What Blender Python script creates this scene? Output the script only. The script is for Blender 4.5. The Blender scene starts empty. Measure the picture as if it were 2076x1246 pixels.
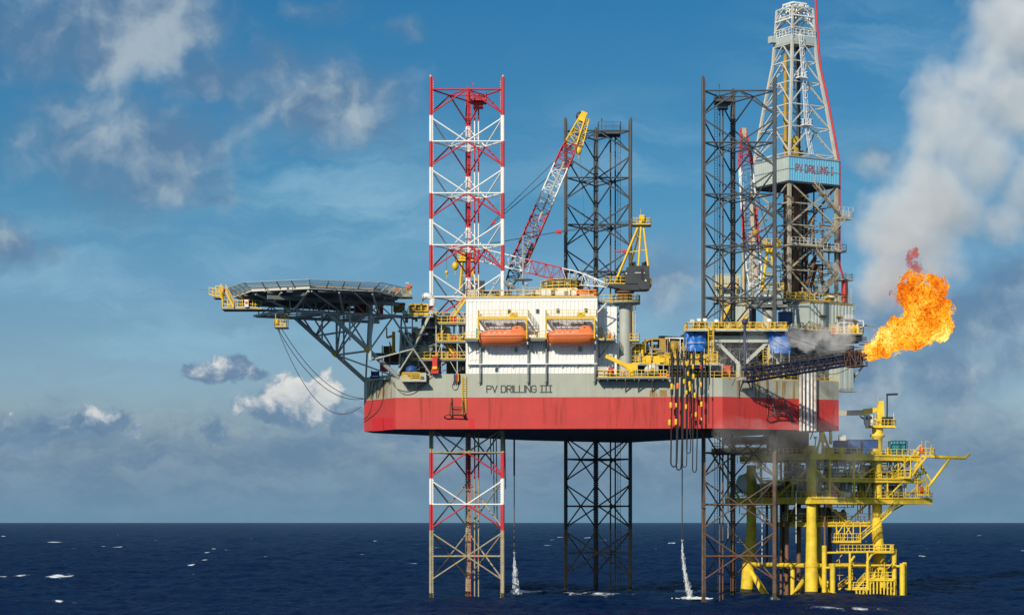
import bpy, bmesh, math, random
import numpy as np
from mathutils import Vector as V, Matrix, noise as mnoise
random.seed(7)
SC = bpy.context.scene
COL = SC.collection
CAMD, CAMH, FPX, CX, HY = 370.0, 13.0, 4530.0, 1038.0, 1058.0
def S(Y): return (CAMD + Y) / FPX
def P(px, py, Y):                       # real-world point at distance Y seen in the survey photograph at px, py
    k = S(Y); return V(((px - CX) * k, Y, CAMH + (HY - py) * k))
def Zat(py, Y): return CAMH + (HY - py) * S(Y)
def Xat(px, Y): return (px - CX) * S(Y)

class MB:
    def __init__(s): s.v = []; s.f = []; s.m = []; s.sm = []; s.mi = 0; s.g = []; s.ng = 0; s.fg = []
    def add(s, vs, fs, smooth=False):
        b = len(s.v); s.v.extend([tuple(v) for v in vs]); s.g.extend([s.ng]*len(vs)); s.fg.extend([s.ng]*len(fs)); s.ng += 1
        for f in fs: s.f.append(tuple(i + b for i in f)); s.m.append(s.mi); s.sm.append(smooth)
    def face(s, *pts): s.add(pts, [tuple(range(len(pts)))])
    def ob(s, c, ex, ey, ez):
        c = V(c); ex = V(ex); ey = V(ey); ez = V(ez)
        vs = [c + ex*a + ey*b + ez*d for d in (-1, 1) for b in (-1, 1) for a in (-1, 1)]
        s.add(vs, [(0,2,3,1),(4,5,7,6),(0,1,5,4),(2,6,7,3),(0,4,6,2),(1,3,7,5)])
    def box(s, x0, y0, z0, x1, y1, z1):
        s.ob(((x0+x1)/2,(y0+y1)/2,(z0+z1)/2), ((x1-x0)/2,0,0), (0,(y1-y0)/2,0), (0,0,(z1-z0)/2))
    def beam(s, p, q, w, h=None, up=(0,0,1)):
        p = V(p); q = V(q); d = q - p
        if d.length < 1e-6: return
        h = w if h is None else h; dn = d.normalized(); u = V(up)
        if abs(dn.dot(u)) > .98: u = V((0,1,0))
        sx = dn.cross(u).normalized(); uz = sx.cross(dn).normalized()
        s.ob((p+q)/2, d/2, sx*(w/2), uz*(h/2))
    def tube(s, p, q, r, n=8, r2=None, cap=True):
        p = V(p); q = V(q); d = q - p
        if d.length < 1e-6: return
        r2 = r if r2 is None else r2; dn = d.normalized(); u = V((0,0,1)) if abs(dn.z) < .95 else V((0,1,0))
        a = dn.cross(u).normalized(); b = dn.cross(a)
        A = []; B = []
        for i in range(n):
            t = 2*math.pi*i/n; o = a*math.cos(t) + b*math.sin(t); A.append(p+o*r); B.append(q+o*r2)
        s.add(A+B, [(i,(i+1)%n,n+(i+1)%n,n+i) for i in range(n)], True)
        if cap:
            s.add(A, [tuple(range(n))]); s.add(B, [tuple(range(n))])
    def path(s, pts, r, n=6):
        pts = [V(p) for p in pts]; rings = []
        for i, p in enumerate(pts):
            d = (pts[min(i+1,len(pts)-1)] - pts[max(i-1,0)]).normalized()
            u = V((0,0,1)) if abs(d.z) < .9 else V((0,1,0))
            a = d.cross(u).normalized(); b = d.cross(a)
            if rings:
                if a.dot(pa) < 0: a = -a; b = d.cross(a)
            pa = a
            rings.append([p + (a*math.cos(2*math.pi*k/n) + b*math.sin(2*math.pi*k/n))*r for k in range(n)])
        vs = [v for ring in rings for v in ring]; fs = []
        for i in range(len(pts)-1):
            for k in range(n): fs.append((i*n+k, i*n+(k+1)%n, (i+1)*n+(k+1)%n, (i+1)*n+k))
        s.add(vs, fs, True); s.add(rings[0], [tuple(range(n))]); s.add(rings[-1], [tuple(range(n))])
    def prism(s, poly, z0, z1):
        n = len(poly)
        vs = [V((x,y,z0)) for x,y in poly] + [V((x,y,z1)) for x,y in poly]
        s.add(vs, [tuple(range(n)), tuple(range(n,2*n))] + [(i,(i+1)%n,n+(i+1)%n,n+i) for i in range(n)])
    def loft(s, secs, smooth=True, caps=True, closed=True):
        n = len(secs[0]); vs = [v for q in secs for v in q]; fs = []
        for i in range(len(secs)-1):
            for k in range(n if closed else n-1): fs.append((i*n+k, i*n+(k+1)%n, (i+1)*n+(k+1)%n, (i+1)*n+k))
        s.add(vs, fs, smooth)
        if caps: s.add(secs[0], [tuple(range(n))]); s.add(secs[-1], [tuple(range(n))])
    def lathe(s, c, prof, n=16, axis=(0,0,1)):
        c = V(c); az = V(axis).normalized(); u = V((1,0,0)) if abs(az.x) < .9 else V((0,1,0))
        a = az.cross(u).normalized(); b = az.cross(a)
        secs = [[c + az*z + (a*math.cos(2*math.pi*k/n) + b*math.sin(2*math.pi*k/n))*r for k in range(n)] for r, z in prof]
        s.loft(secs, True, True)
    def rail(s, pts, h=1.1, sp=1.5, r=.04, closed=False, bars=2, kick=True):
        pts = [V(p) for p in pts]
        if closed: pts = pts + [pts[0]]
        for a, b in zip(pts[:-1], pts[1:]):
            L = (b-a).length; n = max(1, round(L/sp))
            for i in range(n+1):
                p = a.lerp(b, i/n); s.beam(p, p+V((0,0,h)), r*1.7)
            for k in range(1, bars+1): s.beam(a+V((0,0,h*k/bars)), b+V((0,0,h*k/bars)), r*1.6)
            if kick: s.beam(a+V((0,0,.08)), b+V((0,0,.08)), r, .15)
    def ladder(s, p, q, w=.5, side=(1,0,0), r=.035, sp=.4, cage=False, out=(0,-1,0)):
        p = V(p); q = V(q); sd = V(side).normalized()*w/2; o = V(out)
        s.beam(p-sd, q-sd, r*2); s.beam(p+sd, q+sd, r*2); n = int((q-p).length/sp)
        for i in range(1, n): c = p.lerp(q, i/n); s.beam(c-sd, c+sd, r*1.4)
        if cage:
            m = max(2, int((q-p).length/1.2))
            for i in range(m+1):
                c = p.lerp(q, i/m); t = [c-sd, c-sd*1.3+o*.4, c+o*.7, c+sd*1.3+o*.4, c+sd]
                for a, b in zip(t[:-1], t[1:]): s.beam(a, b, r*1.3)
            for k in (-1.3, 1.3): s.beam(p+sd*k+o*.4, q+sd*k+o*.4, r*1.3)
    def stair(s, p, q, w=.8, side=(0,1,0), rl=True):
        p = V(p); q = V(q); sd = V(side).normalized()*w/2
        for k in (-1, 1):
            s.beam(p+sd*k, q+sd*k, .07, .25)
            if rl:
                u = V((0,0,1.0)); s.beam(p+sd*k+u, q+sd*k+u, .07)
                s.beam(p+sd*k+u/2, q+sd*k+u/2, .05)
                m = max(2, int((q-p).length/1.4))
                for i in range(m+1): c = p.lerp(q, i/m)+sd*k; s.beam(c, c+u, .06)
        n = max(2, int(abs(q.z-p.z)/.25))
        for i in range(1, n): c = p.lerp(q, i/n); s.ob(c, sd, V((q.x-p.x,q.y-p.y,0)).normalized()*.11, (0,0,.02))
    def truss(s, p, q, w0, w1, nb, rc, rb, up=(0,0,1), bands=None, h0=None, h1=None, tri=False):
        p = V(p); q = V(q); d = (q-p).normalized(); u = V(up)
        if abs(d.dot(u)) > .98: u = V((0,1,0))
        sx = d.cross(u).normalized(); uz = sx.cross(d).normalized()
        h0 = w0 if h0 is None else h0; h1 = w1 if h1 is None else h1
        def ring(t):
            c = p.lerp(q, t); w = (w0+(w1-w0)*t)/2; h = (h0+(h1-h0)*t)/2
            if tri: return [c-sx*w-uz*h, c+sx*w-uz*h, c+uz*h]
            return [c-sx*w-uz*h, c+sx*w-uz*h, c+sx*w+uz*h, c-sx*w+uz*h]
        R = [ring(i/nb) for i in range(nb+1)]; m = len(R[0])
        for i in range(nb):
            if bands: s.mi = bands(i/nb)
            A, B = R[i], R[i+1]
            for k in range(m):
                s.tube(A[k], B[k], rc, 6, cap=False)
                j = (k+1) % m
                s.tube(A[k], A[j], rb, 5, cap=False)
                if (i+k) % 2: s.tube(A[k], B[j], rb, 5, cap=False)
                else: s.tube(A[j], B[k], rb, 5, cap=False)
        for k in range(m): s.tube(R[-1][k], R[-1][(k+1) % m], rb, 5, cap=False)
        return R
    def split(s):
        # parts that stand apart become meshes of their own
        k = s.ng
        if k < 2 or k > 900: return [s]
        P_ = np.array(s.v); G_ = np.array(s.g); lo = np.full((k,3), np.inf); hi = -lo
        np.minimum.at(lo, G_, P_); np.maximum.at(hi, G_, P_); size = (hi-lo).max(1)
        gap = np.maximum(0., np.maximum(lo[:,None]-hi[None], lo[None]-hi[:,None]))
        near = np.sqrt((gap**2).sum(2)) <= np.maximum(.02, .5*np.maximum(size[:,None], size[None]))
        lab = np.arange(k)
        while True:
            new = np.where(near, lab[None], k).min(1)
            if (new == lab).all(): break
            lab = new
        ids = np.unique(lab)
        if len(ids) < 2 or len(ids) > 60: return [s]
        out = []
        for i in ids:
            q = MB(); mp = {}
            for j in np.nonzero(lab[G_] == i)[0]: mp[j] = len(q.v); q.v.append(s.v[j])
            for f, m_, sm_, g_ in zip(s.f, s.m, s.sm, s.fg):
                if lab[g_] == i: q.f.append(tuple(mp[v] for v in f)); q.m.append(m_); q.sm.append(sm_)
            out.append(q)
        return out
    def build(s, name, mats, parent=None, recalc=True, kind=None, label=None):
        if parent is not None and kind is None:
            qs_ = s.split()
            if len(qs_) > 1:
                obs = [q.build(name, mats, parent, recalc, None, label) for q in qs_]
                return max(obs, key=lambda o: len(o.data.vertices))
        me = bpy.data.meshes.new(name); off = V((0,0,0)); o = parent
        while o is not None: off += o.location; o = o.parent
        A = np.array(s.v, dtype=np.float64).reshape(-1, 3) - np.array(off)
        me.from_pydata(A.tolist(), [], s.f); me.update()
        if recalc:
            bm = bmesh.new(); bm.from_mesh(me); bmesh.ops.recalc_face_normals(bm, faces=bm.faces); bm.to_mesh(me); bm.free()
        if not isinstance(mats, (list, tuple)): mats = [mats]
        for m in mats: me.materials.append(m)
        me.polygons.foreach_set('material_index', s.m); me.polygons.foreach_set('use_smooth', s.sm); me.update()
        ob = bpy.data.objects.new(name, me); COL.objects.link(ob)
        if parent is not None: ob.parent = parent
        if kind: ob['kind'] = kind
        if label: ob['label'] = label
        return ob

def thing(name, label, cat, loc, group=None):
    o = bpy.data.objects.new(name, None); COL.objects.link(o); o.location = loc; o.empty_display_size = .5
    o['label'] = label; o['category'] = cat
    if group: o['group'] = group
    return o
def tag(o, label, cat, group=None):
    o['label'] = label; o['category'] = cat
    if group: o['group'] = group
    return o
def dup(root, loc, label=None):
    r = root.copy(); COL.objects.link(r); r.location = loc
    if label: r['label'] = label
    for ch in list(root.children):
        c = ch.copy(); COL.objects.link(c); c.parent = r
        for g in list(ch.children):
            d = g.copy(); COL.objects.link(d); d.parent = c
    return r
def catenary(a, b, sag, n=16):
    a = V(a); b = V(b); return [a.lerp(b, i/n) - V((0,0,sag*4*(i/n)*(1-i/n))) for i in range(n+1)]

# ---------------- materials
def nd(nt, t, **kw):
    n = nt.nodes.new(t)
    for k, v in kw.items():
        if k in n.inputs: n.inputs[k].default_value = v
        else: setattr(n, k, v)
    return n
def paint(name, col, rough=.5, var=.12, rust=0., streak=0., metal=0., scale=.5, bump=0., spec=.4, grime=0.):
    m = bpy.data.materials.new(name); m.use_nodes = True; nt = m.node_tree; L = nt.links
    b = nt.nodes['Principled BSDF']; b.inputs['Roughness'].default_value = rough; b.inputs['Metallic'].default_value = metal
    b.inputs['Specular IOR Level'].default_value = spec
    g = nd(nt, 'ShaderNodeNewGeometry')
    n1 = nd(nt, 'ShaderNodeTexNoise', Scale=scale, Detail=6., Roughness=.65); L.new(g.outputs['Position'], n1.inputs['Vector'])
    r1 = nd(nt, 'ShaderNodeMapRange', **{'From Min':.3, 'From Max':.7, 'To Min':1-var, 'To Max':1+var}); L.new(n1.outputs['Fac'], r1.inputs['Value'])
    mul = nd(nt, 'ShaderNodeVectorMath', operation='SCALE'); mul.inputs[0].default_value = col; L.new(r1.outputs[0], mul.inputs['Scale'])
    cur = mul.outputs[0]
    def over(fac, c):
        nonlocal cur
        mx = nd(nt, 'ShaderNodeMix', data_type='RGBA'); L.new(fac, mx.inputs[0]); L.new(cur, mx.inputs[6]); mx.inputs[7].default_value = (*c, 1); cur = mx.outputs[2]
    if streak > 0:
        mp = nd(nt, 'ShaderNodeMapping'); mp.inputs['Scale'].default_value = (1.3, 1.3, .07); L.new(g.outputs['Position'], mp.inputs['Vector'])
        n2 = nd(nt, 'ShaderNodeTexNoise', Scale=1., Detail=5., Roughness=.6); L.new(mp.outputs[0], n2.inputs['Vector'])
        r2 = nd(nt, 'ShaderNodeMapRange', **{'From Min':.52, 'From Max':.78, 'To Min':0., 'To Max':streak}); L.new(n2.outputs['Fac'], r2.inputs['Value'])
        over(r2.outputs[0], tuple(c*.55+.02 for c in col))
    if grime > 0:
        n4 = nd(nt, 'ShaderNodeTexNoise', Scale=.16, Detail=7., Roughness=.7); L.new(g.outputs['Position'], n4.inputs['Vector'])
        r4 = nd(nt, 'ShaderNodeMapRange', **{'From Min':.5, 'From Max':.7, 'To Min':0., 'To Max':grime}); L.new(n4.outputs['Fac'], r4.inputs['Value'])
        over(r4.outputs[0], tuple(c*.6+.03 for c in col))
    if rust > 0:
        n3 = nd(nt, 'ShaderNodeTexNoise', Scale=1.7, Detail=8., Roughness=.75); L.new(g.outputs['Position'], n3.inputs['Vector'])
        r3 = nd(nt, 'ShaderNodeMapRange', **{'From Min':.68-.22*rust, 'From Max':.78-.12*rust, 'To Min':0., 'To Max':.85}); L.new(n3.outputs['Fac'], r3.inputs['Value'])
        over(r3.outputs[0], (.17, .075, .03))
    L.new(cur, b.inputs['Base Color'])
    if bump > 0:
        bp = nd(nt, 'ShaderNodeBump', Strength=bump, Distance=.05); L.new(n1.outputs['Fac'], bp.inputs['Height']); L.new(bp.outputs[0], b.inputs['Normal'])
    return m
M = {}
M['hull_red'] = paint('hull_red', (.53,.045,.038), .42, .10, streak=.3, scale=.25, grime=.35, rust=.02)
M['hull_grey'] = paint('hull_grey', (.385,.405,.335), .5, .07, streak=.4, rust=.08, scale=.3)
M['patch_red'] = paint('patch_red', (.60,.020,.024), .38, .05)
M['bottom'] = paint('antifouling', (.035,.036,.042), .6, .3, rust=.15)
M['deck'] = paint('deck_green', (.14,.17,.15), .7, .2, rust=.2)
M['red'] = paint('signal_red', (.50,.028,.038), .45, .12, rust=.10)
M['red2'] = paint('bright_red', (.62,.035,.035), .45, .10)
M['white'] = paint('white_paint', (.78,.78,.75), .5, .05, streak=.22, rust=.02)
M['wall'] = paint('white_wall', (.80,.80,.77), .5, .05, streak=.28, rust=.03)
M['cream'] = paint('cream_paint', (.57,.55,.47), .55, .15, rust=.12)
M['legrust'] = paint('weathered_leg', (.36,.31,.20), .65, .3, rust=.5, scale=1.2)
M['legdark'] = paint('dark_leg', (.070,.074,.078), .5, .25, rust=.12)
M['legbrown'] = paint('brown_leg', (.12,.078,.055), .65, .35, rust=.35, scale=1.)
M['legwet'] = paint('rusty_leg', (.26,.16,.085), .65, .35, rust=.5, scale=1.)
M['grey'] = paint('grey_paint', (.43,.45,.40), .5, .12, rust=.06)
M['midgrey'] = paint('mid_grey', (.19,.21,.20), .55, .2, rust=.1)
M['dark'] = paint('dark_grey', (.045,.05,.055), .45, .25, rust=.05)
M['black'] = paint('black_rubber', (.018,.018,.02), .55, .3)
M['yellow'] = paint('yellow_paint', (.78,.50,.025), .45, .12, rust=.06)
M['pyellow'] = paint('platform_yellow', (.82,.585,.045), .6, .22, rust=.3, streak=.3, scale=.8)
M['ochre'] = paint('ochre_paint', (.40,.25,.045), .55, .2, rust=.12)
M['orange'] = paint('lifeboat_orange', (.80,.20,.065), .45, .08, streak=.12)
M['orange2'] = paint('box_orange', (.62,.10,.03), .5, .1)
M['blue'] = paint('blue_paint', (.018,.07,.24), .5, .15, rust=.05)
M['tarp'] = paint('blue_tarpaulin', (.016,.14,.50), .4, .3, scale=.9, bump=.6)
M['wind'] = paint('windwall_blue', (.16,.50,.70), .5, .08, streak=.3)
M['windg'] = paint('windwall_grey', (.44,.50,.47), .5, .08, streak=.3)
M['teal'] = paint('teal_paint', (.03,.28,.34), .45, .15)
M['navy'] = paint('navy_boom', (.012,.015,.045), .5, .25, rust=.15)
M['rust'] = paint('rusty_steel', (.15,.072,.04), .75, .35, rust=.3, scale=1.2)
M['brown'] = paint('brown_pipe', (.19,.10,.055), .6, .25, rust=.2)
M['beige'] = paint('beige_steel', (.42,.37,.28), .6, .2, rust=.25)
M['galv'] = paint('galvanised', (.40,.41,.40), .45, .12, metal=.3)
M['glass'] = paint('window_glass', (.035,.06,.065), .08, .1, spec=.8)
M['letter'] = paint('lettering_dark', (.045,.055,.05), .5, .1)
M['letter2'] = paint('lettering_red', (.40,.03,.05), .5, .1)
M['rope'] = paint('wire_rope', (.05,.05,.05), .6, .2)
M['chain'] = paint('rusty_chain', (.10,.065,.045), .8, .3)
M['pipewhite'] = paint('rusty_white', (.60,.52,.45), .6, .2, rust=.45, scale=1.5)
M['growth'] = paint('marine_growth', (.06,.055,.03), .9, .4, scale=2.)
M['foam'] = paint('sea_foam', (.8,.84,.86), .7, .08)

# block letters drawn as strokes on a 4 x 6 grid
GL = {'P':[[(0,0),(0,6),(3,6),(4,5.2),(4,3.8),(3,3),(0,3)]], 'V':[[(0,6),(2,0),(4,6)]],
 'D':[[(0,0),(0,6),(2.8,6),(4,4.8),(4,1.2),(2.8,0),(0,0)]], 'R':[[(0,0),(0,6),(3,6),(4,5.2),(4,3.8),(3,3),(0,3)],[(2,3),(4,0)]],
 'I':[[(0,0),(0,6)]], 'L':[[(0,6),(0,0),(3.6,0)]], 'N':[[(0,0),(0,6),(4,0),(4,6)]],
 'G':[[(4,4.8),(3,6),(1,6),(0,5),(0,1),(1,0),(3,0),(4,1),(4,2.8),(2.4,2.8)]], 'J':[[(.0,0),(2.6,0)],[(.0,6),(2.6,6)],[(1.3,0),(1.3,6)]], ' ':[]}
def lettering(mb, text, o, ux, n, h, sw, gap=1.9, spacew=3.2, xs=1.):
    o = V(o); ux = V(ux).normalized(); n = V(n).normalized(); k = h/6; x = 0; uz = V((0,0,1)); c = 0
    for ch in text:
        w = {'I':0., 'J':2.6, ' ':spacew-gap, 'L':3.6}.get(ch, 4.)
        for st in GL[ch]:
            for (a, b) in zip(st[:-1], st[1:]):
                p = o + ux*(x+a[0])*k*xs + uz*a[1]*k; q = o + ux*(x+b[0])*k*xs + uz*b[1]*k; d = (q-p).normalized()
                sd = d.cross(n); c += 1; t = .012 + .0006*(c % 5)
                mb.ob((p+q)/2 + n*(t/2+.003), (q-p)/2 + d*sw/2, sd*sw/2, n*t/2)
        x += w + gap
    return x*k
# ---------------- camera, world, sea
cam_d = bpy.data.cameras.new('camera'); cam = bpy.data.objects.new('camera', cam_d); COL.objects.link(cam)
cam.location = (0, -CAMD, CAMH); cam.rotation_euler = (math.radians(90), 0, 0)
cam_d.sensor_width = 36; cam_d.lens = 36*FPX/2076; cam_d.shift_y = (HY-623)/2076; cam_d.clip_start = 1; cam_d.clip_end = 200000
SC.camera = cam
SC.render.resolution_x, SC.render.resolution_y = 1024, 614
SUN_AZ, SUN_EL = 26., 29.
az, el = math.radians(SUN_AZ), math.radians(SUN_EL)
sdir = V((-math.sin(az)*math.cos(el), -math.cos(az)*math.cos(el), math.sin(el)))
sl = bpy.data.lights.new('sun', 'SUN'); sl.energy = 4.15; sl.angle = math.radians(.5); sl.color = (1, .91, .76)
so = bpy.data.objects.new('sun', sl); COL.objects.link(so); so.rotation_euler = (-sdir).to_track_quat('-Z', 'Y').to_euler(); so.location = sdir*300

w = bpy.data.worlds.new('World'); SC.world = w; w.use_nodes = True; nt = w.node_tree; L = nt.links; nt.nodes.clear()
def N(t, **kw): return nd(nt, t, **kw)
def math2(op, a, b=None, c=None, clamp=False):
    n = nt.nodes.new('ShaderNodeMath'); n.operation = op; n.use_clamp = clamp
    for i, x in enumerate((a, b, c)):
        if x is None: continue
        if isinstance(x, (int, float)): n.inputs[i].default_value = x
        else: L.new(x, n.inputs[i])
    return n.outputs[0]
def smooth(x, a, b, ta=0., tb=1.):
    n = nt.nodes.new('ShaderNodeMapRange'); n.interpolation_type = 'SMOOTHSTEP'
    L.new(x, n.inputs[0])
    for i, v in enumerate((a, b, ta, tb)): n.inputs[i+1].default_value = v
    return n.outputs[0]
def ramp(x, stops):
    n = nt.nodes.new('ShaderNodeValToRGB'); cr = n.color_ramp
    while len(cr.elements) < len(stops): cr.elements.new(.5)
    for e, (p, c) in zip(cr.elements, stops): e.position = p; e.color = (*c, 1)
    L.new(x, n.inputs[0]); return n.outputs[0]
def mixc(f, a, b):
    n = nt.nodes.new('ShaderNodeMix'); n.data_type = 'RGBA'
    if isinstance(f, (int, float)): n.inputs[0].default_value = f
    else: L.new(f, n.inputs[0])
    for i, x in ((6, a), (7, b)):
        if isinstance(x, tuple): n.inputs[i].default_value = (*x, 1)
        else: L.new(x, n.inputs[i])
    return n.outputs[2]
sky = N('ShaderNodeTexSky'); sky.sky_type = 'NISHITA'; sky.sun_disc = False
sky.sun_elevation = el; sky.sun_rotation = math.atan2(sdir.x, sdir.y); sky.air_density = 1.0; sky.dust_density = .6; sky.ozone_density = 1.6; sky.altitude = 10
tc = N('ShaderNodeTexCoord'); sep = N('ShaderNodeSeparateXYZ'); L.new(tc.outputs['Generated'], sep.inputs[0])
dy = math2('MAXIMUM', math2('ABSOLUTE', sep.outputs[1]), .08)
cu = math2('DIVIDE', sep.outputs[0], dy); cv = math2('DIVIDE', sep.outputs[2], dy)
hx = math2('MULTIPLY_ADD', cu, 4.53, 1.038); hy = math2('MULTIPLY_ADD', cv, -4.53, 1.058)     # sky position, in thousandths of a heading
cmb = N('ShaderNodeCombineXYZ'); L.new(hx, cmb.inputs[0]); L.new(hy, cmb.inputs[1]); pos = cmb.outputs[0]
elev = sep.outputs[2]
# grading of the physical sky: deeper and bluer with height in view, whitened above it as added fill light
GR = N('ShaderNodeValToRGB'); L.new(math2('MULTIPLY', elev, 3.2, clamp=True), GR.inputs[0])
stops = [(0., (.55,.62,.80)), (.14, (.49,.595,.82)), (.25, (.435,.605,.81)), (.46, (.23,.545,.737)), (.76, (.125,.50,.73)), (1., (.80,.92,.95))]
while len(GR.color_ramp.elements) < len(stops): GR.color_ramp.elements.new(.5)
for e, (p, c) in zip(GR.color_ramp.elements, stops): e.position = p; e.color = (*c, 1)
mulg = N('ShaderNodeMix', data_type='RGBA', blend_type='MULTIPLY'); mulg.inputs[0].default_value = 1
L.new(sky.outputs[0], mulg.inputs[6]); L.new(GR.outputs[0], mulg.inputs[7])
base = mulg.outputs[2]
SKYK = .09
def vnoise(vec, scale, detail=7., rough=.6, dist=0., off=(0,0,0), sc=(1,1,1)):
    mp = N('ShaderNodeMapping'); mp.inputs['Location'].default_value = off; mp.inputs['Scale'].default_value = sc; L.new(vec, mp.inputs[0])
    n = N('ShaderNodeTexNoise', Scale=scale, Detail=detail, Roughness=rough, Distortion=dist); L.new(mp.outputs[0], n.inputs['Vector']); return n.outputs['Fac']
def blobs(lst, warp):
    out = None
    for (x, y, rx, ry, wt) in lst:
        mp = N('ShaderNodeMapping'); mp.vector_type = 'TEXTURE'
        mp.inputs['Location'].default_value = (x/1000, y/1000, 0); mp.inputs['Scale'].default_value = (rx/1000, ry/1000, 1); L.new(warp, mp.inputs[0])
        ln = N('ShaderNodeVectorMath', operation='LENGTH'); L.new(mp.outputs[0], ln.inputs[0])
        f = math2('MULTIPLY', smooth(ln.outputs['Value'], 0., 1.6, 1., 0.), wt)
        out = f if out is None else math2('MAXIMUM', out, f)
    return out
# gentle domain warp so that no cloud keeps a plain outline
nw = N('ShaderNodeTexNoise', Scale=7., Detail=4., Roughness=.6); L.new(pos, nw.inputs['Vector'])
sub = N('ShaderNodeVectorMath', operation='SUBTRACT'); L.new(nw.outputs['Color'], sub.inputs[0]); sub.inputs[1].default_value = (.5,.5,.5)
scl = N('ShaderNodeVectorMath', operation='SCALE'); L.new(sub.outputs[0], scl.inputs[0]); scl.inputs['Scale'].default_value = .10
addw = N('ShaderNodeVectorMath', operation='ADD'); L.new(pos, addw.inputs[0]); L.new(scl.outputs[0], addw.inputs[1]); warp = addw.outputs[0]
def col(r, g, b):     # display colour to light
    f = lambda c: ((c/255+.055)/1.055)**2.4 if c > 10 else c/255/12.92
    return (f(r)/SKYK, f(g)/SKYK, f(b)/SKYK)
# cirrus streaks
ci = vnoise(warp, 3.2, 8., .62, .6, (0,0,0), (.55,2.6,1))
cim = blobs([(250,560,520,150,1.),(700,430,420,180,.9),(1250,350,260,140,.7),(1750,120,260,130,.6),(1300,600,500,120,.7),(1800,330,300,100,.4),(300,690,700,110,.9),(200,610,500,60,.8)], pos)
cif = math2('MULTIPLY', smooth(ci, .36, .74), math2('MULTIPLY', cim, .9))
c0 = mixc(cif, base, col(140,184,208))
# broken dull clouds of the upper left and right
n1 = vnoise(warp, 5., 7., .53); n1b = vnoise(warp, 5., 7., .53, 0., (.022,.030,0))
dull = blobs([(270,60,240,140,1.0),(120,60,230,130,.78),(40,60,170,110,.70),(420,150,190,80,.72),(240,300,230,150,.86),(310,370,180,70,.75),(120,310,130,110,.55),(660,220,210,115,.86),(745,255,110,75,.78),(560,130,100,80,.62),(610,290,180,60,.5),
   (15,490,80,55,.85),(90,500,80,40,.5),(430,410,90,35,.55),(490,660,130,46,.55),(640,20,90,40,.5),(830,60,80,35,.5),(1765,335,60,40,.5),
   (1360,580,110,90,.66),(1390,640,90,80,.6),(1950,640,240,90,.95),(2050,560,190,90,.8),(1900,760,180,80,.8),(2040,740,140,80,.75),(1760,770,170,90,.75),(1990,470,190,80,.6),(1990,860,190,70,.6),(1800,650,120,90,.6)], warp)
df = math2('ADD', dull, math2('MULTIPLY_ADD', n1, 1.25, -.66))
dm = smooth(df, .08, .80)
shade = math2('SUBTRACT', n1, n1b)
core = blobs([(285,100,110,90,1.15),(330,40,110,60,.5),(245,265,75,55,.8),(260,330,80,50,.6),(330,385,60,30,.6),(640,185,80,40,.6),(735,250,70,35,.6),(15,470,50,25,.65),(1950,590,140,50,.3),(2040,520,100,50,.3),(1760,335,40,30,.4)], warp)
lum = smooth(math2('ADD', math2('MULTIPLY', shade, 3.0), math2('MULTIPLY_ADD', core, .56, .20)), 0., 1.)
dc = mixc(lum, col(96,127,160), col(176,190,198))
c1 = mixc(math2('MULTIPLY', dm, .80), c0, dc)
# low cumulus with bright heads
n2 = vnoise(warp, 13., 9., .62); n2b = vnoise(warp, 13., 9., .62, 0., (.012,.016,0))
cum = blobs([(600,812,100,62,1.15),(662,800,62,62,1.15),(540,825,100,40,1.),(440,748,100,46,.92),(520,760,50,22,.8),(190,848,100,50,.9),(120,855,70,50,.85),(280,880,70,40,.7),(30,880,90,70,.75),(700,850,90,40,.8),(420,880,200,50,.7),(900,900,300,50,.6),
   (760,850,200,40,.55)], warp)
cf = math2('ADD', cum, math2('MULTIPLY_ADD', n2, 1.3, -.65)); cm = smooth(cf, .48, .72)
heads = blobs([(612,800,80,50,1.25),(668,795,48,52,1.25),(545,818,80,26,1.),(190,830,60,30,.8),(130,838,40,30,.7),(375,800,20,30,.5),(290,890,40,20,.75),(428,728,60,26,.75),(30,850,60,30,.45),(480,755,40,20,.3)], warp)
sh2 = math2('SUBTRACT', n2, n2b)
cl = smooth(math2('ADD', math2('MULTIPLY', sh2, 3.), heads), .1, 1.15)
cc = ramp(cl, [(0., col(105,134,164)), (.45, col(158,174,190)), (1., col(226,226,222))])
c2 = mixc(math2('MULTIPLY', cm, .94), c1, cc)
# grey-blue bank over the horizon
n3 = vnoise(warp, 6., 7., .6, 0., (3,1,0), (1,2.2,1))
bk = math2('ADD', hy, math2('MULTIPLY_ADD', n3, .30, -.15)); bm_ = smooth(bk, .785, .94)
n4 = vnoise(warp, 9., 7., .6, 0., (7,2,0), (.8,2.,1)); bc = mixc(smooth(n4, .35, .7), col(98,130,160), col(122,150,174))
c3 = mixc(math2('MULTIPLY', bm_, .88), c2, bc)
hz = smooth(hy, .93, 1.06)
c4 = mixc(math2('MULTIPLY', hz, .75), c3, col(107,145,170))
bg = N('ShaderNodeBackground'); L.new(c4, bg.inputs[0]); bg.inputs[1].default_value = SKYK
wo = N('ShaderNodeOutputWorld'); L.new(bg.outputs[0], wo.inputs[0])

SC.view_settings.view_transform = 'Standard'; SC.view_settings.look = 'None'; SC.view_settings.exposure = 0; SC.view_settings.gamma = 1
SC.render.engine = 'CYCLES'; cy = SC.cycles; cy.use_denoising = True; cy.max_bounces = 8; cy.diffuse_bounces = 3; cy.volume_bounces = 4; cy.transparent_max_bounces = 24
cy.caustics_reflective = False; cy.caustics_refractive = False; cy.sample_clamp_indirect = 4

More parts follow.
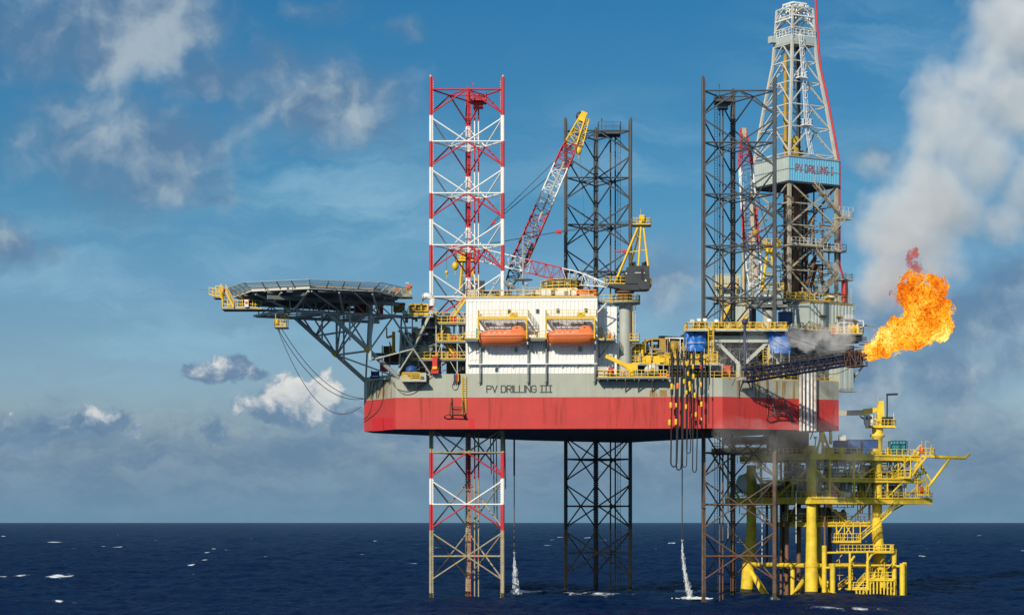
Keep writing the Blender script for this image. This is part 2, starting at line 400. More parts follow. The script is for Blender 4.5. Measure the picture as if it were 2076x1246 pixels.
# sea: real waves, finer near the rig
rng = np.random.default_rng(5)
cols_ = np.tan(np.radians(np.linspace(-22, 22, 760)))
rows = [90.]
while rows[-1] < 62000: r = rows[-1]; rows.append(r + (3. if r < 240 else .5 if r < 620 else .5*(r/620)**1.9))
rows = np.array(rows); RX = rows[:, None]*cols_[None, :]; RY = rows[:, None] + 0*cols_[None, :] - CAMD
Zs = np.zeros_like(RX); spacing = np.maximum(np.gradient(rows), rows*44*math.pi/180/760)[:, None]
wd = math.radians(250)
crest = np.zeros_like(RX)
for i in range(70):
    lam = 1.6*(1.055**i)*(1+.1*rng.random()); ang = wd + rng.normal(0, .65); k = 2*math.pi/lam
    amp = .0125*lam**.62; att = np.clip((lam/spacing-2)/2, 0, 1)
    ph = k*(RX*math.cos(ang)+RY*math.sin(ang)) + rng.random()*6.28
    Zs += amp*att*np.sin(ph)
    if 6 < lam < 60: crest += amp*att*np.sin(ph)
cr = crest/ (crest.std()+1e-6)
def vn(x, y, s, seed):
    g = np.random.default_rng(seed).random((256, 256)); xi = x/s; yi = y/s; x0 = np.floor(xi).astype(int); y0 = np.floor(yi).astype(int); fx = xi-x0; fy = yi-y0
    fx = fx*fx*(3-2*fx); fy = fy*fy*(3-2*fy); a = g[x0 % 256, y0 % 256]; b = g[(x0+1) % 256, y0 % 256]; c = g[x0 % 256, (y0+1) % 256]; d = g[(x0+1) % 256, (y0+1) % 256]
    return (a*(1-fx)+b*fx)*(1-fy)+(c*(1-fx)+d*fx)*fy
foam = np.clip((cr-2.2)*1.6, 0, 1)*np.clip((vn(RX, RY, 5.5, 1)-.70)*6, 0, 1)*np.clip((vn(RX, RY, 60, 4)-.2)*3, 0, 1)*np.clip(1.6-rows[:,None]/2600, 0, 1)
def foam_at(px, py, lx, ly, s=1.):
    Y = CAMH*FPX/(py-HY)-CAMD; X = Xat(px, Y); d = ((RX-X)/lx)**2+((RY-Y)/(ly*4))**2
    return s*np.exp(-d*1.2)*(.45+.55*np.clip(cr*.6+.6, 0, 1))*np.clip(vn(RX, RY, 1.2, 3)*1.9-.2, 0, 1)
for a in [(45,1168,6,2.,1.3),(10,1170,3,2.,1.),(118,1171,4,1.5,1.),(155,1173,2,1.2,.9),(216,1221,3,1.,.9),(334,1216,3,1.,1.),(130,1232,4,1.,.7),(385,1160,2.,1.,1.),(455,1153,1.6,1.2,1.2),
          (502,1128,3,1.5,.9),(1590,1228,8,.7,.75),(1640,1233,6,.6,.6),(1900,1110,4,2.5,1.1),(1830,1240,12,.7,.5),(1720,1238,10,.6,.5),(1055,1199,4.5,1.8,1.5),(1078,1199,3,1.2,1.1),(1405,1199,4,2.,1.6),(1420,1200,3,2.,1.2),(1385,1199,2.2,1.5,1.2),
          (740,1216,3,1.,.8),(1140,1204,10,.8,.4),(1120,1222,12,.6,.4),(1500,1218,20,.8,.35),(1210,1206,9,4,.45),(945,1216,8,2.,.35),(864,1217,1.3,.8,.7),(1016,1217,1.3,.8,.6),(1424,1216,1.3,.8,.7),(1572,1216,1.4,.8,.6),(1527,1207,2.,1.2,.8),(1647,1213,2.2,1.2,.8),(1690,1212,1.5,1.,.7),(1832,1208,1.5,1.,.6),(1145,1206,1.2,1.,.5),(1278,1206,1.2,1.,.5)]:
    foam += foam_at(*a)
foam = np.clip(foam, 0, 1); Zs[-6:, :] = 0
nr, ncl = RX.shape
co = np.stack([RX, RY, Zs], -1).reshape(-1, 3)
idx = np.arange(nr*ncl).reshape(nr, ncl)
fq = np.stack([idx[:-1,:-1], idx[:-1,1:], idx[1:,1:], idx[1:,:-1]], -1).reshape(-1, 4)
me = bpy.data.meshes.new('sea'); me.vertices.add(len(co)); me.vertices.foreach_set('co', co.ravel())
me.loops.add(fq.size); me.loops.foreach_set('vertex_index', fq.ravel().astype(np.int32)); me.polygons.add(len(fq))
me.polygons.foreach_set('loop_start', np.arange(0, fq.size, 4, dtype=np.int32)); me.polygons.foreach_set('use_smooth', np.ones(len(fq), dtype=bool))
me.update(calc_edges=True); me.validate()
at = me.attributes.new('foam', 'FLOAT', 'POINT'); at.data.foreach_set('value', foam.ravel().astype(np.float32))
sea = bpy.data.objects.new('sea', me); COL.objects.link(sea); sea['kind'] = 'structure'; tag(sea, 'dark navy open sea with small whitecaps', 'sea')
m = bpy.data.materials.new('sea_water'); m.use_nodes = True; nt = m.node_tree; L = nt.links; b = nt.nodes['Principled BSDF']
b.inputs['Base Color'].default_value = (.0032,.0165,.058,1); b.inputs['Roughness'].default_value = .2; b.inputs['IOR'].default_value = 1.33; b.inputs['Specular IOR Level'].default_value = .06
g = N('ShaderNodeNewGeometry')
h1 = vnoise(g.outputs['Position'], .55, 5., .6, .3, (0,0,0), (1,1,1)); h2 = vnoise(g.outputs['Position'], 2.2, 4., .6, .2)
hh = math2('MULTIPLY_ADD', h2, .35, h1)
bp = N('ShaderNodeBump', Strength=1., Distance=.65); L.new(hh, bp.inputs['Height']); L.new(bp.outputs[0], b.inputs['Normal'])
fa = N('ShaderNodeAttribute'); fa.attribute_name = 'foam'
fn = vnoise(g.outputs['Position'], 1.6, 6., .7)
ff = smooth(math2('ADD', fa.outputs['Fac'], math2('MULTIPLY_ADD', fn, .8, -.45)), .28, .6)
ff = math2('MULTIPLY', ff, smooth(fa.outputs['Fac'], .02, .15))
fd = N('ShaderNodeBsdfDiffuse'); fd.inputs[0].default_value = (.75,.80,.83,1)
df_ = N('ShaderNodeBsdfDiffuse'); df_.inputs[0].default_value = (.0008,.0115,.052,1); gl = N('ShaderNodeBsdfGlossy'); gl.inputs[0].default_value = (.9,.95,1,1); gl.inputs['Roughness'].default_value = .22
fr_ = N('ShaderNodeFresnel'); fr_.inputs['IOR'].default_value = 1.33
for n_ in (df_, gl, fr_): L.new(bp.outputs[0], n_.inputs['Normal'])
wm = N('ShaderNodeMixShader'); L.new(math2('MULTIPLY_ADD', fr_.outputs[0], .30, .014), wm.inputs[0]); L.new(df_.outputs[0], wm.inputs[1]); L.new(gl.outputs[0], wm.inputs[2])
ms = N('ShaderNodeMixShader'); L.new(ff, ms.inputs[0]); L.new(wm.outputs[0], ms.inputs[1]); L.new(fd.outputs[0], ms.inputs[2]); L.new(ms.outputs[0], nt.nodes['Material Output'].inputs[0])
me.materials.append(m)
# ---------------- hull of the jack-up
ZB, ZR, ZD, ZF = 28.2, 33.34, 36.4, 37.2      # bottom, red line, main deck, forecastle deck
O0 = V((-7.47, 3.46, 0)); AX = V((.863, .506, 0)); NX = V((.506, -.863, 0))    # bow leg, aft and near-side directions of the rig
def R(u, v, z=0.): return O0 + AX*u + NX*v + V((0,0,z))
HA, HB, HC, HD = V((-24.8,4.5,0)), V((-19.,-4.9,0)), V((34.1,-8.,0)), V((54.4,2.,0))
HE, HF, HG = R(52.7,-32.6), R(30,-31), R(-10,-15)
hpoly = [(p.x,p.y) for p in (HA,HB,HC,HD,HE,HF,HG)]
e1 = (HC-HB).normalized(); n1_ = V((e1.y,-e1.x,0)); e2 = (HD-HC).normalized(); n2_ = V((e2.y,-e2.x,0)); e0 = (HB-HA).normalized(); n0_ = V((e0.y,-e0.x,0))
def onface(a, e, n, px, py, off=0.):
    # point of a vertical face, found along the survey sight line
    d = V(((px-CX)/FPX, 1, (HY-py)/FPX)); c = V((0,-CAMD,CAMH)); aa = a + n*off
    t = (aa-c).dot(n)/d.dot(n); return c + d*t
def F1(px, py, off=0.): return onface(HB, e1, n1_, px, py, off)
def F2(px, py, off=0.): return onface(HC, e2, n2_, px, py, off)
def F0(px, py, off=0.): return onface(HA, e0, n0_, px, py, off)

hull = thing('rig_hull', 'red and grey triangular rig hull raised high above the sea on three lattice legs', 'rig hull', (O0+AX*20+V((0,0,ZB))))
mb = MB()
n = len(hpoly)
def ringpts(z): return [V((x,y,z)) for x,y in hpoly]
for i in range(n):
    j = (i+1) % n; a0, a1, a2 = (V((*hpoly[i],z)) for z in (ZB,ZR,ZD)); b0, b1, b2 = (V((*hpoly[j],z)) for z in (ZB,ZR,ZD))
    mb.mi = 0; mb.face(a0,b0,b1,a1); mb.mi = 1; mb.face(a1,b1,b2,a2)
mb.mi = 2; mb.face(*ringpts(ZB)); mb.mi = 3; mb.face(*ringpts(ZD))
mb.build('hull_shell', [M['hull_red'],M['hull_grey'],M['bottom'],M['deck']], hull)
# plate seams: thin welds standing a few millimetres proud
mb = MB()
for (a, b, e, nn) in ((HB,HC,e1,n1_),(HC,HD,e2,n2_),(HA,HB,e0,n0_)):
    Lf = (b-a).length; k = int(Lf/4.4)
    for i in range(1, k+1):
        p = a + e*(Lf*i/(k+1)) + nn*.006
        mb.ob(p+V((0,0,(ZB+ZR)/2)), e*.035, nn*.008, V((0,0,(ZR-ZB)/2-.05)))
mb.build('weld_seam', M['hull_red'], hull)
mb = MB()
for (x0,y0,x1,y1) in ((755,846,779,872),(776,848,797,870)):
    a, b = F0(x0,y0,.012), F0(x1,y1,.012); mb.face(a, V((b.x,b.y,a.z)), b, V((a.x,a.y,b.z)))
for (x0,y0,x1,y1) in ((950,848,962,868),):
    a, b = F1(x0,y0,.012), F1(x1,y1,.012); mb.face(a, V((b.x,b.y,a.z)), b, V((a.x,a.y,b.z)))
mb.build('touch_up_paint', M['patch_red'], hull)
# raised forecastle
ff1 = F1(1212, 757); fo = [(HA.x,HA.y),(HB.x,HB.y),(ff1.x,ff1.y),(ff1.x+3.4,ff1.y+18),(-12,16),(HG.x,HG.y)]
mb = MB(); mb.prism(fo, ZD+.002, ZF); mb.build('forecastle', M['hull_grey'], hull)
mb = MB(); a = F1(987, 795.2, 0); lettering(mb, 'PV DRILLING JJJ', V((a.x,a.y,a.z)), e1, n1_, 1.08, .19, gap=1.2, spacew=2.7)
mb.build('name_lettering', M['letter'], hull)
# long ladder down the side, deck edge railings
mb = MB(); mb.ladder(F1(941,762,.22), F1(941,838,.22), .62, e1, .045, .38)
for y in (768, 790, 812, 834): a = F1(941,y,.22); mb.beam(a, a-n1_*.2, .06)
mb.build('side_ladder', M['yellow'], hull)
mb = MB(); mb.rail([F1(1352,767,-.25)*1, F1(1464,767,-.25)], 1.15, 1.25, .05)
a, b = HC-n2_*.25-e2*.2, HD-n2_*.25; a.z = b.z = ZD; 
mb.rail([a+e2*.3, b], 1.15, 1.3, .05)
mb.build('deck_railing', M['yellow'], hull)
mb = MB()                      # rubbing strips and rust brown pipes down the shaded side
for px in (1498, 1556): mb.tube(F2(px,770,.12), F2(px,842 if px == 1556 else 806,.12), .10, 6)
mb.build('drain_pipe', M['brown'], hull)
# anchor bolsters hung on the two sides
def bolster(Ff, nn, pts, px0):
    mb = MB(); T, B1, Mx = pts
    (xa, ya), (xb, yb), (xc, yc), (xd, yd) = T     # two posts top/bottom
    pa, pb, pc, pd = Ff(xa,ya,.05), Ff(xb,yb,1.15), Ff(xc,yc,.05), Ff(xd,yd,1.15)
    mb.tube(pa,pb,.11,6); mb.tube(pc,pd,.11,6)
    for f in (.55,.82): mb.tube(pa.lerp(pb,f), pc.lerp(pd,f), .09, 6)
    for p in (pb, pd): mb.tube(p, p-nn*1.12-V((0,0,.05)), .09, 6)
    (fx, fy), (gx, gy) = B1
    q = Ff(fx,fy,.9); mb.tube(pb, q, .11, 6); mb.tube(q, Ff(fx-1,fy+4,.06), .11, 6); mb.tube(pb,pd,.11,6); r = Ff(gx,gy,.06); mb.tube(pd, r, .14, 6); mb.tube(pd, Ff(gx-4,gy,.06), .14, 6)
    return mb
bolster(F1, n1_, (((916,806),(911,839),(938,806),(939,840)),((902,842),(947,849)),None), 0).build('anchor_bolster', M['rust'], hull)
bolster(F2, n2_, (((1561,802),(1572,838),(1588,806),(1600,838)),((1556,846),(1610,858)),None), 0).build('anchor_bolster', M['legdark'], hull)
# fixing pipes, bow fairlead rust plates
mb = MB()
for (x0,y0,x1,y1) in ((752,772,748,806),(761,772,752,808),(765,772,763,805),(777,770,766,806),(779,768,777,803)):
    a, b = (F0 if x1 < 790 else F1)(x0,y0,.14), F0(x1,y1,.10); mb.path([a, a.lerp(b,.5)+n0_*.06, b], .055, 6)
mb.build('fairlead_pipe', M['chain'], hull)
mb = MB()
mb.ob(F0(764,769,.35), e0*1.4, n0_*.35, V((0,0,.09))); mb.ob(F0(780,768,.35), e0*1.2, n0_*.35, V((0,0,.09)))
mb.build('fairlead_shelf', M['grey'], hull)
# rusty run-off below the bow fairleads: a stain with its own shape
rs = bpy.data.materials.new('rust_runoff'); rs.use_nodes = True; nt = rs.node_tree; L = nt.links; b = nt.nodes['Principled BSDF']; b.inputs['Base Color'].default_value = (.36,.21,.05,1); b.inputs['Roughness'].default_value = .8
g = N('ShaderNodeNewGeometry'); st = vnoise(g.outputs['Position'], 1.4, 5., .6, 0., (0,0,0), (1.4,1.4,.10)); tb = nd(nt,'ShaderNodeBsdfTransparent'); ms = nd(nt,'ShaderNodeMixShader')
L.new(smooth(st, .46, .62, 0., .9), ms.inputs[0]); L.new(tb.outputs[0], ms.inputs[1]); L.new(b.outputs[0], ms.inputs[2]); L.new(ms.outputs[0], nt.nodes['Material Output'].inputs[0])
def sheet(Ff, x0, y0, x1, y1, mat, off=.02):
    mb = MB(); a, b = Ff(x0,y0,off), Ff(x1,y1,off); mb.face(a, V((b.x,b.y,a.z)), b, V((a.x,a.y,b.z))); mb.build('rust_runoff', mat, hull)
for q_ in ((F0,744,772,794,806),(F1,800,770,806,804),(F1,866,760,872,770),(F1,1316,790,1352,803),(F1,1360,768,1366,800),(F2,1494,770,1502,804),(F2,1512,772,1545,806),(F2,1553,770,1560,804),(F2,1570,772,1612,808)): sheet(*q_, rs)
rs2 = rs.copy(); rs2.name = 'dark_runoff'; rs2.node_tree.nodes['Principled BSDF'].inputs['Base Color'].default_value = (.30,.055,.03,1)
for n_ in rs2.node_tree.nodes:
    if n_.type == 'MAP_RANGE': n_.inputs[4].default_value = .22
for q_ in ((F1,850,806,880,860),(F1,990,808,1030,868),(F1,1100,806,1150,860),(F1,1230,806,1350,866),(F2,1490,812,1560,866),(F2,1660,816,1695,868)): sheet(*q_, rs2)
# ---------------- three lattice legs
ZTOP = 84.6; BAY = 8.58; HZ = [ZTOP - BAY*k for k in range(0, 10)]
def leg(name, label, cx, cyf, matfn, mats, pipes, plat, zb=-4.):
    root = thing(name, label, 'rig leg', (cx, cyf+3.5, 0), 'lattice legs of the rig')
    c = [V((cx-6, cyf, 0)), V((cx+6, cyf, 0)), V((cx, cyf+10.39, 0))]; cen = (c[0]+c[1]+c[2])/3
    zt = ZTOP + 2.05
    mats = list(mats)+[M['growth']]; wet = len(mats)-1
    cuts = sorted(set([zb, zt, 1.3] + [z for z in HZ if z > zb] + [z-BAY/2 for z in HZ if z-BAY/2 > zb]))
    for ci, p in enumerate(c):
        mb = MB(); ind = (cen-p); ind.z = 0; ind.normalize()
        side = (V((1,0,0)) if ci == 0 else V((-1,0,0)) if ci == 1 else V((0,-1,0)))
        for z0, z1 in zip(cuts[:-1], cuts[1:]):
            mb.mi = matfn((z0+z1)/2, 0, ci) if z1 > 1.31 else wet
            mb.tube(p+V((0,0,z0)), p+V((0,0,z1)), .245, 10, cap=(z1 == zt))
            for sd in ((side,) if ci < 2 else (V((1,0,0)), V((-1,0,0)))):
                mb.ob(p+sd*.29+V((0,0,(z0+z1)/2)), sd*.09, V((0,.08,0)), V((0,0,(z1-z0)/2)))
        z = zb
        mb.mi = len(mats)-1
        while z < zt-.4:
            for sd in ((side,) if ci < 2 else (V((1,0,0)), V((-1,0,0)))):
                mb.mi = matfn(z, 2, ci); mb.ob(p+sd*.43+V((0,0,z)), sd*.06, V((0,.07,0)), V((0,0,.11)))
            z += .42
        mb.lathe(p+V((0,0,zt)), [(.245,0),(.2,.25),(.05,.42)], 10)
        mb.build('chord', mats, root)
    for a, b in ((0,1),(1,2),(0,2)):
        mb = MB(); A, B = c[a], c[b]
        for k, z in enumerate(HZ):
            mid = (A+B)/2; zz = V((0,0,z)); up = V((0,0,BAY/2-.32)); dn = V((0,0,-BAY/2+.32))
            mb.mi = matfn(z+.01, 1, 3)
            mb.tube(A+zz, B+zz, .145, 8, cap=False)
            for C in (A, B):
                if k > 0: mb.mi = matfn(z+1, 1, 3 if a == 0 and b == 1 else 4); mb.tube(C+zz+up, mid+zz, .13, 8, cap=False)
                mb.mi = matfn(z-1, 1, 3 if a == 0 and b == 1 else 4); mb.tube(mid+zz, C+zz+dn, .13, 8, cap=False)
        mb.build('bracing', mats, root)
    mb = MB()
    mids = [(c[0]+c[1])/2, (c[1]+c[2])/2, (c[0]+c[2])/2]
    for z in HZ:
        mb.mi = matfn(z+.01, 1, 4)
        for i in range(3): mb.tube(mids[i]+V((0,0,z)), mids[(i+1)%3]+V((0,0,z)), .10, 6, cap=False)
    mb.build('inner_frame', mats, root)
    mb = MB()
    for (dx, dyy, r, z1) in pipes:
        for z0, zz in zip(cuts[:-1], cuts[1:]):
            mb.mi = matfn((z0+zz)/2, 0, 5)
            if zz <= z1: mb.tube(V((cx+dx, cyf+dyy, z0)), V((cx+dx, cyf+dyy, zz)), r, 8, cap=False)
        for z in HZ: mb.tube(V((cx+dx, cyf+dyy, z-.5)), V((cx+dx, cyf+dyy, z+.3)), r*1.35, 8)
    lx, ly = pipes[0][0]+plat[2], pipes[0][1]
    mb.mi = 0; mb.build('water_pipe', mats, root)
    mb = MB(); mb.mi = plat[3]; mb.ladder(V((cx+lx,cyf+ly,0)), V((cx+lx,cyf+ly,ZTOP)), .5, (1,0,0), .035, .45); mb.build('leg_ladder', mats, root)
    mb = MB(); mb.mi = plat[3]; x0, x1 = plat[0], plat[1]
    mb.box(cx+x0, cyf+2.5, ZTOP-.1, cx+x1, cyf+6.5, ZTOP+.12) if plat[4] else mb.box(cx+x0, cyf+2.5, ZTOP-1.3, cx+x1, cyf+6.5, ZTOP-1.05)
    zz = ZTOP+.12 if plat[4] else ZTOP-1.05
    mb.rail([V((cx+x0,cyf+2.5,zz)),V((cx+x1,cyf+2.5,zz)),V((cx+x1,cyf+6.5,zz)),V((cx+x0,cyf+6.5,zz))], 1.1 if not plat[4] else 2.0, 1.3, .035, closed=True)
    mb.tube(V((cx+x0+.6,cyf+3,zz)), V((cx+x0+.6,cyf+3,zz+2.4)), .05, 6); mb.ob(V((cx+x0+.6,cyf+3,zz+2.5)), (.12,0,0),(0,.12,0),(0,0,.2))
    if not plat[4]: mb.ob(V((cx+(x0+x1)/2,cyf+4.5,zz-.75)), ((x1-x0)*.3,0,0),(0,.8,0),(0,0,.5))
    mb.build('top_platform', mats, root)
    return root
def m_red(z, kind, ci):
    if z < 11.6: return 2 if ci != 9 else 3
    if kind == 2 and z > 28 and ci < 2: return 4
    t = (ZTOP - z)/BAY
    if t < 0.5: return 0
    fr = (t % 1.0)
    w = 1 if fr > .5 else 0
    if abs(fr) < .02 and t > .5: w = 1
    if z < 26.5 and w == 1 and ci >= 4: return 2
    if 23.5 < z < 27.9 and w == 1: return 2
    if z < 22 and ci in (2, 4, 5): return 2
    return w
leg('bow_leg', 'red and white banded lattice leg, left of the white living quarters', -7.47, 0., m_red, [M['red'],M['white'],M['legrust'],M['legwet'],M['beige']], [(1.2,5.2,.12,ZTOP),(1.85,5.4,.12,ZTOP)], (.4,3.2,-.95,0,False))
def m_dark(z, kind, ci):
    if z < 10: return 2 if ci != 2 else 1
    if z < 27 and ci >= 3: return 1
    return 0
leg('aft_leg', 'dark grey lattice leg farthest back, behind the living quarters and the crane', 15.75, 39., m_dark, [M['legdark'],M['legbrown'],M['legwet']], [(2.5,5,.14,ZTOP),(3.4,5.2,.14,ZTOP)], (.2,4.3,1.6,0,True))
def m_brown(z, kind, ci):
    if z < 30: return 1 if (ci < 2 or z > 8) else 2
    return 0
leg('aft_leg', 'dark grey lattice leg in front of the derrick, nearest on the right', 37.7, 1., m_brown, [M['legdark'],M['legbrown'],M['rust']], [(-2.75,5,.13,ZTOP),(-2.2,5.2,.13,ZTOP)], (-3.6,-.9,-.6,0,False))
# ---------------- living quarters
A0 = F1(945, 757); A0.z = 0; KQ = .0805
def Q(s, t, z): return A0 + e1*s + n1_*t + V((0,0,z))
def qs(px): return F1(px, 757).dot(e1) - A0.dot(e1)
def qz(py): return CAMH + (HY-py)*KQ
SW = qs(1211); ZT = qz(605)
quarters = thing('living_quarters', 'white corrugated living quarters block behind the two orange lifeboats', 'living quarters', Q(10,-3,ZF))
def corrug(mb, f, s0, s1, z0, z1, pitch=.64, depth=.07):
    s = s0; prof = [(s0,0)]
    while s + pitch < s1: prof += [(s+pitch*.58,0),(s+pitch*.68,-depth),(s+pitch*.90,-depth),(s+pitch,0)]; s += pitch
    prof.append((s1,0))
    vs = [f(a,t,z0) for a,t in prof] + [f(a,t,z1) for a,t in prof]; k = len(prof)
    mb.add(vs, [(i,i+1,k+i+1,k+i) for i in range(k-1)])
mb = MB()
corrug(mb, lambda a,t,z: Q(a,t-.02,z), 0, SW, ZF, ZT-.55)
mb.ob(Q(SW/2,-.13,ZT-.275), e1*SW/2, n1_*.13, V((0,0,.275)))
def qbox(mb, s0, s1, t0, t1, z0, z1): mb.ob(Q((s0+s1)/2,(t0+t1)/2,(z0+z1)/2), e1*(s1-s0)/2, n1_*(t1-t0)/2, V((0,0,(z1-z0)/2)))
qbox(mb, 0.02, SW-.02, -4.6, -.2, ZF, ZT-.01)
qbox(mb, 8., SW-.02, -15, -4.61, ZF, ZT-.01)
corrug(mb, lambda a,t,z: Q(SW+.01+t, -a, z), .1, 4.5, ZF, ZT-.02)
mb.build('wall', M['wall'], quarters)
mb = MB(); S2 = qs(1250); T2 = -3.6
corrug(mb, lambda a,t,z: Q(a,T2+t,z), SW+.05, S2, ZF, qz(619), .8, .09); qbox(mb, SW+.05, S2-.02, T2-9, T2-.1, ZF, qz(619)-.01)
mb.build('side_wall', M['wall'], quarters)
mb = MB(); qbox(mb, -.12, SW+.12, -4.7, .12, ZT, ZT+.14); mb.build('roof', M['galv'], quarters)
def window(px, py, tint='glass', w=.46, h=.68):
    s, z = qs(px), qz(py); fr = MB()
    poly = []
    for (cx, cz, a0) in ((w/2-.12,h/2-.12,0),(-w/2+.12,h/2-.12,90),(-w/2+.12,-h/2+.12,180),(w/2-.12,-h/2+.12,270)):
        for k in range(4):
            a = math.radians(a0+k*30); poly.append((cx+.12*math.cos(a), cz+.12*math.sin(a)))
    fr.loft([[Q(s+x*q,t,z+y*q) for x,y in poly] for q,t in ((1.22,-.06),(1.22,.05),(1.02,.05),(1.0,.0))], False, False)
    f = fr.build('window', M['galv'], quarters)
    g = MB(); g.face(*[Q(s+x,.015,z+y) for x,y in poly]); g.build('pane', M[tint], f)
for px, py in ((1032.5,632),(1090,632),(1131,631.5),(1188,631),(980,709),(1046,709),(1110.5,709),(1176.5,709),(1007,749.5)): window(px, py)
mb = MB(); qbox(mb, qs(965), qs(972), -.02, .04, qz(686), qz(666)); mb.build('door', M['teal'], quarters)
mb = MB(); qbox(mb, qs(1080), qs(1091), -.02, .05, qz(738), qz(712)); mb.build('door', M['wall'], quarters)
mb = MB(); mb.ob(Q(qs(1217),T2+.05,qz(674)), e1*.42, n1_*.06, V((0,0,1.05))); mb.build('door', M['grey'], quarters)
mb = MB(); qbox(mb, qs(948), SW, .0, .7, qz(739.5), qz(737.5)); 
for px in (952,975,1010,1040,1070,1107,1140,1170,1206): mb.beam(Q(qs(px),.65,qz(739)), Q(qs(px),.02,qz(747)), .08)
mb.rail([Q(qs(950),.65,qz(737.5)), Q(qs(970),.65,qz(737.5))], 1., 1., .03)
mb.build('service_ledge', M['white'], quarters)
mb = MB()
mb.rail([Q(.1,-4.4,ZT+.14), Q(.1,.05,ZT+.14), Q(SW-.1,.05,ZT+.14), Q(SW-.1,-4.5,ZT+.14)], 1.15, 1.3, .045)
mb.build('roof_railing', M['yellow'], quarters)
mb = MB()
for s in (1.5,4.6,7.2,9.8,13.,16.5,19.5): mb.tube(Q(s,-.5,ZT+.14), Q(s,-.5,ZT+2.4), .05, 6); mb.ob(Q(s,-.4,ZT+2.4), e1*.25, n1_*.15, V((0,0,.12)))
mb.build('floodlight_post', M['galv'], quarters)
mb = MB()
mb.tube(Q(6.,-1.2,ZT+.3), Q(SW-2,-1.2,ZT+.3), .16, 8); mb.tube(Q(4.,-1.7,ZT+.5), Q(SW-4,-1.7,ZT+.5), .12, 8)
for s in (5,8,11,14,17): mb.path([Q(s,-1.2,ZT+.3), Q(s,-1.2,ZT+1.3), Q(s+.4,-1.2,ZT+1.6), Q(s+.9,-1.2,ZT+1.3)], .12, 6)
mb.build('vent_pipe', M['ochre'], quarters)
mb = MB()          # side walkways between and beside the boats
for a, b, d in ((944,972,2.3),(1072.5,1107.5,2.6)): qbox(mb, qs(a), qs(b), .04, d, qz(691.5), qz(688.5)); qbox(mb, qs(a)+.1, qs(b)-.1, .04, d-.1, qz(694), qz(691.6))
mb.ob(Q(qs(1228),T2+1.6,qz(690)), e1*1.45, n1_*1.6, V((0,0,.12)))
mb.build('walkway', M['midgrey'], quarters)
mb = MB()
for a, b, d in ((944,972,2.25),(1072.5,1107.5,2.55)): mb.rail([Q(qs(a)+.1,d,qz(688.5)), Q(qs(b)-.1,d,qz(688.5))], 1.1, .9, .045)
mb.rail([Q(qs(1212),T2+3.1,qz(688.5)), Q(qs(1245),T2+3.1,qz(688.5)), Q(qs(1245),T2+.2,qz(688.5))], 1.1, .9, .045)
mb.build('walkway_railing', M['yellow'], quarters)
mb = MB()
for px in (973.5,1071,1107.5,1206):
    mb.beam(Q(qs(px),.55,qz(690)), Q(qs(px),.55,qz(775)), .22, .25, (0,1,0)); mb.beam(Q(qs(px),.55,qz(775)), Q(qs(px)-.3,.55,qz(777)), .16); mb.beam(Q(qs(px),.55,qz(776)), Q(qs(px),.02,qz(776)), .14)
    for z in (705,720,735): mb.beam(Q(qs(px),.55,qz(z)), Q(qs(px),.02,qz(z)), .1)
for px, x2 in ((950,1.),(966,1.),(1080,1.),(1100,1.)): mb.beam(Q(qs(px),2.1,qz(694)), Q(qs(px),.05,qz(716)), .12)
for d in (0.3,2.9): mb.beam(Q(qs(1213)+.1,T2+3,qz(692)), Q(qs(1213)+.1,T2+.1,qz(722)), .12); mb.beam(Q(qs(1240),T2+3,qz(692)), Q(qs(1214),T2+.2,qz(722)), .1)
mb.build('guide_post', M['midgrey'], quarters)
mb = MB()
for (a, b, y0, y1, c) in ((1234,1241,678,688,0),(1214,1219,640,655,0)): pass
qbox(mb, qs(1231), qs(1239), T2+2.2, T2+2.9, qz(687), qz(678)); mb.build('equipment_box', M['red2'], quarters)
mb = MB(); mb.beam(Q(SW+.1,T2+.3,qz(630)), Q(qs(1229),.2,qz(617)), .16); mb.beam(Q(SW+.1,-.2,qz(634)), Q(qs(1228),.2,qz(617)), .16); mb.build('strut', M['white'], quarters)

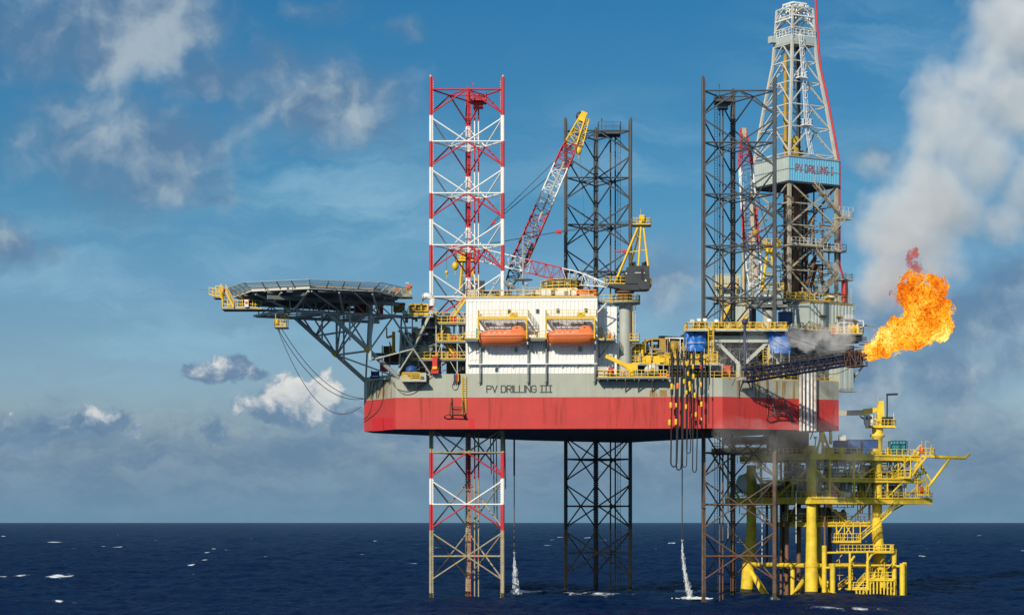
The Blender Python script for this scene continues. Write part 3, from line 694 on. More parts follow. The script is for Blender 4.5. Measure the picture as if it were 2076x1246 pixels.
# davits and lifeboats
def davit(px0, px1, label):
    a, b = qs(px0), qs(px1); root = thing('lifeboat_davit', label, 'davit', Q((a+b)/2,0,qz(690)), 'lifeboat davits'); D = 3.6
    mb = MB()
    for s in (a, b):
        mb.beam(Q(s,D,qz(691)), Q(s,D,qz(649)), .20, .24, (0,1,0)); mb.beam(Q(s,0,qz(651)), Q(s,D,qz(651)), .20, .26); mb.beam(Q(s,.2,qz(668)), Q(s,D-.4,qz(652)), .16)
    mb.beam(Q(a-.15,D,qz(650)), Q(b+.15,D,qz(650)), .22, .26)
    mb.build('frame', M['yellow'], root)
    mb = MB(); [mb.ob(Q((a+b)/2,D-.1-k*.55,qz(648)), e1*(b-a)/2, n1_*.07, V((0,0,.03))) for k in range(7)]; [mb.ob(Q(a+(b-a)*(k+.5)/9,(D+.1)/2,qz(648)+.002), e1*.03, n1_*(D-.2)/2, V((0,0,.02))) for k in range(9)]; mb.build('platform', M['midgrey'], root)
    mb = MB(); mb.rail([Q(a,.3,qz(647.3)), Q(a,D,qz(647.3)), Q(b+.3,D,qz(647.3)), Q(b+.3,.3,qz(647.3))], 1.1, .95, .045); mb.build('railing', M['yellow'], root)
    mb = MB(); s = a+(b-a)*.73; mb.ob(Q(s,D-1.,qz(642.5)), e1*.62, n1_*.5, V((0,0,.38))); mb.lathe(Q(s-.7,D-.9,qz(642)), [(.1,0),(.42,.02),(.42,.2),(.3,.22),(.3,.9),(.42,.92),(.42,1.3),(.1,1.32)], 12, e1); mb.tube(Q(s-.1,D-.4,qz(643)), Q(s-.1,D-.15,qz(643)), .22, 10); mb.build('winch', M['yellow'], root)
    mb = MB()
    for f in (.25,.8): s = a+(b-a)*f; mb.tube(Q(s,1.9,qz(652)), Q(s,1.9,qz(663)), .04, 5); mb.ob(Q(s,1.9,qz(658)), e1*.12, n1_*.1, V((0,0,.22)))
    for f in (.12,.5,.62): s = a+(b-a)*f; mb.tube(Q(s,.3,qz(656+3*f)), Q(s+1.6,.3,qz(657)), .07, 6); mb.ob(Q(s+.3,.3,qz(658)), e1*.3, n1_*.2, V((0,0,.14)))
    mb.build('fall_block', M['midgrey'], root)
    return root
davit(972.5, 1070, 'yellow davit frame over the lifeboat nearer the helideck, with a winch on top')
davit(1108.5, 1206, 'yellow davit frame over the lifeboat nearer the grey crane column, with a winch on top')
boat = thing('lifeboat', 'orange enclosed lifeboat hanging nearer the helideck, second from the crane column', 'lifeboat', Q(qs(1021.5),1.95,qz(702)), 'orange lifeboats')
BL = 8.15; LB0 = qs(971)
def sec(x, zk, zg, zr, wk, wg, wr, n=9):
    # closed section: keel, bilge, gunwale, canopy shoulder, roof
    h = [(0,zk),(wk*.55,zk+.06),(wk,zk+(zg-zk)*.38),(wg*.98,zk+(zg-zk)*.75),(wg,zg),(wg*.985,zg+(zr-zg)*.35),(wr,zg+(zr-zg)*.75),(wr*.68,zr-.05),(0,zr)]
    pts = [(y,z) for y,z in h] + [(-y,z) for y,z in h[-2:0:-1]]
    return [Q(LB0+x, 1.95+y, z) for y,z in pts]
z0 = qz(702); 
st = [(0.02,1.1,1.35,1.75,.25,.45,.3),(.25,.55,1.4,2.0,.5,.85,.55),(.55,.22,1.42,2.12,.75,1.15,.8),(1.1,.02,1.43,2.3,.9,1.4,1.),(1.6,0,1.43,2.42,.95,1.45,1.05),(3.5,0,1.42,2.5,1.,1.5,1.1),(5.4,0,1.42,2.52,1.,1.5,1.1),(7.,.05,1.43,2.52,.95,1.45,1.05),(7.25,.28,1.44,2.5,.9,1.4,1.),(7.8,.55,1.45,2.2,.75,1.3,.85),(8.1,.62,1.46,1.6,.6,1.2,.6)]
mb = MB(); mb.loft([sec(x,z0+a,z0+b,z0+c,w1,w2,w3) for x,a,b,c,w1,w2,w3 in st], True, True); mb.build('boat_hull', M['orange'], boat)
mb = MB(); 
sec2 = []
for x, zt, w in ((5.5,2.45,.75),(5.62,2.85,.85),(5.85,3.0,.88),(6.3,3.06,.9),(6.9,3.04,.9),(7.2,2.9,.88),(7.45,2.6,.85),(7.75,2.0,.7)):
    q = [(w,z0+1.6),(w,z0+1.6+(zt-1.6)*.72),(w*.72,z0+zt),(-w*.72,z0+zt),(-w,z0+1.6+(zt-1.6)*.72),(-w,z0+1.6)]; sec2.append([Q(LB0+x,1.95+y,z) for y,z in q])
mb.loft(sec2, False, True); wh = mb.build('wheelhouse', M['orange'], boat)
mb = MB(); mb.ob(Q(LB0+5.98,1.95,z0+3.02), e1*.18, n1_*.5, V((0,0,.06))); mb.ob(Q(LB0+6.3,1.95+.9,z0+2.75), e1*.16, n1_*.02, V((0,0,.09))); mb.build('pane', M['glass'], wh)
mb = MB(); mb.path([Q(LB0+x,1.95+w2+.03,z0+b) for x,a,b,c,w1,w2,w3 in st[1:]], .05, 6); mb.path([Q(LB0+x,1.95-w2-.03,z0+b) for x,a,b,c,w1,w2,w3 in st[1:]], .05, 6); mb.build('rubbing_strake', M['rust'], boat)
for x in (1.85,2.75,3.6,4.45):
    mb = MB(); mb.ob(Q(LB0+x,1.95+1.40,z0+1.93), e1*.14, (n1_+V((0,0,.25)))*.03, V((0,0,.06))); mb.build('porthole', M['white'], boat)
mb = MB(); mb.ob(Q(LB0+5.,1.95+1.36,z0+1.95), e1*.42, (n1_+V((0,0,.22)))*.04, V((0,0,.42))-n1_*.09); mb.build('hatch', M['orange'], boat)
mb = MB(); mb.tube(Q(LB0+7.95,1.95,z0+.35), Q(LB0+8.15,1.95,z0+.35), .22, 10); mb.ob(Q(LB0+8.05,2.1,z0+.32), e1*.1, n1_*.3, V((0,0,.22))); mb.build('propeller_guard', M['cream'], boat)
b2 = dup(boat, boat.location + e1*(qs(1107.5)-LB0), 'orange enclosed lifeboat hanging nearer the grey crane column, under its own davit')

# things on the quarters' roof
ds = thing('satellite_dish', 'large pale satellite dish on the white roof beside the banded leg', 'satellite dish', P(1033, 604, -3))
c = P(1032, 580, -3); axd = V((.50,-.30,.80)).normalized()
mb = MB(); prof = [(1.28*math.sqrt(t), .62*t-.3) for t in [i/8 for i in range(9)]]; prof[0] = (.02,-.3); mb.lathe(c, prof, 24, axd); mb.build('reflector', M['grey'], ds)
mb = MB(); fpt = c+axd*1.1
for k in range(3): t = 2.1*k; a = axd.orthogonal().normalized(); bb = axd.cross(a); mb.tube(c+(a*math.cos(t)+bb*math.sin(t))*1.2+axd*.3, fpt, .04, 5)
mb.tube(fpt, fpt+axd*.3, .12, 8); mb.build('feed_horn', M['galv'], ds)
mb = MB(); 
for dx in (-.7,.7): mb.tube(P(1033,604,-3)+V((dx,0,-.1)), c-axd*.3, .09, 6)
mb.tube(P(1033,604,-3)+V((0,.8,-.1)), c-axd*.3, .09, 6); mb.build('mount', M['midgrey'], ds)
ms_ = thing('antenna_mast', 'tall thin grey antenna mast rising over the middle of the white roof', 'mast', P(1061, 604, -1))
mb = MB(); mb.tube(P(1060.5,604,-1), P(1060.5,478,-1), .17, 8, .11); mb.build('pole', M['galv'], ms_)
mb = MB(); 
for y, wd in ((481,.7),(505,.5),(531,.4),(566,1.5)): mb.beam(P(1060.5,y,-1)-V((wd,0,0)), P(1060.5,y,-1)+V((wd,0,0)), .09)
mb.lathe(P(1060.5,568,-1), [(.2,0),(1.6,.02),(1.6,.14),(.2,.16)], 14); mb.tube(P(1055,566,-1), P(1055,552,-1), .06, 6); mb.tube(P(1068,568,-1), P(1068,556,-1), .05, 6); mb.tube(P(1050,604,-1), P(1050,570,-1), .05, 6); mb.tube(P(1070,604,-1), P(1070,572,-1), .05, 6)
mb.build('crossarm', M['midgrey'], ms_)
dh = thing('deckhouse', 'white stepped deckhouse on the roof right of the satellite dish', 'deckhouse', P(1110, 604, -3))
Yd = -3.2
mb = MB(); sec_ = [(1041,605),(1041,600),(1062,597),(1094,586),(1171,584),(1171,605)]
mb.loft([[P(x,y,Yd)+V((0,t,0)) for x,y in sec_] for t in (0,5)], False, True); mb.build('wall', M['wall'], dh)
mb = MB(); mb.rail([P(1096,586,Yd+.1), P(1168,584,Yd+.1)], 1.3, .9, .035); mb.rail([P(1062,596,Yd-.3), P(1095,596,Yd-.3)], 1.1, 1., .035); mb.build('railing', M['yellow'], dh)
mb = MB(); mb.ob(P(1121,596,Yd-.03), (.35,0,0),(0,.04,0),(0,0,.8)); mb.ob(P(1148,595,Yd-.03), (.3,0,0),(0,.04,0),(0,0,.4)); mb.build('vent_louvre', M['midgrey'], dh)
tk = thing('round_tank', 'broad dark round tank with a yellow rail on the deckhouse roof', 'tank', P(1140,586,2))
mb = MB(); mb.lathe(P(1141,588,1.5), [(.1,0),(3.25,0),(3.4,.15),(3.4,1.25),(3.1,1.5),(.1,1.7)], 28); mb.build('tank_shell', M['dark'], tk)
mb = MB(); pts = [P(1141,583,1.5)+V((3.5*math.cos(k*math.pi/8), 3.5*math.sin(k*math.pi/8), 0)) for k in range(16)]; mb.rail(pts, 1.1, 1.4, .04, closed=True); mb.build('railing', M['yellow'], tk)
rb = thing('rescue_boat_cover', 'orange covered rescue craft with a white band at the right end of the roof', 'rescue craft', P(1190,604,-3.4))
mb = MB(); n_ = 14
def cap(x, r, rz): return [P(x,596,-3.4)+V((0, r*math.cos(t), rz*math.sin(t))) for t in [2*math.pi*k/n_ for k in range(n_)]]
mb.loft([cap(1168.5,.3,.5), cap(1170,.8,.74), cap(1174,1.,.82), cap(1205,1.,.82), cap(1210,.8,.74), cap(1211.5,.3,.5)], True, True); mb.build('cover', M['orange2'], rb)
mb = MB(); mb.tube(P(1175,598,-4.42), P(1204,598,-4.42), .09, 8); mb.build('band', M['white'], rb)
mb = MB(); 
for x in (1176,1203): mb.ob(P(x,605,-3.4), (.15,0,0),(0,.9,0),(0,0,.35))
mb.build('cradle', M['midgrey'], rb)
for i, (x0,x1,y0,Y,lab,mt) in enumerate(((951,967,588,-4.,'cream ventilation box at the left end of the roof','cream'),(971,985,597,-3,'low grey ventilation box second from the left on the roof','galv'),(988,1004,598,-3,'low cream plant box left of the satellite dish','cream'))):
    t = thing('plant_box', lab, 'plant box', P((x0+x1)/2,604,Y)); mb = MB(); p, q = P(x0,y0,Y), P(x1,604,Y); mb.box(p.x,Y,q.z-.3,q.x,Y+1.6,p.z); mb.build('casing', M[mt], t)
    mb = MB(); mb.box(p.x-.05,Y-.05,p.z,q.x+.05,Y+1.65,p.z+.08)
    for k in range(4): zz = q.z+.15+k*(p.z-q.z-.3)/4; mb.box(p.x+.15,Y-.04,zz,q.x-.15,Y-.005,zz+.08)
    mb.build('louvre', M['galv'], t)
# ---------------- cranes
def crane_boom(root, p, q, up, nb, w0, w1, bands, mats):
    # lattice boom tapering at both ends
    p = V(p); q = V(q); a = p.lerp(q,.18); b = p.lerp(q,.86)
    mb = MB(); mb.truss(p, a, .5, w1, 5, .085, .05, up, lambda t: bands(t*.18), .5, w1)
    mb.truss(a, b, w1, w1, nb, .095, .05, up, lambda t: bands(.18+t*.68)); mb.truss(b, q, w1, .7, 4, .085, .05, up, lambda t: bands(.86+t*.14), w1, .7)
    return mb.build('boom', mats, root)
def hook(root, p, top, big, mat, name='hook_block'):
    p = V(p); mb = MB(); h = 1.5 if big else .7; wd = .55 if big else .28
    mb.lathe(p, [(.05,0),(wd*.5,h*.06),(wd,h*.35),(wd,h*.7),(wd*.6,h*.92),(.06,h)], 12)
    pts = [p-V((0,0,.02)), p-V((0,0,.25)), p+V((.16,0,-.45)), p+V((.05,0,-.66)), p+V((-.14,0,-.55))]; mb.path(pts, .07, 6)
    o = mb.build(name, mat, root)
    mb = MB(); mb.tube(p+V((0,0,h)), top, .03 if not big else .05, 5); mb.build('hoist_rope', M['rope'], root)

# front crane on its grey column
YA = -2.2; ca = thing('pedestal_crane', 'grey column crane with dark cab and yellow A-frame, boom lowered over the living quarters', 'crane', P(1267,757,YA), 'rig cranes')
b = P(1267,757,YA); t = P(1267,612,YA)
mb = MB(); mb.tube(b-V((0,0,1)), t, .96, 24); mb.lathe(P(1267,622,YA), [(.96,0),(1.25,.5),(1.25,.8)], 24); mb.build('column', M['grey'], ca)
mb = MB(); mb.lathe(P(1267,617,YA), [(.9,0),(2.5,.05),(2.55,.35),(.9,.4)], 28); mb.ob(P(1232,615,YA)+V((0,-.3,0)), (2.,0,0),(0,1.1,0),(0,0,.15)); mb.build('access_platform', M['midgrey'], ca)
mb = MB(); pts = [P(1267,613,YA)+V((2.45*math.cos(a),2.45*math.sin(a),0)) for a in [math.radians(200+k*20) for k in range(17)]]; mb.rail(pts, 1.15, .9, .05)
mb.rail([P(1211,613,YA)+V((0,-1.3,0)), P(1247,613,YA)+V((0,-1.3,0))], 1.15, .9, .05); mb.build('platform_railing', M['yellow'], ca)
mb = MB(); mb.tube(P(1267,612,YA), P(1267,591,YA), .98, 24); mb.tube(P(1267,605,YA), P(1267,599,YA), 1.12, 24); mb.tube(P(1267,594,YA), P(1267,588,YA), 1.5, 24); mb.build('slewing_ring', M['rust'], ca)
mb = MB()
pl = [(1238,586,1.4),(1260,590,1.7),(1300,590,1.7),(1316,586,1.5)]
# dark machinery house: deep platform and faceted house
def pbox(mb, x0, y0, x1, y1, Y0, Y1, Yr=None): 
    Yr = YA if Yr is None else Yr; p, q = P(x0,y0,Yr), P(x1,y1,Yr); mb.box(p.x, Y0, q.z, q.x, Y1, p.z)
def plate(mb, poly, Yr, t0, t1):
    mb.loft([[P(x,y,Yr)+V((0,t,0)) for x,y in poly] for t in (t0,t1)], False, True)
plate(mb, [(1234,577),(1287,577),(1319,575),(1319,583),(1313,589),(1262,590),(1246,584),(1233,581)], YA, -1.6, 1.6)
plate(mb, [(1270,546),(1277,541),(1315,541),(1316,577),(1266,577),(1266,552)], YA, -1.75, 1.5)
plate(mb, [(1293,577),(1316,577),(1316,588),(1300,589),(1293,585)], YA, -1.85, 1.4)
mb.box(*(P(1316,577,YA)+V((-.02,-1.2,-.4))), *(P(1320,565,YA)+V((0,-.2,0))))
cabh = mb.build('machinery_house', M['dark'], ca)
mb = MB(); mb.ob(P(1301,558,YA)+V((0,-1.77,0)), (.22,0,0),(0,.03,0),(0,0,.9)); mb.build('door', M['black'], cabh)
mb = MB()
pbox(mb, 1286, 554.4, 1298, 555.6, YA-1.80, YA-1.755); pbox(mb, 1303, 554.6, 1306, 556, YA-1.80, YA-1.755); pbox(mb, 1267, 555.5, 1270, 557.5, YA-1.80, YA-1.755)
plate(mb, [(1305.5,572),(1308,568),(1309.3,571),(1310.5,572)], YA, -1.81, -1.77)
mb.build('white_marking', M['white'], cabh)
mb = MB(); mb.rail([P(1226,577,YA)+V((0,-1.6,0)), P(1287,577,YA)+V((0,-1.6,0))], 1.2, .85, .05); mb.rail([P(1226,577,YA)+V((0,-1.6,0)), P(1226,577,YA)+V((0,1.6,0))], 1.2, .85, .05)
mb.rail([P(1318,577,YA)+V((0,-1.6,0)), P(1318,577,YA)+V((0,1.,0))], 1., .9, .03); mb.build('house_railing', M['yellow'], ca)
mb = MB()
for (x0,y0,t0,x1,y1,t1,r) in ((1300,444,-.3,1246.5,574,-1.2,.19),(1301,444,.3,1247,574,1.,.19),(1300,446,-.4,1293.5,541,-1.3,.19),(1303,446,-.2,1313,541,-1.2,.18),(1303,446,.4,1279,535,1.2,.15)):
    mb.tube(P(x0,y0,YA)+V((0,t0,0)), P(x1,y1,YA)+V((0,t1,0)), r, 10)
mb.tube(P(1276,512,YA)+V((0,-.8,0)), P(1296,510,YA)+V((0,-1,0)), .1, 6); mb.tube(P(1296,509,YA)+V((0,-1,0)), P(1312,509,YA)+V((0,-.9,0)), .1, 6); mb.tube(P(1288,479,YA), P(1297,480,YA), .09, 6)
mb.ob(P(1301,443,YA), (.42,0,0),(0,.5,0),(0,0,.55)); mb.build('a_frame', M['yellow'], ca)
mb = MB(); mb.lathe(P(1304,445,YA)+V((0,-.45,0)), [(.1,0),(.55,.02),(.55,.85),(.1,.9)], 14, (0,1,0)); mb.ob(P(1300,457.6,YA), (1.6,0,0),(0,1,0),(0,0,.08)); mb.build('head_sheave', M['dark'], ca)
mb = MB(); c0_ = P(1300,456.6,YA); mb.rail([c0_+V((-1.5,-1,0)), c0_+V((1.5,-1,0)), c0_+V((1.5,1,0)), c0_+V((-1.5,1,0))], 1.1, .8, .04, closed=True); mb.tube(P(1299,438,YA), P(1299,424,YA), .03, 5); mb.build('head_railing', M['yellow'], ca)
mb = MB(); mb.tube(P(1264,510,YA)+V((0,-.4,0)), P(1244,510.5,YA)+V((0,-.4,0)), .10, 6); mb.ob(P(1266,510,YA)+V((0,-.4,0)), (.35,0,0),(0,.3,0),(0,0,.2)); mb.build('beacon_arm', M['red2'], ca)
mb = MB()
for (x,y) in ((1274,548),(1280,540),(1285,537),(1305,538),(1310,536)): mb.ob(P(x,y,YA), (.3,0,0),(0,.6,0),(0,0,.45))
mb.lathe(P(1262,568,YA)+V((0,-.8,0)), [(.1,0),(.85,.02),(.85,.15),(.5,.2),(.5,1.4),(.85,1.45),(.85,1.6),(.1,1.62)], 16, (0,1,0)); mb.build('winch', M['black'], ca)
tipA = P(921,503,12.9); rootA = P(1232,579,YA)
bands = lambda t: 0 if t < .25 else 1 if t < .52 else 0 if t < .77 else 1
crane_boom(ca, rootA, tipA, (0,0,1), 14, .5, 2.1, bands, [M['white'],M['red']])
mb = MB(); mb.ob(tipA+V((.3,0,.1)), (1.,-.4,.2),(.25,.5,0),(0,0,.45)); mb.lathe(tipA+V((-.3,-.5,0)), [(.1,0),(.5,.05),(.5,.9),(.1,.95)], 12, (0,1,0)); mb.build('boom_tip', M['red2'], ca)
hook(ca, P(905.5,556,13.2), P(905.5,503,13.2), False, M['yellow'])
hook(ca, P(923,548,13.2), P(923,508,13.2), True, M['yellow'])
mb = MB()
hs = P(1303,446,YA)
j1 = P(1132,470,4.); mb.ob(j1, (.5,0,0),(0,.25,0),(0,0,.28))
o_ = mb.build('bridle_block', M['red2'], ca)
mb = MB()
for d in (-.25,0,.25): mb.tube(hs+V((0,d,d)), j1+V((0,d,d*.6)), .035, 5)
for d in (-.25,.25): mb.tube(j1+V((0,d,0)), tipA.lerp(rootA,.12)+V((0,d,1.)), .035, 5)
mb.build('pendant_rope', M['rope'], ca)

# second crane, far side of the bow, boom raised steeply
YB = 26.; cb = thing('pedestal_crane', 'crane behind the banded leg with its red, white and yellow tipped boom raised steeply', 'crane', P(985,757,YB), 'rig cranes')
b = P(985,640,YB); b.z = ZD
mb = MB(); mb.tube(b, P(985,598,YB), .95, 20); mb.build('column', M['grey'], cb)
mb = MB()
for s in (-1, 1): p = P(985,598,YB)+V((0,s*1.,0)); mb.box(p.x-4.4, p.y-.5, p.z-.2, p.x+4.6, p.y+.5, p.z+.5)
p = P(985,598,YB); mb.box(p.x-4, p.y-1.4, p.z+.5, p.x-.2, p.y+1.4, p.z+2.4); mb.build('machinery_house', M['dark'], cb)
mb = MB()
for (x0,y0,t0,x1,y1,t1,r) in ((938,520,-.6,932,594,-1.2,.2),(938,520,.6,934,594,1.2,.2),(945,524,-.6,976,590,-1.2,.2),(948,540,.6,984,594,1.2,.2)): mb.tube(P(x0,y0,YB)+V((0,t0,0)), P(x1,y1,YB)+V((0,t1,0)), r, 8)
for y in (546,560,578): mb.tube(P(936-(y-520)*.07,y,YB)+V((0,-1,0)), P(946+(y-524)*.45,y,YB)+V((0,-1,0)), .09, 6)
mb.ob(P(940,520,YB), (.8,0,0),(0,.7,0),(0,0,1.)); mb.build('a_frame', M['yellow'], cb)
mb = MB(); c0_ = P(943,529.5,YB); mb.ob(c0_, (1.6,0,0),(0,1.3,0),(0,0,.08)); mb.rail([c0_+V((-1.5,-1.2,.08)), c0_+V((1.5,-1.2,.08)), c0_+V((1.5,1.2,.08)), c0_+V((-1.5,1.2,.08))], 1.2, .8, .045, closed=True); mb.build('head_platform', M['yellow'], cb)
rB, tB = P(1033,575,YB), P(1181,238,YB+4)
bands = lambda t: 2 if t < .09 else 1 if t < .40 else 0 if t < .69 else 1 if t < .82 else 3
p, q = rB, tB; a = p.lerp(q,.14); e = p.lerp(q,.80); mb = MB(); up = (0,1,0)
mb.truss(p, a, 1.4, 2.7, 4, .13, .075, up, lambda t: bands(t*.14), .6, 2.5); mb.truss(a, e, 2.7, 2.5, 13, .14, .075, up, lambda t: bands(.14+t*.66), 2.5, 2.3); mb.truss(e, q, 2.3, 1.0, 5, .14, .075, up, lambda t: bands(.80+.2*t), 2.2, .9)
mb.build('boom', [M['white'],M['red'],M['dark'],M['yellow']], cb)
dB = (q-p).normalized(); sB = dB.cross(V((0,1,0))).normalized()
mb = MB(); mb.beam(p.lerp(q,.12)+V((0,-1.4,0))+sB*-.2, p.lerp(q,.73)+V((0,-1.2,0))+sB*-.2, .28, .12, (0,1,0)); mb.build('boom_walkway', M['beige'], cb)
mb = MB(); c1_ = p.lerp(q,.85); mb.truss(c1_-sB*1.6, q-sB*.9, 1., .7, 6, .11, .07, up); mb.ob(q+dB*.1, dB*.9, sB*.55, V((0,.6,0))); mb.build('tip_frame', M['yellow'], cb)
mb = MB(); mb.lathe(q+sB*.5+V((0,-.4,0)), [(.1,0),(.75,.02),(.75,.8),(.1,.85)], 14, (0,1,0)); mb.ob(p.lerp(q,.74)-sB*1.5, dB*.35, sB*.3, V((0,1.2,0))); mb.ob(p.lerp(q,.2)-sB*1., dB*1.7, sB*.3, V((0,.6,0))); mb.build('sheave', M['dark'], cb)
hook(cb, P(1173,314,YB+3), P(1173,262,YB+4), True, M['yellow'])
mb = MB(); ap = P(942,513,YB)
j = P(1000,452,YB+1); mb.ob(j, (.45,0,.3),(0,.3,0),(0,0,.25)); mb.build('bridle_block', M['red2'], cb)
mb = MB()
for d in (-.3,.3):
    mb.tube(ap+V((0,d,0)), j+V((0,d,0)), .035, 5); mb.tube(j+V((0,d,0)), p.lerp(q,.79)-sB*1.4+V((0,d,0)), .035, 5); mb.tube(j+V((0,d,.3)), p.lerp(q,.9)-sB*1.0+V((0,d,0)), .03, 5)
mb.tube(q+sB*1., P(1187,470,YB+4), .018, 4); mb.build('pendant_rope', M['rope'], cb)

# third crane, behind the near aft leg
YC = 15.5; cc_ = thing('pedestal_crane', 'crane half hidden behind the near dark leg, grey cab and upright red and white boom', 'crane', P(1555,700,YC), 'rig cranes')
b = P(1557,690,YC); mb = MB(); mb.tube(V((b.x,b.y,ZD)), P(1557,628,YC), 1., 20); mb.build('column', M['grey'], cc_)
mb = MB()
pbox(mb, 1513, 619, 1595, 624, YC-1.8, YC+1.6, YC); plate(mb, [(1540,620),(1540,600),(1546,592),(1582,590),(1584,620)], YC, -2, 1.4); h_ = mb.build('machinery_house', M['midgrey'], cc_)
mb = MB(); pbox(mb, 1546, 600, 1551, 602.5, YC-2.04, YC-2.0, YC); pbox(mb, 1556, 600, 1560, 602.5, YC-2.04, YC-2.0, YC); pbox(mb, 1566, 599, 1570, 601.5, YC-2.04, YC-2.0, YC); pbox(mb, 1574, 602, 1584, 603.5, YC-2.04, YC-2.0, YC)
pbox(mb, 1555, 615, 1566, 617.5, YC-2.04, YC-2.0, YC); mb.build('white_marking', M['white'], h_)
mb = MB(); pbox(mb, 1544, 603, 1556, 616, YC-2.02, YC-1.99, YC); mb.build('window', M['glass'], h_)
mb = MB()
for (x0,y0,t0,x1,y1,t1,r) in ((1556,500,-.7,1543,590,-1.4,.26),(1558,500,.7,1546,592,1.2,.2),(1562,505,-.7,1572,590,-1.4,.26),(1566,500,.7,1578,592,1.2,.2)): mb.tube(P(x0,y0,YC)+V((0,t0,0)), P(x1,y1,YC)+V((0,t1,0)), r, 10)
for y in (530,558,578): mb.tube(P(1545,y,YC)+V((0,-1,0)), P(1570,y,YC)+V((0,-1,0)), .09, 6)
mb.ob(P(1560,500,YC), (1.2,0,0),(0,.9,0),(0,0,.5)); mb.build('a_frame', M['yellow'], cc_)
mb = MB(); c0_ = P(1562,500,YC); mb.rail([c0_+V((-1.8,-1.4,0)), c0_+V((1.8,-1.4,0)), c0_+V((1.8,1.4,0)), c0_+V((-1.8,1.4,0))], 1.2, .9, .05, closed=True); c0_ = P(1557,590,YC); mb.rail([c0_+V((-1.6,-1.9,0)), c0_+V((2.6,-1.9,0)), c0_+V((2.6,1.4,0))], 1.2, .9, .05); mb.build('railing', M['yellow'], cc_)
rC, tC = P(1531,604,YC), P(1507,262,YC+6)
bands = lambda t: 0 if t < .28 else 1 if t < .52 else 0 if t < .74 else 1
p, q = rC, tC; mb = MB(); a = p.lerp(q,.15); e = p.lerp(q,.82); up = (0,1,0)
mb.truss(p, a, 1.2, 2.6, 4, .13, .065, up, lambda t: bands(t*.15), .6, 2.3); mb.truss(a, e, 2.6, 2.2, 14, .13, .06, up, lambda t: bands(.15+.67*t), 2.3, 2.); mb.truss(e, q, 2.2, .9, 5, .13, .07, up, lambda t: 1, 2., .7)
mb.build('boom', [M['white'],M['red']], cc_)
mb = MB(); mb.beam(p.lerp(q,.1)+V((.2,-1.3,0)), p.lerp(q,.62)+V((.3,-1.1,0)), .6, .3, (0,1,0)); mb.ob(p.lerp(q,.96), (.4,0,0),(0,.5,0),(0,0,1.3)); mb.build('boom_walkway', M['beige'], cc_)
hook(cc_, P(1531,482,YC-3), P(1522,330,YC+2), True, M['ochre'])
hook(cc_, P(1504,421,YC+5), P(1505,270,YC+5), False, M['yellow'])
mb = MB(); 
for d in (-.4,.4): mb.tube(P(1560,498,YC)+V((0,d,0)), p.lerp(q,.9)+V((.4,d,0)), .035, 5)
mb.build('pendant_rope', M['rope'], cc_)
# ---------------- helideck on its bow truss
HD_C = V((-31.3,-10,0)); HR = 13.5; HZD = 49.85
heli = thing('helideck', 'octagonal helideck cantilevered over the bow on grey steel trusses', 'helideck', HD_C+V((0,0,46)))
oc = [HD_C+V((HR*math.sin(k*math.pi/4), -HR*math.cos(k*math.pi/4), 0)) for k in range(8)]     # vertex 0 towards the camera
def ocr(r, z): return [V((HD_C.x+(p.x-HD_C.x)*r, HD_C.y+(p.y-HD_C.y)*r, z)) for p in oc]
mb = MB(); mb.loft([ocr(1.,HZD-.22), ocr(1.,HZD)], False, True); mb.build('deck_plate', M['galv'], heli)
mb = MB()
for k in range(8):
    a, b = oc[k], oc[(k+1)%8]; mb.beam(a+V((0,0,HZD-.48)), b+V((0,0,HZD-.48)), .2, .46)
mb.build('edge_girder', M['cream'], heli)
mb = MB(); a_ = V((AX.x,AX.y,0)); n_v = V((NX.x,NX.y,0))
for i in range(-4, 5):
    o = i*2.9; L_ = math.sqrt(max(HR**2*.9-o*o, 1)); c = HD_C + n_v*o + V((0,0,HZD-.72)); mb.beam(c-a_*L_, c+a_*L_, .18, .75)
    c = HD_C + a_*o + V((0,0,HZD-.62)); mb.beam(c-n_v*L_, c+n_v*L_, .14, .5)
for i in (-1, 0, 1): c = HD_C + a_*i*7 + V((0,0,HZD-1.35)); mb.beam(c-n_v*10, c+n_v*10, .3, .5)
for i in (-1, 1): c = HD_C + n_v*i*6 + V((0,0,HZD-1.7)); mb.beam(c-a_*11.5, c+a_*11.5, .35, .6)
mb.build('deck_girder', M['midgrey'], heli)
mb = MB(); mesh_ = MB()
for k in range(8):
    a, b = oc[k], oc[(k+1)%8]; out = ((a+b)/2-HD_C).normalized(); nn = 4
    for i in range(nn):
        p = a.lerp(b, i/nn); o = out if i else (a-HD_C).normalized(); mb.beam(p+V((0,0,HZD-.55)), p+o*1.5+V((0,0,HZD+.62)), .13, .2)
    o1 = a+((a-HD_C).normalized())*1.62; o2 = b+((b-HD_C).normalized())*1.62
    mb.beam(o1+V((0,0,HZD+.62)), o2+V((0,0,HZD+.62)), .08); mb.beam(o1.lerp(a,.5)+V((0,0,HZD+.1)), o2.lerp(b,.5)+V((0,0,HZD+.1)), .06)
mb.build('net_frame', M['beige'], heli)
nm = bpy.data.materials.new('safety_net'); nm.use_nodes = True; nt = nm.node_tree; L = nt.links; b = nt.nodes['Principled BSDF']; b.inputs['Base Color'].default_value = (.30,.42,.38,1); b.inputs['Roughness'].default_value = .8
tb = nd(nt,'ShaderNodeBsdfTransparent'); ms = nd(nt,'ShaderNodeMixShader'); ms.inputs[0].default_value = .34; L.new(tb.outputs[0], ms.inputs[1]); L.new(b.outputs[0], ms.inputs[2]); L.new(ms.outputs[0], nt.nodes['Material Output'].inputs[0])
mb = MB(); mb.loft([ocr(1.01,HZD-.35), [a+((a-HD_C).normalized())*1.62+V((0,0,HZD+.6)) for a in oc]], False, False); mb.build('safety_net', nm, heli)
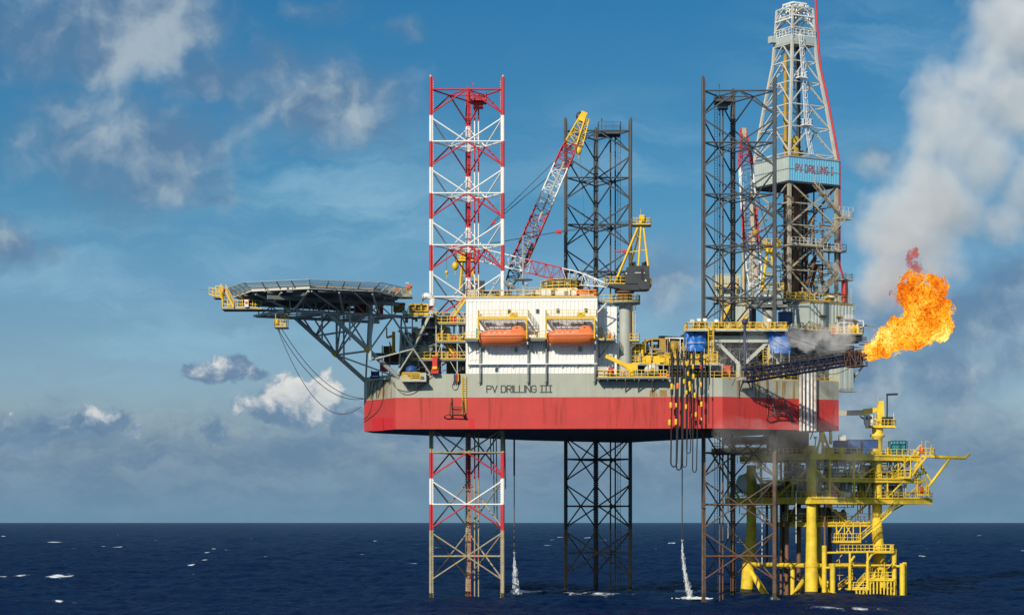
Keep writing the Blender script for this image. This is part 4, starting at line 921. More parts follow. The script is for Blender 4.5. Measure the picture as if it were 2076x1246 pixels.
# support trusses
ZL = 46.6
tr = MB(); tl = MB()
def strutpt(base, L_, z): return V((base.x,base.y,0)) - a_*L_ + V((0,0,z))
for bi, base in enumerate((HB+V((.5,.2,0)), HA+V((.3,0,0)))):
    foot = V((base.x,base.y,ZF-.6)); top = strutpt(base, 12.9, ZL)
    tr.tube(foot, top, .36, 12)
    tr.beam(strutpt(base,20.,ZL), strutpt(base,-2.5,ZL), .35, .5)
    nb = 9
    for i in range(nb+1):
        Lp = -1 + i*20.5/nb; lo = strutpt(base,Lp,ZL); up_ = strutpt(base,Lp,HZD-1.5)
        tl.tube(lo, up_, .10, 6)
        if i < nb:
            Ln = -1+(i+1)*20.5/nb
            if i % 2: tl.tube(lo, strutpt(base,Ln,HZD-1.5), .10, 6)
            else: tl.tube(up_, strutpt(base,Ln,ZL), .10, 6)
    # truss web between the lower frame and the raking strut
    f = .42; jt = foot.lerp(top, f)
    for fr, Ls in ((.42,(4.6,9.5,1.)),(.72,(6.5,11.5))):
        q = foot.lerp(top, fr)
        for Lp in Ls: tl.tube(q, strutpt(base,Lp,ZL), .15, 8)
    tl.tube(jt, strutpt(base,7.4*f/.42*.73,ZL+3), .19, 8)
    tl.tube(foot+V((0,0,.2)), strutpt(base,-.5,ZL), .15, 8)
    mbj = MB(); mbj.tube(jt-V((0,0,.05)), jt+(top-foot).normalized()*.8, .45, 10); mbj.build('joint_collar', M['yellow'], heli)
# cross ties between the two raking struts
fA, tA = V((HB.x+.5,HB.y+.2,ZF-.6)), strutpt(HB+V((.5,.2,0)),12.9,ZL); fB, tB_ = V((HA.x+.3,HA.y,ZF-.6)), strutpt(HA+V((.3,0,0)),12.9,ZL)
for f, g in ((.42,.42),(.72,.72),(1.,1.)): tl.tube(fA.lerp(tA,f), fB.lerp(tB_,g), .17, 8)
for f, g in ((.42,.0),(.42,.72),(.72,1.)): tl.tube(fB.lerp(tB_,f), fA.lerp(tA,g), .13, 8)
tl.tube(fA.lerp(tA,1.), fB.lerp(tB_,.72), .13, 8)
for Lp in (0,4.5,9,13.5,18,20): tl.beam(strutpt(HB,Lp,ZL), strutpt(HA,Lp,ZL), .25, .35)
for Lp in (0,4.5,9,13.5): tl.beam(strutpt(HB,Lp,ZL), strutpt(HA,Lp+4.5,ZL), .16, .2)
tr.build('main_strut', M['grey'], heli); tl.build('truss_web', M['grey'], heli)
# outriggers up to the deck rim, near side (front bracing seen against the shadow)
mb = MB(); nj = strutpt(HB,18.3,ZL-.1)
mb.tube(nj, oc[7]+V((.6,.4,HZD-1.)), .22, 8); mb.tube(nj, oc[0]+V((-.3,.3,HZD-1.)), .2, 8); mb.tube(nj.lerp(oc[7]+V((0,0,HZD-1.)),.5), oc[7].lerp(oc[0],.5)+V((.1,.3,HZD-1.)), .15, 8)
nj2 = strutpt(HB,9.5,ZL); nj3 = strutpt(HB,3.,ZL)
mb.tube(nj2, oc[0].lerp(oc[1],.45)+V((0,.3,HZD-1.)), .18, 8); mb.tube(nj2, oc[0]+V((.2,.3,HZD-1.)), .12, 8); mb.tube(nj3, oc[1]+V((-.2,.3,HZD-1.)), .18, 8); mb.tube(nj3, oc[0].lerp(oc[1],.7)+V((0,.3,HZD-1.)), .12, 8)
mb.build('outrigger', M['grey'], heli)
mb = MB()                      # standing frame at the bow corner of the hull
N_ = P(838,707,-7); 
for (x,y,Yy,r) in ((795,641,-6,.16),(815,640,-6,.14),(868,642,-6.5,.16),(876,632,-6.5,.14),(806,758,-5.4,.15),(872,757,-5.6,.15),(750,730,-8,.15),(858,660,-6,.1)): mb.tube(N_, P(x,y,Yy), r, 8)
mb.tube(P(815,664,-6.), P(861,664,-6.), .15, 8); mb.tube(P(861,664,-6.2), N_, .12, 8); mb.tube(P(808,670,-5), P(838,690,-4), .2, 8)
mb.tube(P(751,604,-9), P(751,729,-9), .22, 8); mb.tube(P(709,600,-12), P(709,690,-12), .15, 8); mb.tube(P(697,606,-3), P(697,733,-3), .16, 8); mb.tube(P(653,640,-8), P(653,692,-8), .15, 8)
mb.build('bow_frame', M['grey'], heli)
# catwalks and stairs at the outer end
mb = MB()
pl = lambda x0,y,x1,Y0,Y1: mb.box(Xat(x0,Y0), Y0, Zat(y,Y0)-.1, Xat(x1,Y0), Y1, Zat(y,Y0)+.1)
pl(449,625.5,530,-15,-11); pl(432,602.5,446,-12,-9); pl(787,601,835,-7,-4); pl(556,662.5,582,-15,-12); pl(515,628,587,-13.5,-11.5)
mb.build('catwalk', M['midgrey'], heli)
mb = MB()
mb.rail([P(451,624,-15), P(512,624,-15)], 1.3, .8, .055); mb.rail([P(451,624,-11), P(512,624,-11)], 1.3, .9, .045); mb.rail([P(424,597,-12), P(436,601,-12), P(448,601,-12)], 1.2, .7, .05); mb.rail([P(424,597,-9), P(446,601,-9)], 1.2, .7, .05)
mb.stair(P(446,600,-13), P(470,624,-13.), .9, (0,1,0)); mb.rail([P(437,600,-13.5), P(452,600,-13.5)], 1.6, .6, .07); mb.stair(P(458,590,-15), P(474,622,-15.), .8, (0,1,0)); mb.rail([P(505,624,-15), P(530,626,-15)], 1.3, .8, .05); mb.stair(P(448,588,-14), P(453,624,-14.), .9, (0,1,0))
mb.rail([P(788,600,-7), P(833,600,-7)], 1.2, .8, .055); mb.rail([P(788,600,-4), P(833,600,-4)], 1.2, .9, .045)
mb.build('catwalk_railing', M['yellow'], heli)
mb = MB()
mb.rail([P(557,662,-15), P(581,662,-15), P(581,662,-12), P(557,662,-12)], 1.1, .8, .045, closed=True)
for x in (573,581): mb.ladder(P(x,662,-13), P(x,630,-13), .5, (1,0,0), .05, .4)
for x, Yv in ((558,-15),(558,-12)): mb.tube(P(x,662,Yv), P(x+1,636,Yv), .06, 6)
mb.build('hanging_basket', M['yellow'], heli)
mb = MB(); mb.lathe(P(561,659,-14.6), [(.1,0),(.42,.05),(.42,.8),(.2,1.1)], 12); mb.tube(P(564,664,-14), P(566,672,-14), .14, 8); mb.build('foam_bottle', M['yellow'], heli)
def boxitem(name, lab, cat, px0, py0, px1, py1, Y, d, mat, group=None, rib=0, frame=None):
    p, q = P(px0,py0,Y), P(px1,py1,Y); t = thing(name, lab, cat, V(((p.x+q.x)/2, Y+d/2, q.z)), group); mb = MB()
    if rib:
        k = max(2, int((q.x-p.x)/rib)); w_ = (q.x-p.x)/k; mb.box(p.x+.03, Y+.06, q.z, q.x-.03, Y+d, p.z)
        for i in range(k): mb.box(p.x+w_*(i+.22), Y, q.z+.1, p.x+w_*(i+.78), Y+.06, p.z-.1)
    else: mb.box(p.x, Y, q.z, q.x, Y+d, p.z)
    mb.build('body', mat, t); mb = MB()
    for x in (p.x, q.x): mb.beam((x,Y,q.z), (x,Y,p.z), .13, .13)
    for z in (q.z, p.z): mb.beam((p.x-.06,Y-.003,z), (q.x+.06,Y-.003,z), .13, .13)
    for x in (p.x, q.x): mb.beam((x,Y+.07,p.z+.003), (x,Y+d,p.z+.003), .13, .13)
    mb.build('frame', frame or mat, t); return t
boxitem('cargo_container', 'dark red ribbed container standing under the helideck', 'container', 719, 609, 754, 633, -5, 3.5, M['red'], None, .35)
boxitem('equipment_cabinet', 'narrow dark red cabinet right of the red container under the helideck', 'cabinet', 764, 617, 776, 634, -5, 2, M['red'], None, .3)
ws = thing('windsock', 'orange windsock on a pole at the right edge of the helideck', 'windsock', P(826,600,-5.5))
mb = MB(); mb.tube(P(826,600,-5.5), P(826,575,-5.5), .06, 6); mb.ob(P(826,574,-5.5), (.3,0,0),(0,.25,0),(0,0,.16)); mb.build('pole', M['galv'], ws)
mb = MB(); mb.tube(P(825,585,-5.6), P(835,579,-5.6), .42, 12, .24); mb.tube(P(825,585,-5.6), P(828,592,-5.6), .40, 12, .18); mb.build('sock', M['orange2'], ws)
for i, (x, y, Yv, lab) in enumerate(((806,592,-7.2,'orange fire monitor cabinet on the yellow helideck landing'),(500,615,-15.2,'white and red lifebuoy box on the outer helideck catwalk'))):
    t = thing('safety_cabinet', lab, 'cabinet', P(x,y+6,Yv)); mb = MB(); mb.ob(P(x,y,Yv), (.32,0,0),(0,.25,0),(0,0,.55)); mb.build('box', M['orange2' if i == 0 else 'white'], t)
    mb = MB(); mb.ob(P(x,y,Yv)+V((0,-.27,.1)), (.2,0,0),(0,.03,0),(0,0,.2)); mb.build('door', M['red2' if i else 'orange'], t)
t = thing('fire_monitor', 'dark red fire monitor above the outer helideck stairs', 'fire monitor', P(453,600,-12)); mb = MB(); mb.tube(P(453,600,-12), P(453,586,-12), .2, 8); mb.tube(P(453,587,-12), P(445,583,-12), .14, 8, .1); mb.build('barrel', M['red'], t)
mb = MB(); mb.lathe(P(453,592,-12), [(.1,0),(.38,.05),(.38,.5),(.1,.6)], 10); mb.build('valve', M['red'], t)
mb = MB(); mb.tube(P(432,589,-12), P(405,586,-13), .03, 5); mb.tube(P(441,600,-10), P(441,583,-10), .05, 5); mb.build('light_boom', M['galv'], heli)
# hanging lines from the basket to the bow
for i, (a, b, sag, r, lab) in enumerate((((566,671,-14),(738,808,4.2),3.3,.055,'slack chain from the helideck basket to the bow, lower of the pair'),((570,664,-13.6),(736,807,4.2),2.7,.055,'slack chain from the helideck basket to the bow, upper of the pair'),((565,672,-14.2),(732,824,4.),5.6,.05,'longest drooping chain below the helideck, curling up to the hull edge'))):
    mb = MB(); mb.path(catenary(P(*a), P(*b), sag, 28), r, 5); o = mb.build('mooring_chain', M['chain']); tag(o, lab, 'chain', 'chains hanging at the bow')
for i, (pts, lab) in enumerate((([(790,768),(806,788),(838,791),(878,762)], 'thin cable looping over the grey hull below the blue reel'),([(793,768),(812,795),(838,797),(870,772)], 'second thin cable looping lowest on the grey hull below the blue reel'),([(776,765),(778,800),(766,832),(738,855)], 'thin cable curving down across the red bow plating'),([(757,775),(755,812),(748,838),(738,850)], 'thin cable on the bow corner, left of the other bow cable'))):
    pp = [(F0 if x < 792 else F1)(x,y,.10) for x,y in pts]; sm_ = []
    for k in range(len(pp)-1):
        p0 = pp[max(k-1,0)]; p1 = pp[k]; p2 = pp[k+1]; p3 = pp[min(k+2,len(pp)-1)]
        for j in range(6): t = j/6; sm_.append(.5*((2*p1)+(p2-p0)*t+(2*p0-5*p1+4*p2-p3)*t*t+(3*p1-p0-3*p2+p3)*t**3))
    sm_.append(pp[-1]); mb = MB(); mb.path(sm_, .045, 5); o = mb.build('hull_cable', M['chain']); tag(o, lab, 'cable', 'cables draped on the hull')
# ---------------- bow deck: walkway tower, winches and boxes
def deckbox(mb, x0, y0, x1, y1, Y, d): p, q = P(x0,y0,Y), P(x1,y1,Y); mb.box(p.x, Y, q.z, q.x, Y+d, p.z)
tw = thing('walkway_tower', 'stacked grey walkways with yellow rails left of the living quarters', 'walkway tower', P(910,757,-4.6))
Yw = -5.0
mb = MB()
for (x0, x1, y, d) in ((832,946,729,3.2),(884,946,693,3.),(880,946,656,3.),(884,905,640,2.4),(822,884,640,3.)): deckbox(mb, x0, y-1.8, x1, y+1.8, Yw, d)
mb.build('walkway', M['midgrey'], tw)
mb = MB()
for (x0, x1, y) in ((836,944,727),(886,944,691),(882,944,654)): mb.rail([P(x0,y,Yw+.06), P(x1,y,Yw+.06)], 1.15, .95, .05); mb.rail([P(x0,y,Yw+3), P(x1,y,Yw+3)], 1.15, 1.2, .045)
mb.rail([P(826,638.5,Yw+.1), P(884,638.5,Yw+.1)], 1.1, .9, .05)
mb.build('railing', M['yellow'], tw)
mb = MB(); mb.stair(P(912,654,Yw+.8), P(944,608,Yw+.8), .9, (0,1,0)); mb.stair(P(888,691,Yw+1.8), P(905,656,Yw+1.8), .8, (0,1,0)); mb.stair(P(925,727,Yw+1.8), P(902,693,Yw+1.8), .8, (0,1,0)); mb.build('stairway', M['yellow'], tw)
mb = MB()
for x in (884,895,927,945): mb.beam(P(x,757,Yw+.2), P(x,612 if x == 945 else 640,Yw+.2), .16)
for x in (895,927): mb.beam(P(x,757,Yw+2.8), P(x,650,Yw+2.8), .16)
for (a, b) in (((884,757),(897,731)),((927,757),(912,731)),((884,727),(895,695)),((945,725),(928,695))): mb.beam(P(*a,Yw+.25), P(*b,Yw+.25), .1)
mb.build('post', M['grey'], tw)
jh = thing('jackhouse', 'dark grey jacking tower round the foot of the banded leg', 'jackhouse', P(905,757,2))
mb = MB(); cxl = -7.47
for (ax, ay) in ((cxl-6,0),(cxl+6,0),(cxl,10.39)): mb.box(ax-1.5, ay-1.2, ZF, ax+1.5, ay+1.4, 46.4)
mb.box(cxl-7.4, -1.25, 45.9, cxl+7.4, 1.45, 46.5); mb.box(cxl-3.5,3.5,ZF,cxl+4,8,43.5); mb.build('casing', M['midgrey'], jh)
mb = MB()
for (ax, ay) in ((cxl-6,0),(cxl+6,0)):
    for k in range(5):
        for s in (-1.05, 1.05): mb.tube((ax+s*.6, ay-1.75, 38.4+k*1.6), (ax+s*.6, ay-1.2, 38.4+k*1.6), .42, 12)
mb.build('jacking_motor', M['dark'], jh)
mb = MB(); mb.rail([V((cxl-7.3,-1.2,46.5)), V((cxl+7.3,-1.2,46.5)), V((cxl+7.3,1.4,46.5))], 1.1, 1.1, .05); mb.build('railing', M['yellow'], jh)
cr = thing('equipment_cradle', 'bright yellow framed platform box beside the foot of the banded leg', 'cradle', P(849,640,-6.5))
mb = MB(); Yc = -6.6; deckbox(mb, 828, 634, 869, 638.5, Yc, 2.2); deckbox(mb, 829, 629, 868, 631, Yc, 2.2); deckbox(mb, 829, 615.5, 868, 618, Yc, 2.2)
for x in (829.5,842,854,867): p = P(x,629,Yc); mb.beam(p, P(x,617,Yc), .22)
for x in (829.5,867): mb.beam(P(x,629,Yc)+V((0,2.1,0)), P(x,617,Yc)+V((0,2.1,0)), .2)
mb.build('frame', M['yellow'], cr)
mb = MB(); deckbox(mb, 831, 619, 866, 628.5, Yc+.5, 1.2); mb.build('machine', M['ochre'], cr)
mb = MB(); deckbox(mb, 816, 639.5, 878, 642, Yc-.2, 3.5)
for x in (820,874): mb.tube(P(x,633,Yc), P(x,633,Yc)+V((0,2,0)), .42, 12)
mb.build('base_platform', M['grey'], cr)
boxitem('yellow_skid', 'yellow machinery skid behind the bright yellow cradle under the helideck landing', 'skid', 798, 614, 820, 631, -3, 2.5, M['ochre'], None, .5)
# big white vent bend by the leg
t = thing('vent_cowl', 'white bent ventilation duct beside the banded leg top of the bow deck', 'vent', P(860,612,-2)); mb = MB(); mb.path([P(876,620,-2), P(876,606,-2), P(872,600,-2), P(864,599,-2), P(857,602,-2)], .5, 12); mb.build('duct', M['white'], t)
mb = MB(); mb.lathe(P(855.5,602.5,-2), [(.1,0),(.62,.02),(.62,.25),(.5,.3)], 14, (1,0,0)); mb.build('flange', M['galv'], t)
rl = thing('cable_reel', 'blue cable reel behind a pair of yellow guard frames on the bow edge', 'reel', P(834,768,-5.6))
c = P(834,752,-6.6); mb = MB(); mb.lathe(c, [(.2,0),(.95,.03),(.95,.12),(.45,.15),(.45,1.2),(.95,1.25),(.95,1.35),(.2,1.4)], 24, (0,1,0))
for k in range(8): t_ = k*math.pi/4; mb.beam(c+V((.1*math.cos(t_),-.04,.1*math.sin(t_))), c+V((.9*math.cos(t_),-.04,.9*math.sin(t_))), .12, .05)
mb.build('drum', M['blue'], rl)
mb = MB(); Yr = -7.3
for x0 in (816,834.5):
    for (a, b) in (((x0,768),(x0,755)),((x0+17,768),(x0+17,755)),((x0,755),(x0+17,755)),((x0,768),(x0+17,768)),((x0,759),(x0+17,759)),((x0,763.5),(x0+17,763.5))): mb.beam(P(*a,Yr), P(*b,Yr), .16)
mb.build('guard_frame', M['yellow'], rl)
mb = MB(); p, q = P(814,769,Yr-.1), P(864,773,Yr-.1); mb.box(p.x, Yr-.1, q.z, q.x, -5.1, p.z)
p, q = P(852,755,-6.2), P(864,770,-6.2); mb.box(p.x,-6.2,q.z,q.x,-5.1,p.z)
for x in (824,844): mb.beam(P(x,772,Yr+.2), P(x,787,-5.3), .14); mb.beam(P(x,787,-5.5), P(x,773,-5.5), .14)
mb.build('sponson', M['grey'], rl)
rr = thing('raft_launcher', 'tall bright red raft launching frame on the hull edge left of the ladder', 'raft launcher', P(880,757,-6))
mb = MB(); Yv = -6.2; deckbox(mb, 876.5, 719, 886.5, 743, Yv, .8); deckbox(mb, 874, 751, 888.5, 756.5, Yv-.3, 1.4); mb.beam(P(878,743,Yv+.1), P(874.5,753,Yv+.1), .22); mb.beam(P(886,743,Yv+.1), P(888,753,Yv+.1), .22); mb.build('frame', M['red2'], rr)
mb = MB(); mb.beam(P(876,721,Yv-.1), P(887,720,Yv-.1), .16); mb.tube(P(877,746,Yv), P(886,746,Yv), .3, 12); mb.build('roller', M['yellow'], rr)
boxitem('equipment_locker', 'dark red locker on the bow deck under the helideck strut', 'locker', 771, 734, 786, 752, 1, 1.5, M['red'], None, .4)
boxitem('equipment_crate', 'rusty orange machine crate behind the helideck truss above the bow', 'crate', 778, 702, 797, 714, 6, 3, M['rust'], None, .5)
boxitem('wide_crate', 'wide dark brown crate on a shelf behind the helideck truss', 'crate', 779, 716, 812, 733, 7, 3, M['rust'], None, .6)
bl = thing('deck_shelf', 'grey shelf walkway carrying the brown crates at the bow', 'walkway', P(790,735,6)); mb = MB(); p, q = P(760,715,5.5), P(812,717.5,5.5); mb.box(p.x,5.5,q.z,q.x,10,p.z); p, q = P(770,733,5.5), P(812,735.5,5.5); mb.box(p.x,5.5,q.z,q.x,10,p.z); mb.build('plank', M['midgrey'], bl)
mb = MB()
for x in (775,790,811): mb.beam(P(x,765,6), P(x,700,6), .18)
mb.build('post', M['grey'], bl)
t = thing('davit_arm', 'slim yellow davit arm standing on the bow shelf', 'davit', P(798,716,5)); mb = MB(); mb.tube(P(798,716,5), P(798,672,5), .28, 8); mb.tube(P(798,680,5), P(784,684,5), .2, 8); mb.tube(P(784,684,5), P(784,664,5), .12, 6); mb.tube(P(798,714,5), P(789,693,5), .12, 6); mb.build('arm', M['yellow'], t)
mb = MB(); mb.lathe(P(798,716,5), [(.2,0),(.5,.02),(.5,.2),(.3,.4)], 12); mb.build('base', M['yellow'], t)
mc = thing('mooring_winch', 'dark blue mooring winch at the very bow', 'winch', P(757,764,0)); mb = MB(); c = P(752,757,0); mb.lathe(c, [(.2,0),(.62,.03),(.62,.15),(.38,.18),(.38,1.2),(.62,1.24),(.62,1.38),(.2,1.4)], 18, (1,0,0)); mb.build('drum', M['blue'], mc)
mb = MB(); deckbox(mb, 750, 762, 771, 766, 0, 1.5); mb.build('bed', M['dark'], mc)
# machinery filling the bow deck behind the rails: pipes, vessels, valves
rg = random.Random(11)
mach = thing('mud_pit_module', 'crowded grey machinery room with pipes and vessels behind the bow walkways', 'machinery', P(880,757,3))
mb = MB(); deckbox(mb, 812, 700, 893, 757, 1.8, 6); deckbox(mb, 815, 676, 870, 700, 3, 4); mb.build('wall', M['midgrey'], mach)
for k, (x, y0, y1, r, mt) in enumerate(((826,700,727,.75,'grey'),(845,664,690,.9,'cream'),(858,700,727,.7,'beige'),(872,698,727,.6,'grey'),(905,662,690,.7,'cream'),(935,700,727,.65,'midgrey'))):
    mb = MB(); a, b = P(x,y1,-1.8), P(x,y0,-1.8); h = b.z-a.z; mb.lathe(a, [(.1,0),(r,.1),(r,h-.3),(r*.7,h-.05),(.1,h)], 14); mb.build('vessel', M[mt], mach)
mb = MB()
for k in range(46):
    x = rg.uniform(812,943); y = rg.uniform(655,752); Yv = rg.uniform(-3.6,-1.2); a = P(x,y,Yv); ln = rg.uniform(1,4)
    d = rg.choice([V((1,0,0)),V((0,0,1)),V((0,0,1)),V((1,0,0))]); mb.tube(a, a+d*ln, rg.choice([.07,.1,.14,.18]), 6)
mb.build('pipework', M['galv'], mach)
mb = MB()
for k in range(26):
    x = rg.uniform(815,942); y = rg.choice([650,687,724,752]); Yv = rg.uniform(-3.8,-1.5); a = P(x,y,Yv); mb.ob(a+V((0,0,.5)), (rg.uniform(.15,.5),0,0),(0,.3,0),(0,0,rg.uniform(.3,.7)))
mb.build('pump', M['dark'], mach)
mb = MB()
for k in range(16):
    x = rg.uniform(822,942); y = rg.choice([653,690,726]); a = P(x,y,rg.uniform(-4.,-2)); mb.ob(a+V((0,0,.45)), (rg.uniform(.15,.45),0,0),(0,.25,0),(0,0,rg.uniform(.25,.6)))
mb.build('control_box', M['ochre'], mach)
for i, (x0,y0,x1,y1,lab) in enumerate(((914,642,926,653,'red locker on the top walkway left of the living quarters'),(915,681,925,691,'red locker on the middle walkway left of the living quarters'),(915,717,928,727,'red locker on the lowest walkway left of the living quarters'))): boxitem('red_locker', lab, 'locker', x0,y0,x1,y1,-4.7,.7,M['red2'],'red lockers on the bow walkways')
t = thing('hung_hose', 'bundle of hanging coloured hoses on the hull edge beside the ladder', 'hose', P(925,752,-6))
for k, (x, mt) in enumerate(((921,'blue'),(925,'red2'),(929,'yellow'),(931,'black'))):
    mb = MB(); mb.path([F1(x,757,.3), F1(x,770,.35), F1(x-2,778,.3), F1(x+1,772,.3)], .09, 6); mb.build('hose', M[mt], t)
mb = MB(); mb.path([F1(917+6.*(1+math.cos(a)), 781+9*math.sin(a)*(1 if math.sin(a) > 0 else .6), .12) for a in [k*math.pi/10 for k in range(-3,14)]], .04, 5); mb.build('cable_loop', M['chain'], t)

# ---------------- side sponson with small yellow crane
sp = thing('side_platform', 'grey platform with yellow rail standing out from the hull side below the crane column', 'platform', F1(1280,768,1))
z0 = F1(1280,766,2.1).z
def G(px, off, z): p = F1(px, 766, off); p.z = z; return p
mb = MB()
a, b = G(1210,0,z0), G(1352,0,z0); mb.ob((a+b)/2+n1_*1.15, (b-a)/2, n1_*1.12, V((0,0,.13))); mb.build('deck', M['midgrey'], sp)
mb = MB()
for x in (1214,1232,1250,1268,1286,1296,1316,1324,1344): mb.beam(G(x,2.15,z0-.25), G(x,.02,z0-.25), .12, .3)
for x in (1268,1294,1322): mb.beam(G(x,2.1,z0-.2), G(x,.05,z0-2.1), .16); mb.beam(G(x,.1,z0-.2), G(x,.1,z0-2.2), .16)
mb.build('bracket', M['midgrey'], sp)
mb = MB(); mb.rail([G(1211,.3,z0+.13), G(1211,2.2,z0+.13), G(1352,2.2,z0+.13)], 1.15, 1.05, .06)
for x in (1234,1254,1271): mb.ob(G(x,2.24,z0+.75), e1*.5, n1_*.03, V((0,0,.06)))
mb.build('railing', M['yellow'], sp)
yc = thing('knuckle_crane', 'small yellow stiff-boom crane on the side platform below the grey column', 'crane', G(1281,1.2,z0+.13))
mb = MB(); mb.tube(G(1281,1.2,z0+.13), G(1281,1.2,z0+1.6), .45, 14); mb.ob(G(1283,1.2,z0+1.9), e1*.75, n1_*.4, V((0,0,.5))); mb.build('column', M['yellow'], yc)
bz = lambda y: CAMH+(HY-y)*S(-8.3)
mb = MB(); mb.beam(G(1276,1.2,bz(745)), G(1272,1.2,bz(740)), .55, .6); mb.beam(G(1274,1.2,bz(742)), G(1228,1.2,bz(721)), .5, .62); mb.tube(G(1278,1.2,bz(752)), G(1256,1.2,bz(736)), .14, 8); mb.build('boom', M['yellow'], yc)
mb = MB(); mb.ob(G(1284,1.0,bz(745)), e1*.5, n1_*.5, V((0,0,.5))); mb.ob(G(1272,.9,bz(741.5)), e1*.2, n1_*.4, V((0,0,.2))); mb.build('cabinet', M['cream'], yc)
def winch(lab, px, pz, r, ln, mat, mat2):
    t = thing('winch', lab, 'winch', G(px,1.,z0+.13)); c = G(px,1.1,pz); mb = MB(); mb.lathe(c-e1*ln/2, [(.2,0),(r,.05),(r,.25),(r*.62,.3),(r*.62,ln-.3),(r,ln-.25),(r,ln-.05),(.2,ln)], 18, e1); mb.build('drum', mat, t)
    mb = MB()
    for s in (-.5, .5): mb.ob(c+e1*s*ln+V((0,0,-r*.55)), e1*.1, n1_*.5, V((0,0,r*.6)))
    mb.ob(c+V((0,0,-r*.85)), e1*(ln/2+.1), n1_*.55, V((0,0,.14))); mb.build('stand', mat2, t); return t
boxitem('winch_house', 'square white winch casing at the left end of the side platform', 'winch casing', 1213, 743.5, 1230, 762, -8.8, 1.4, M['cream'])
winch('dark red winch drum right of the square white casing', 1238.5, bz(752), .72, .9, M['red'], M['dark'])
winch('low bright red drum behind the yellow rail beside the small crane', 1264, bz(757), .36, .7, M['red2'], M['galv'])
t = thing('raft_pod', 'rounded cream machine with a dark base on the side platform right of the small crane', 'machine', G(1321,1.,z0+.13)); p = G(1321,1.1,z0+.3)
mb = MB(); secs = []
for f, w_, hh_ in ((-1.,.4,.9),(-.85,.62,1.2),(-.2,.7,1.65),(.3,.7,1.8),(.85,.6,1.5),(1.,.4,1.2)):
    secs.append([p+e1*f*1.15+n1_*(w_*math.cos(a))+V((0,0,.4+hh_*.5+hh_*.5*math.sin(a))) for a in [k*math.pi/6 for k in range(12)]])
mb.loft(secs, True, True); mb.build('shell', M['cream'], t)
mb = MB(); mb.ob(p+V((0,0,.25)), e1*.85, n1_*.62, V((0,0,.28))); 
for s in (-.6,0,.6): mb.tube(p+e1*s+n1_*.65+V((0,0,.3)), p+e1*s+n1_*.75+V((0,0,.3)), .2, 10)
mb.build('base', M['dark'], t)
mb = MB()
for f in (-.5, .0, .55): mb.path([p+e1*f*1.15+n1_*(.74*math.cos(a))+V((0,0,.42+.9+.92*math.sin(a))) for a in [k*math.pi/8-.6 for k in range(12)]], .05, 5)
mb.ob(p+e1*.1+n1_*.72+V((0,0,1.1)), e1*.25, n1_*.04, V((0,0,.3))); mb.build('strap', M['ochre'], t)
# ladder cage on the crane column, small landing
lc = thing('caged_ladder', 'yellow caged ladder up the shaded side of the grey crane column', 'ladder', P(1284,700,YA)); mb = MB(); mb.ladder(P(1283,688,YA-.2), P(1283,616,YA-.2), .55, (0,1,0), .05, .42, True, (1,0,0)); mb.build('rungs', M['yellow'], lc)
mb = MB(); p = P(1283,692,YA); mb.box(p.x-.6, YA-1.1, p.z-.1, p.x+1.1, YA+1.1, p.z+.1); mb.beam(p+V((.9,-.9,0)), p+V((-.8,-.5,-1.6)), .1); mb.build('landing', M['midgrey'], lc)
mb = MB(); mb.rail([p+V((-.55,-1.05,.1)), p+V((1.05,-1.05,.1)), p+V((1.05,1.05,.1))], 1.1, .7, .05); mb.build('railing', M['yellow'], lc)

# ---------------- engine shelters, containers and rails amidships
sh = thing('engine_shelter', 'open sided ochre engine shelter with arched roof behind the side platform', 'shelter', P(1332,740,1)); Ye = 1.
mb = MB(); roof = [(1305,692),(1309,687),(1322,685.5),(1336,685),(1350,686),(1352,689),(1336,688),(1320,688.5),(1311,692),(1306,697)]; mb.loft([[P(x,y,Ye)+V((0,t,0)) for x,y in roof] for t in (0,4.5)], False, True); mb.build('roof', M['ochre'], sh)
mb = MB()
for x in (1306.5,1322,1338,1351): mb.beam(P(x,738,Ye), P(x,688,Ye), .2); mb.beam(P(x,738,Ye)+V((0,4.3,0)), P(x,688,Ye)+V((0,4.3,0)), .2)
deckbox(mb, 1339, 686, 1354, 728, Ye-.1, 1.); deckbox(mb, 1306, 708, 1338, 709.5, Ye+.05, .12); mb.build('side_panel', M['ochre'], sh)
mb = MB(); deckbox(mb, 1308, 715, 1338, 738, Ye+1, 2.5); deckbox(mb, 1300, 728, 1352, 739, Ye+.3, 3); mb.tube(P(1312,712,Ye+1), P(1326,712,Ye+1), .7, 12); mb.tube(P(1330,708,Ye+1), P(1330,698,Ye+1), .35, 10); mb.build('engine', M['dark'], sh)
s2 = thing('pipe_shelter', 'white framed shelter with a brown duct between the ochre shelter and the blue tarpaulin', 'shelter', P(1370,735,2)); Ye = 2.
mb = MB()
for x in (1357,1379,1386): mb.beam(P(x,738,Ye), P(x,685,Ye), .13)
mb.beam(P(1348,684.5,Ye), P(1387,684.5,Ye), .14); mb.beam(P(1348,684.5,Ye+3), P(1387,686,Ye+3), .14); mb.build('frame', M['white'], s2)
mb = MB(); mb.lathe(P(1355,703,Ye+1), [(.3,0),(1.,.1),(1.15,1.),(.7,1.7),(.3,1.8)], 16, (1,0,0)); deckbox(mb, 1362, 691, 1379, 700, Ye+.5, 2); deckbox(mb, 1364, 700, 1377, 733, Ye+1.2, 1.5); mb.build('duct', M['ochre'], s2)
pt = thing('yellow_tank_skid', 'round yellow tank skid with pipes right beside the grey crane column', 'tank skid', P(1293,735,0)); mb = MB(); mb.tube(P(1284,706,-.2), P(1305,706,-.2), .85, 16); mb.build('tank', M['ochre'], pt)
mb = MB(); Yv = -1.2
for x in (1281,1288,1296,1303): mb.beam(P(x,738,Yv), P(x,697,Yv), .12)
for y in (697,712,725,737): mb.beam(P(1280,y,Yv), P(1304,y,Yv), .1)
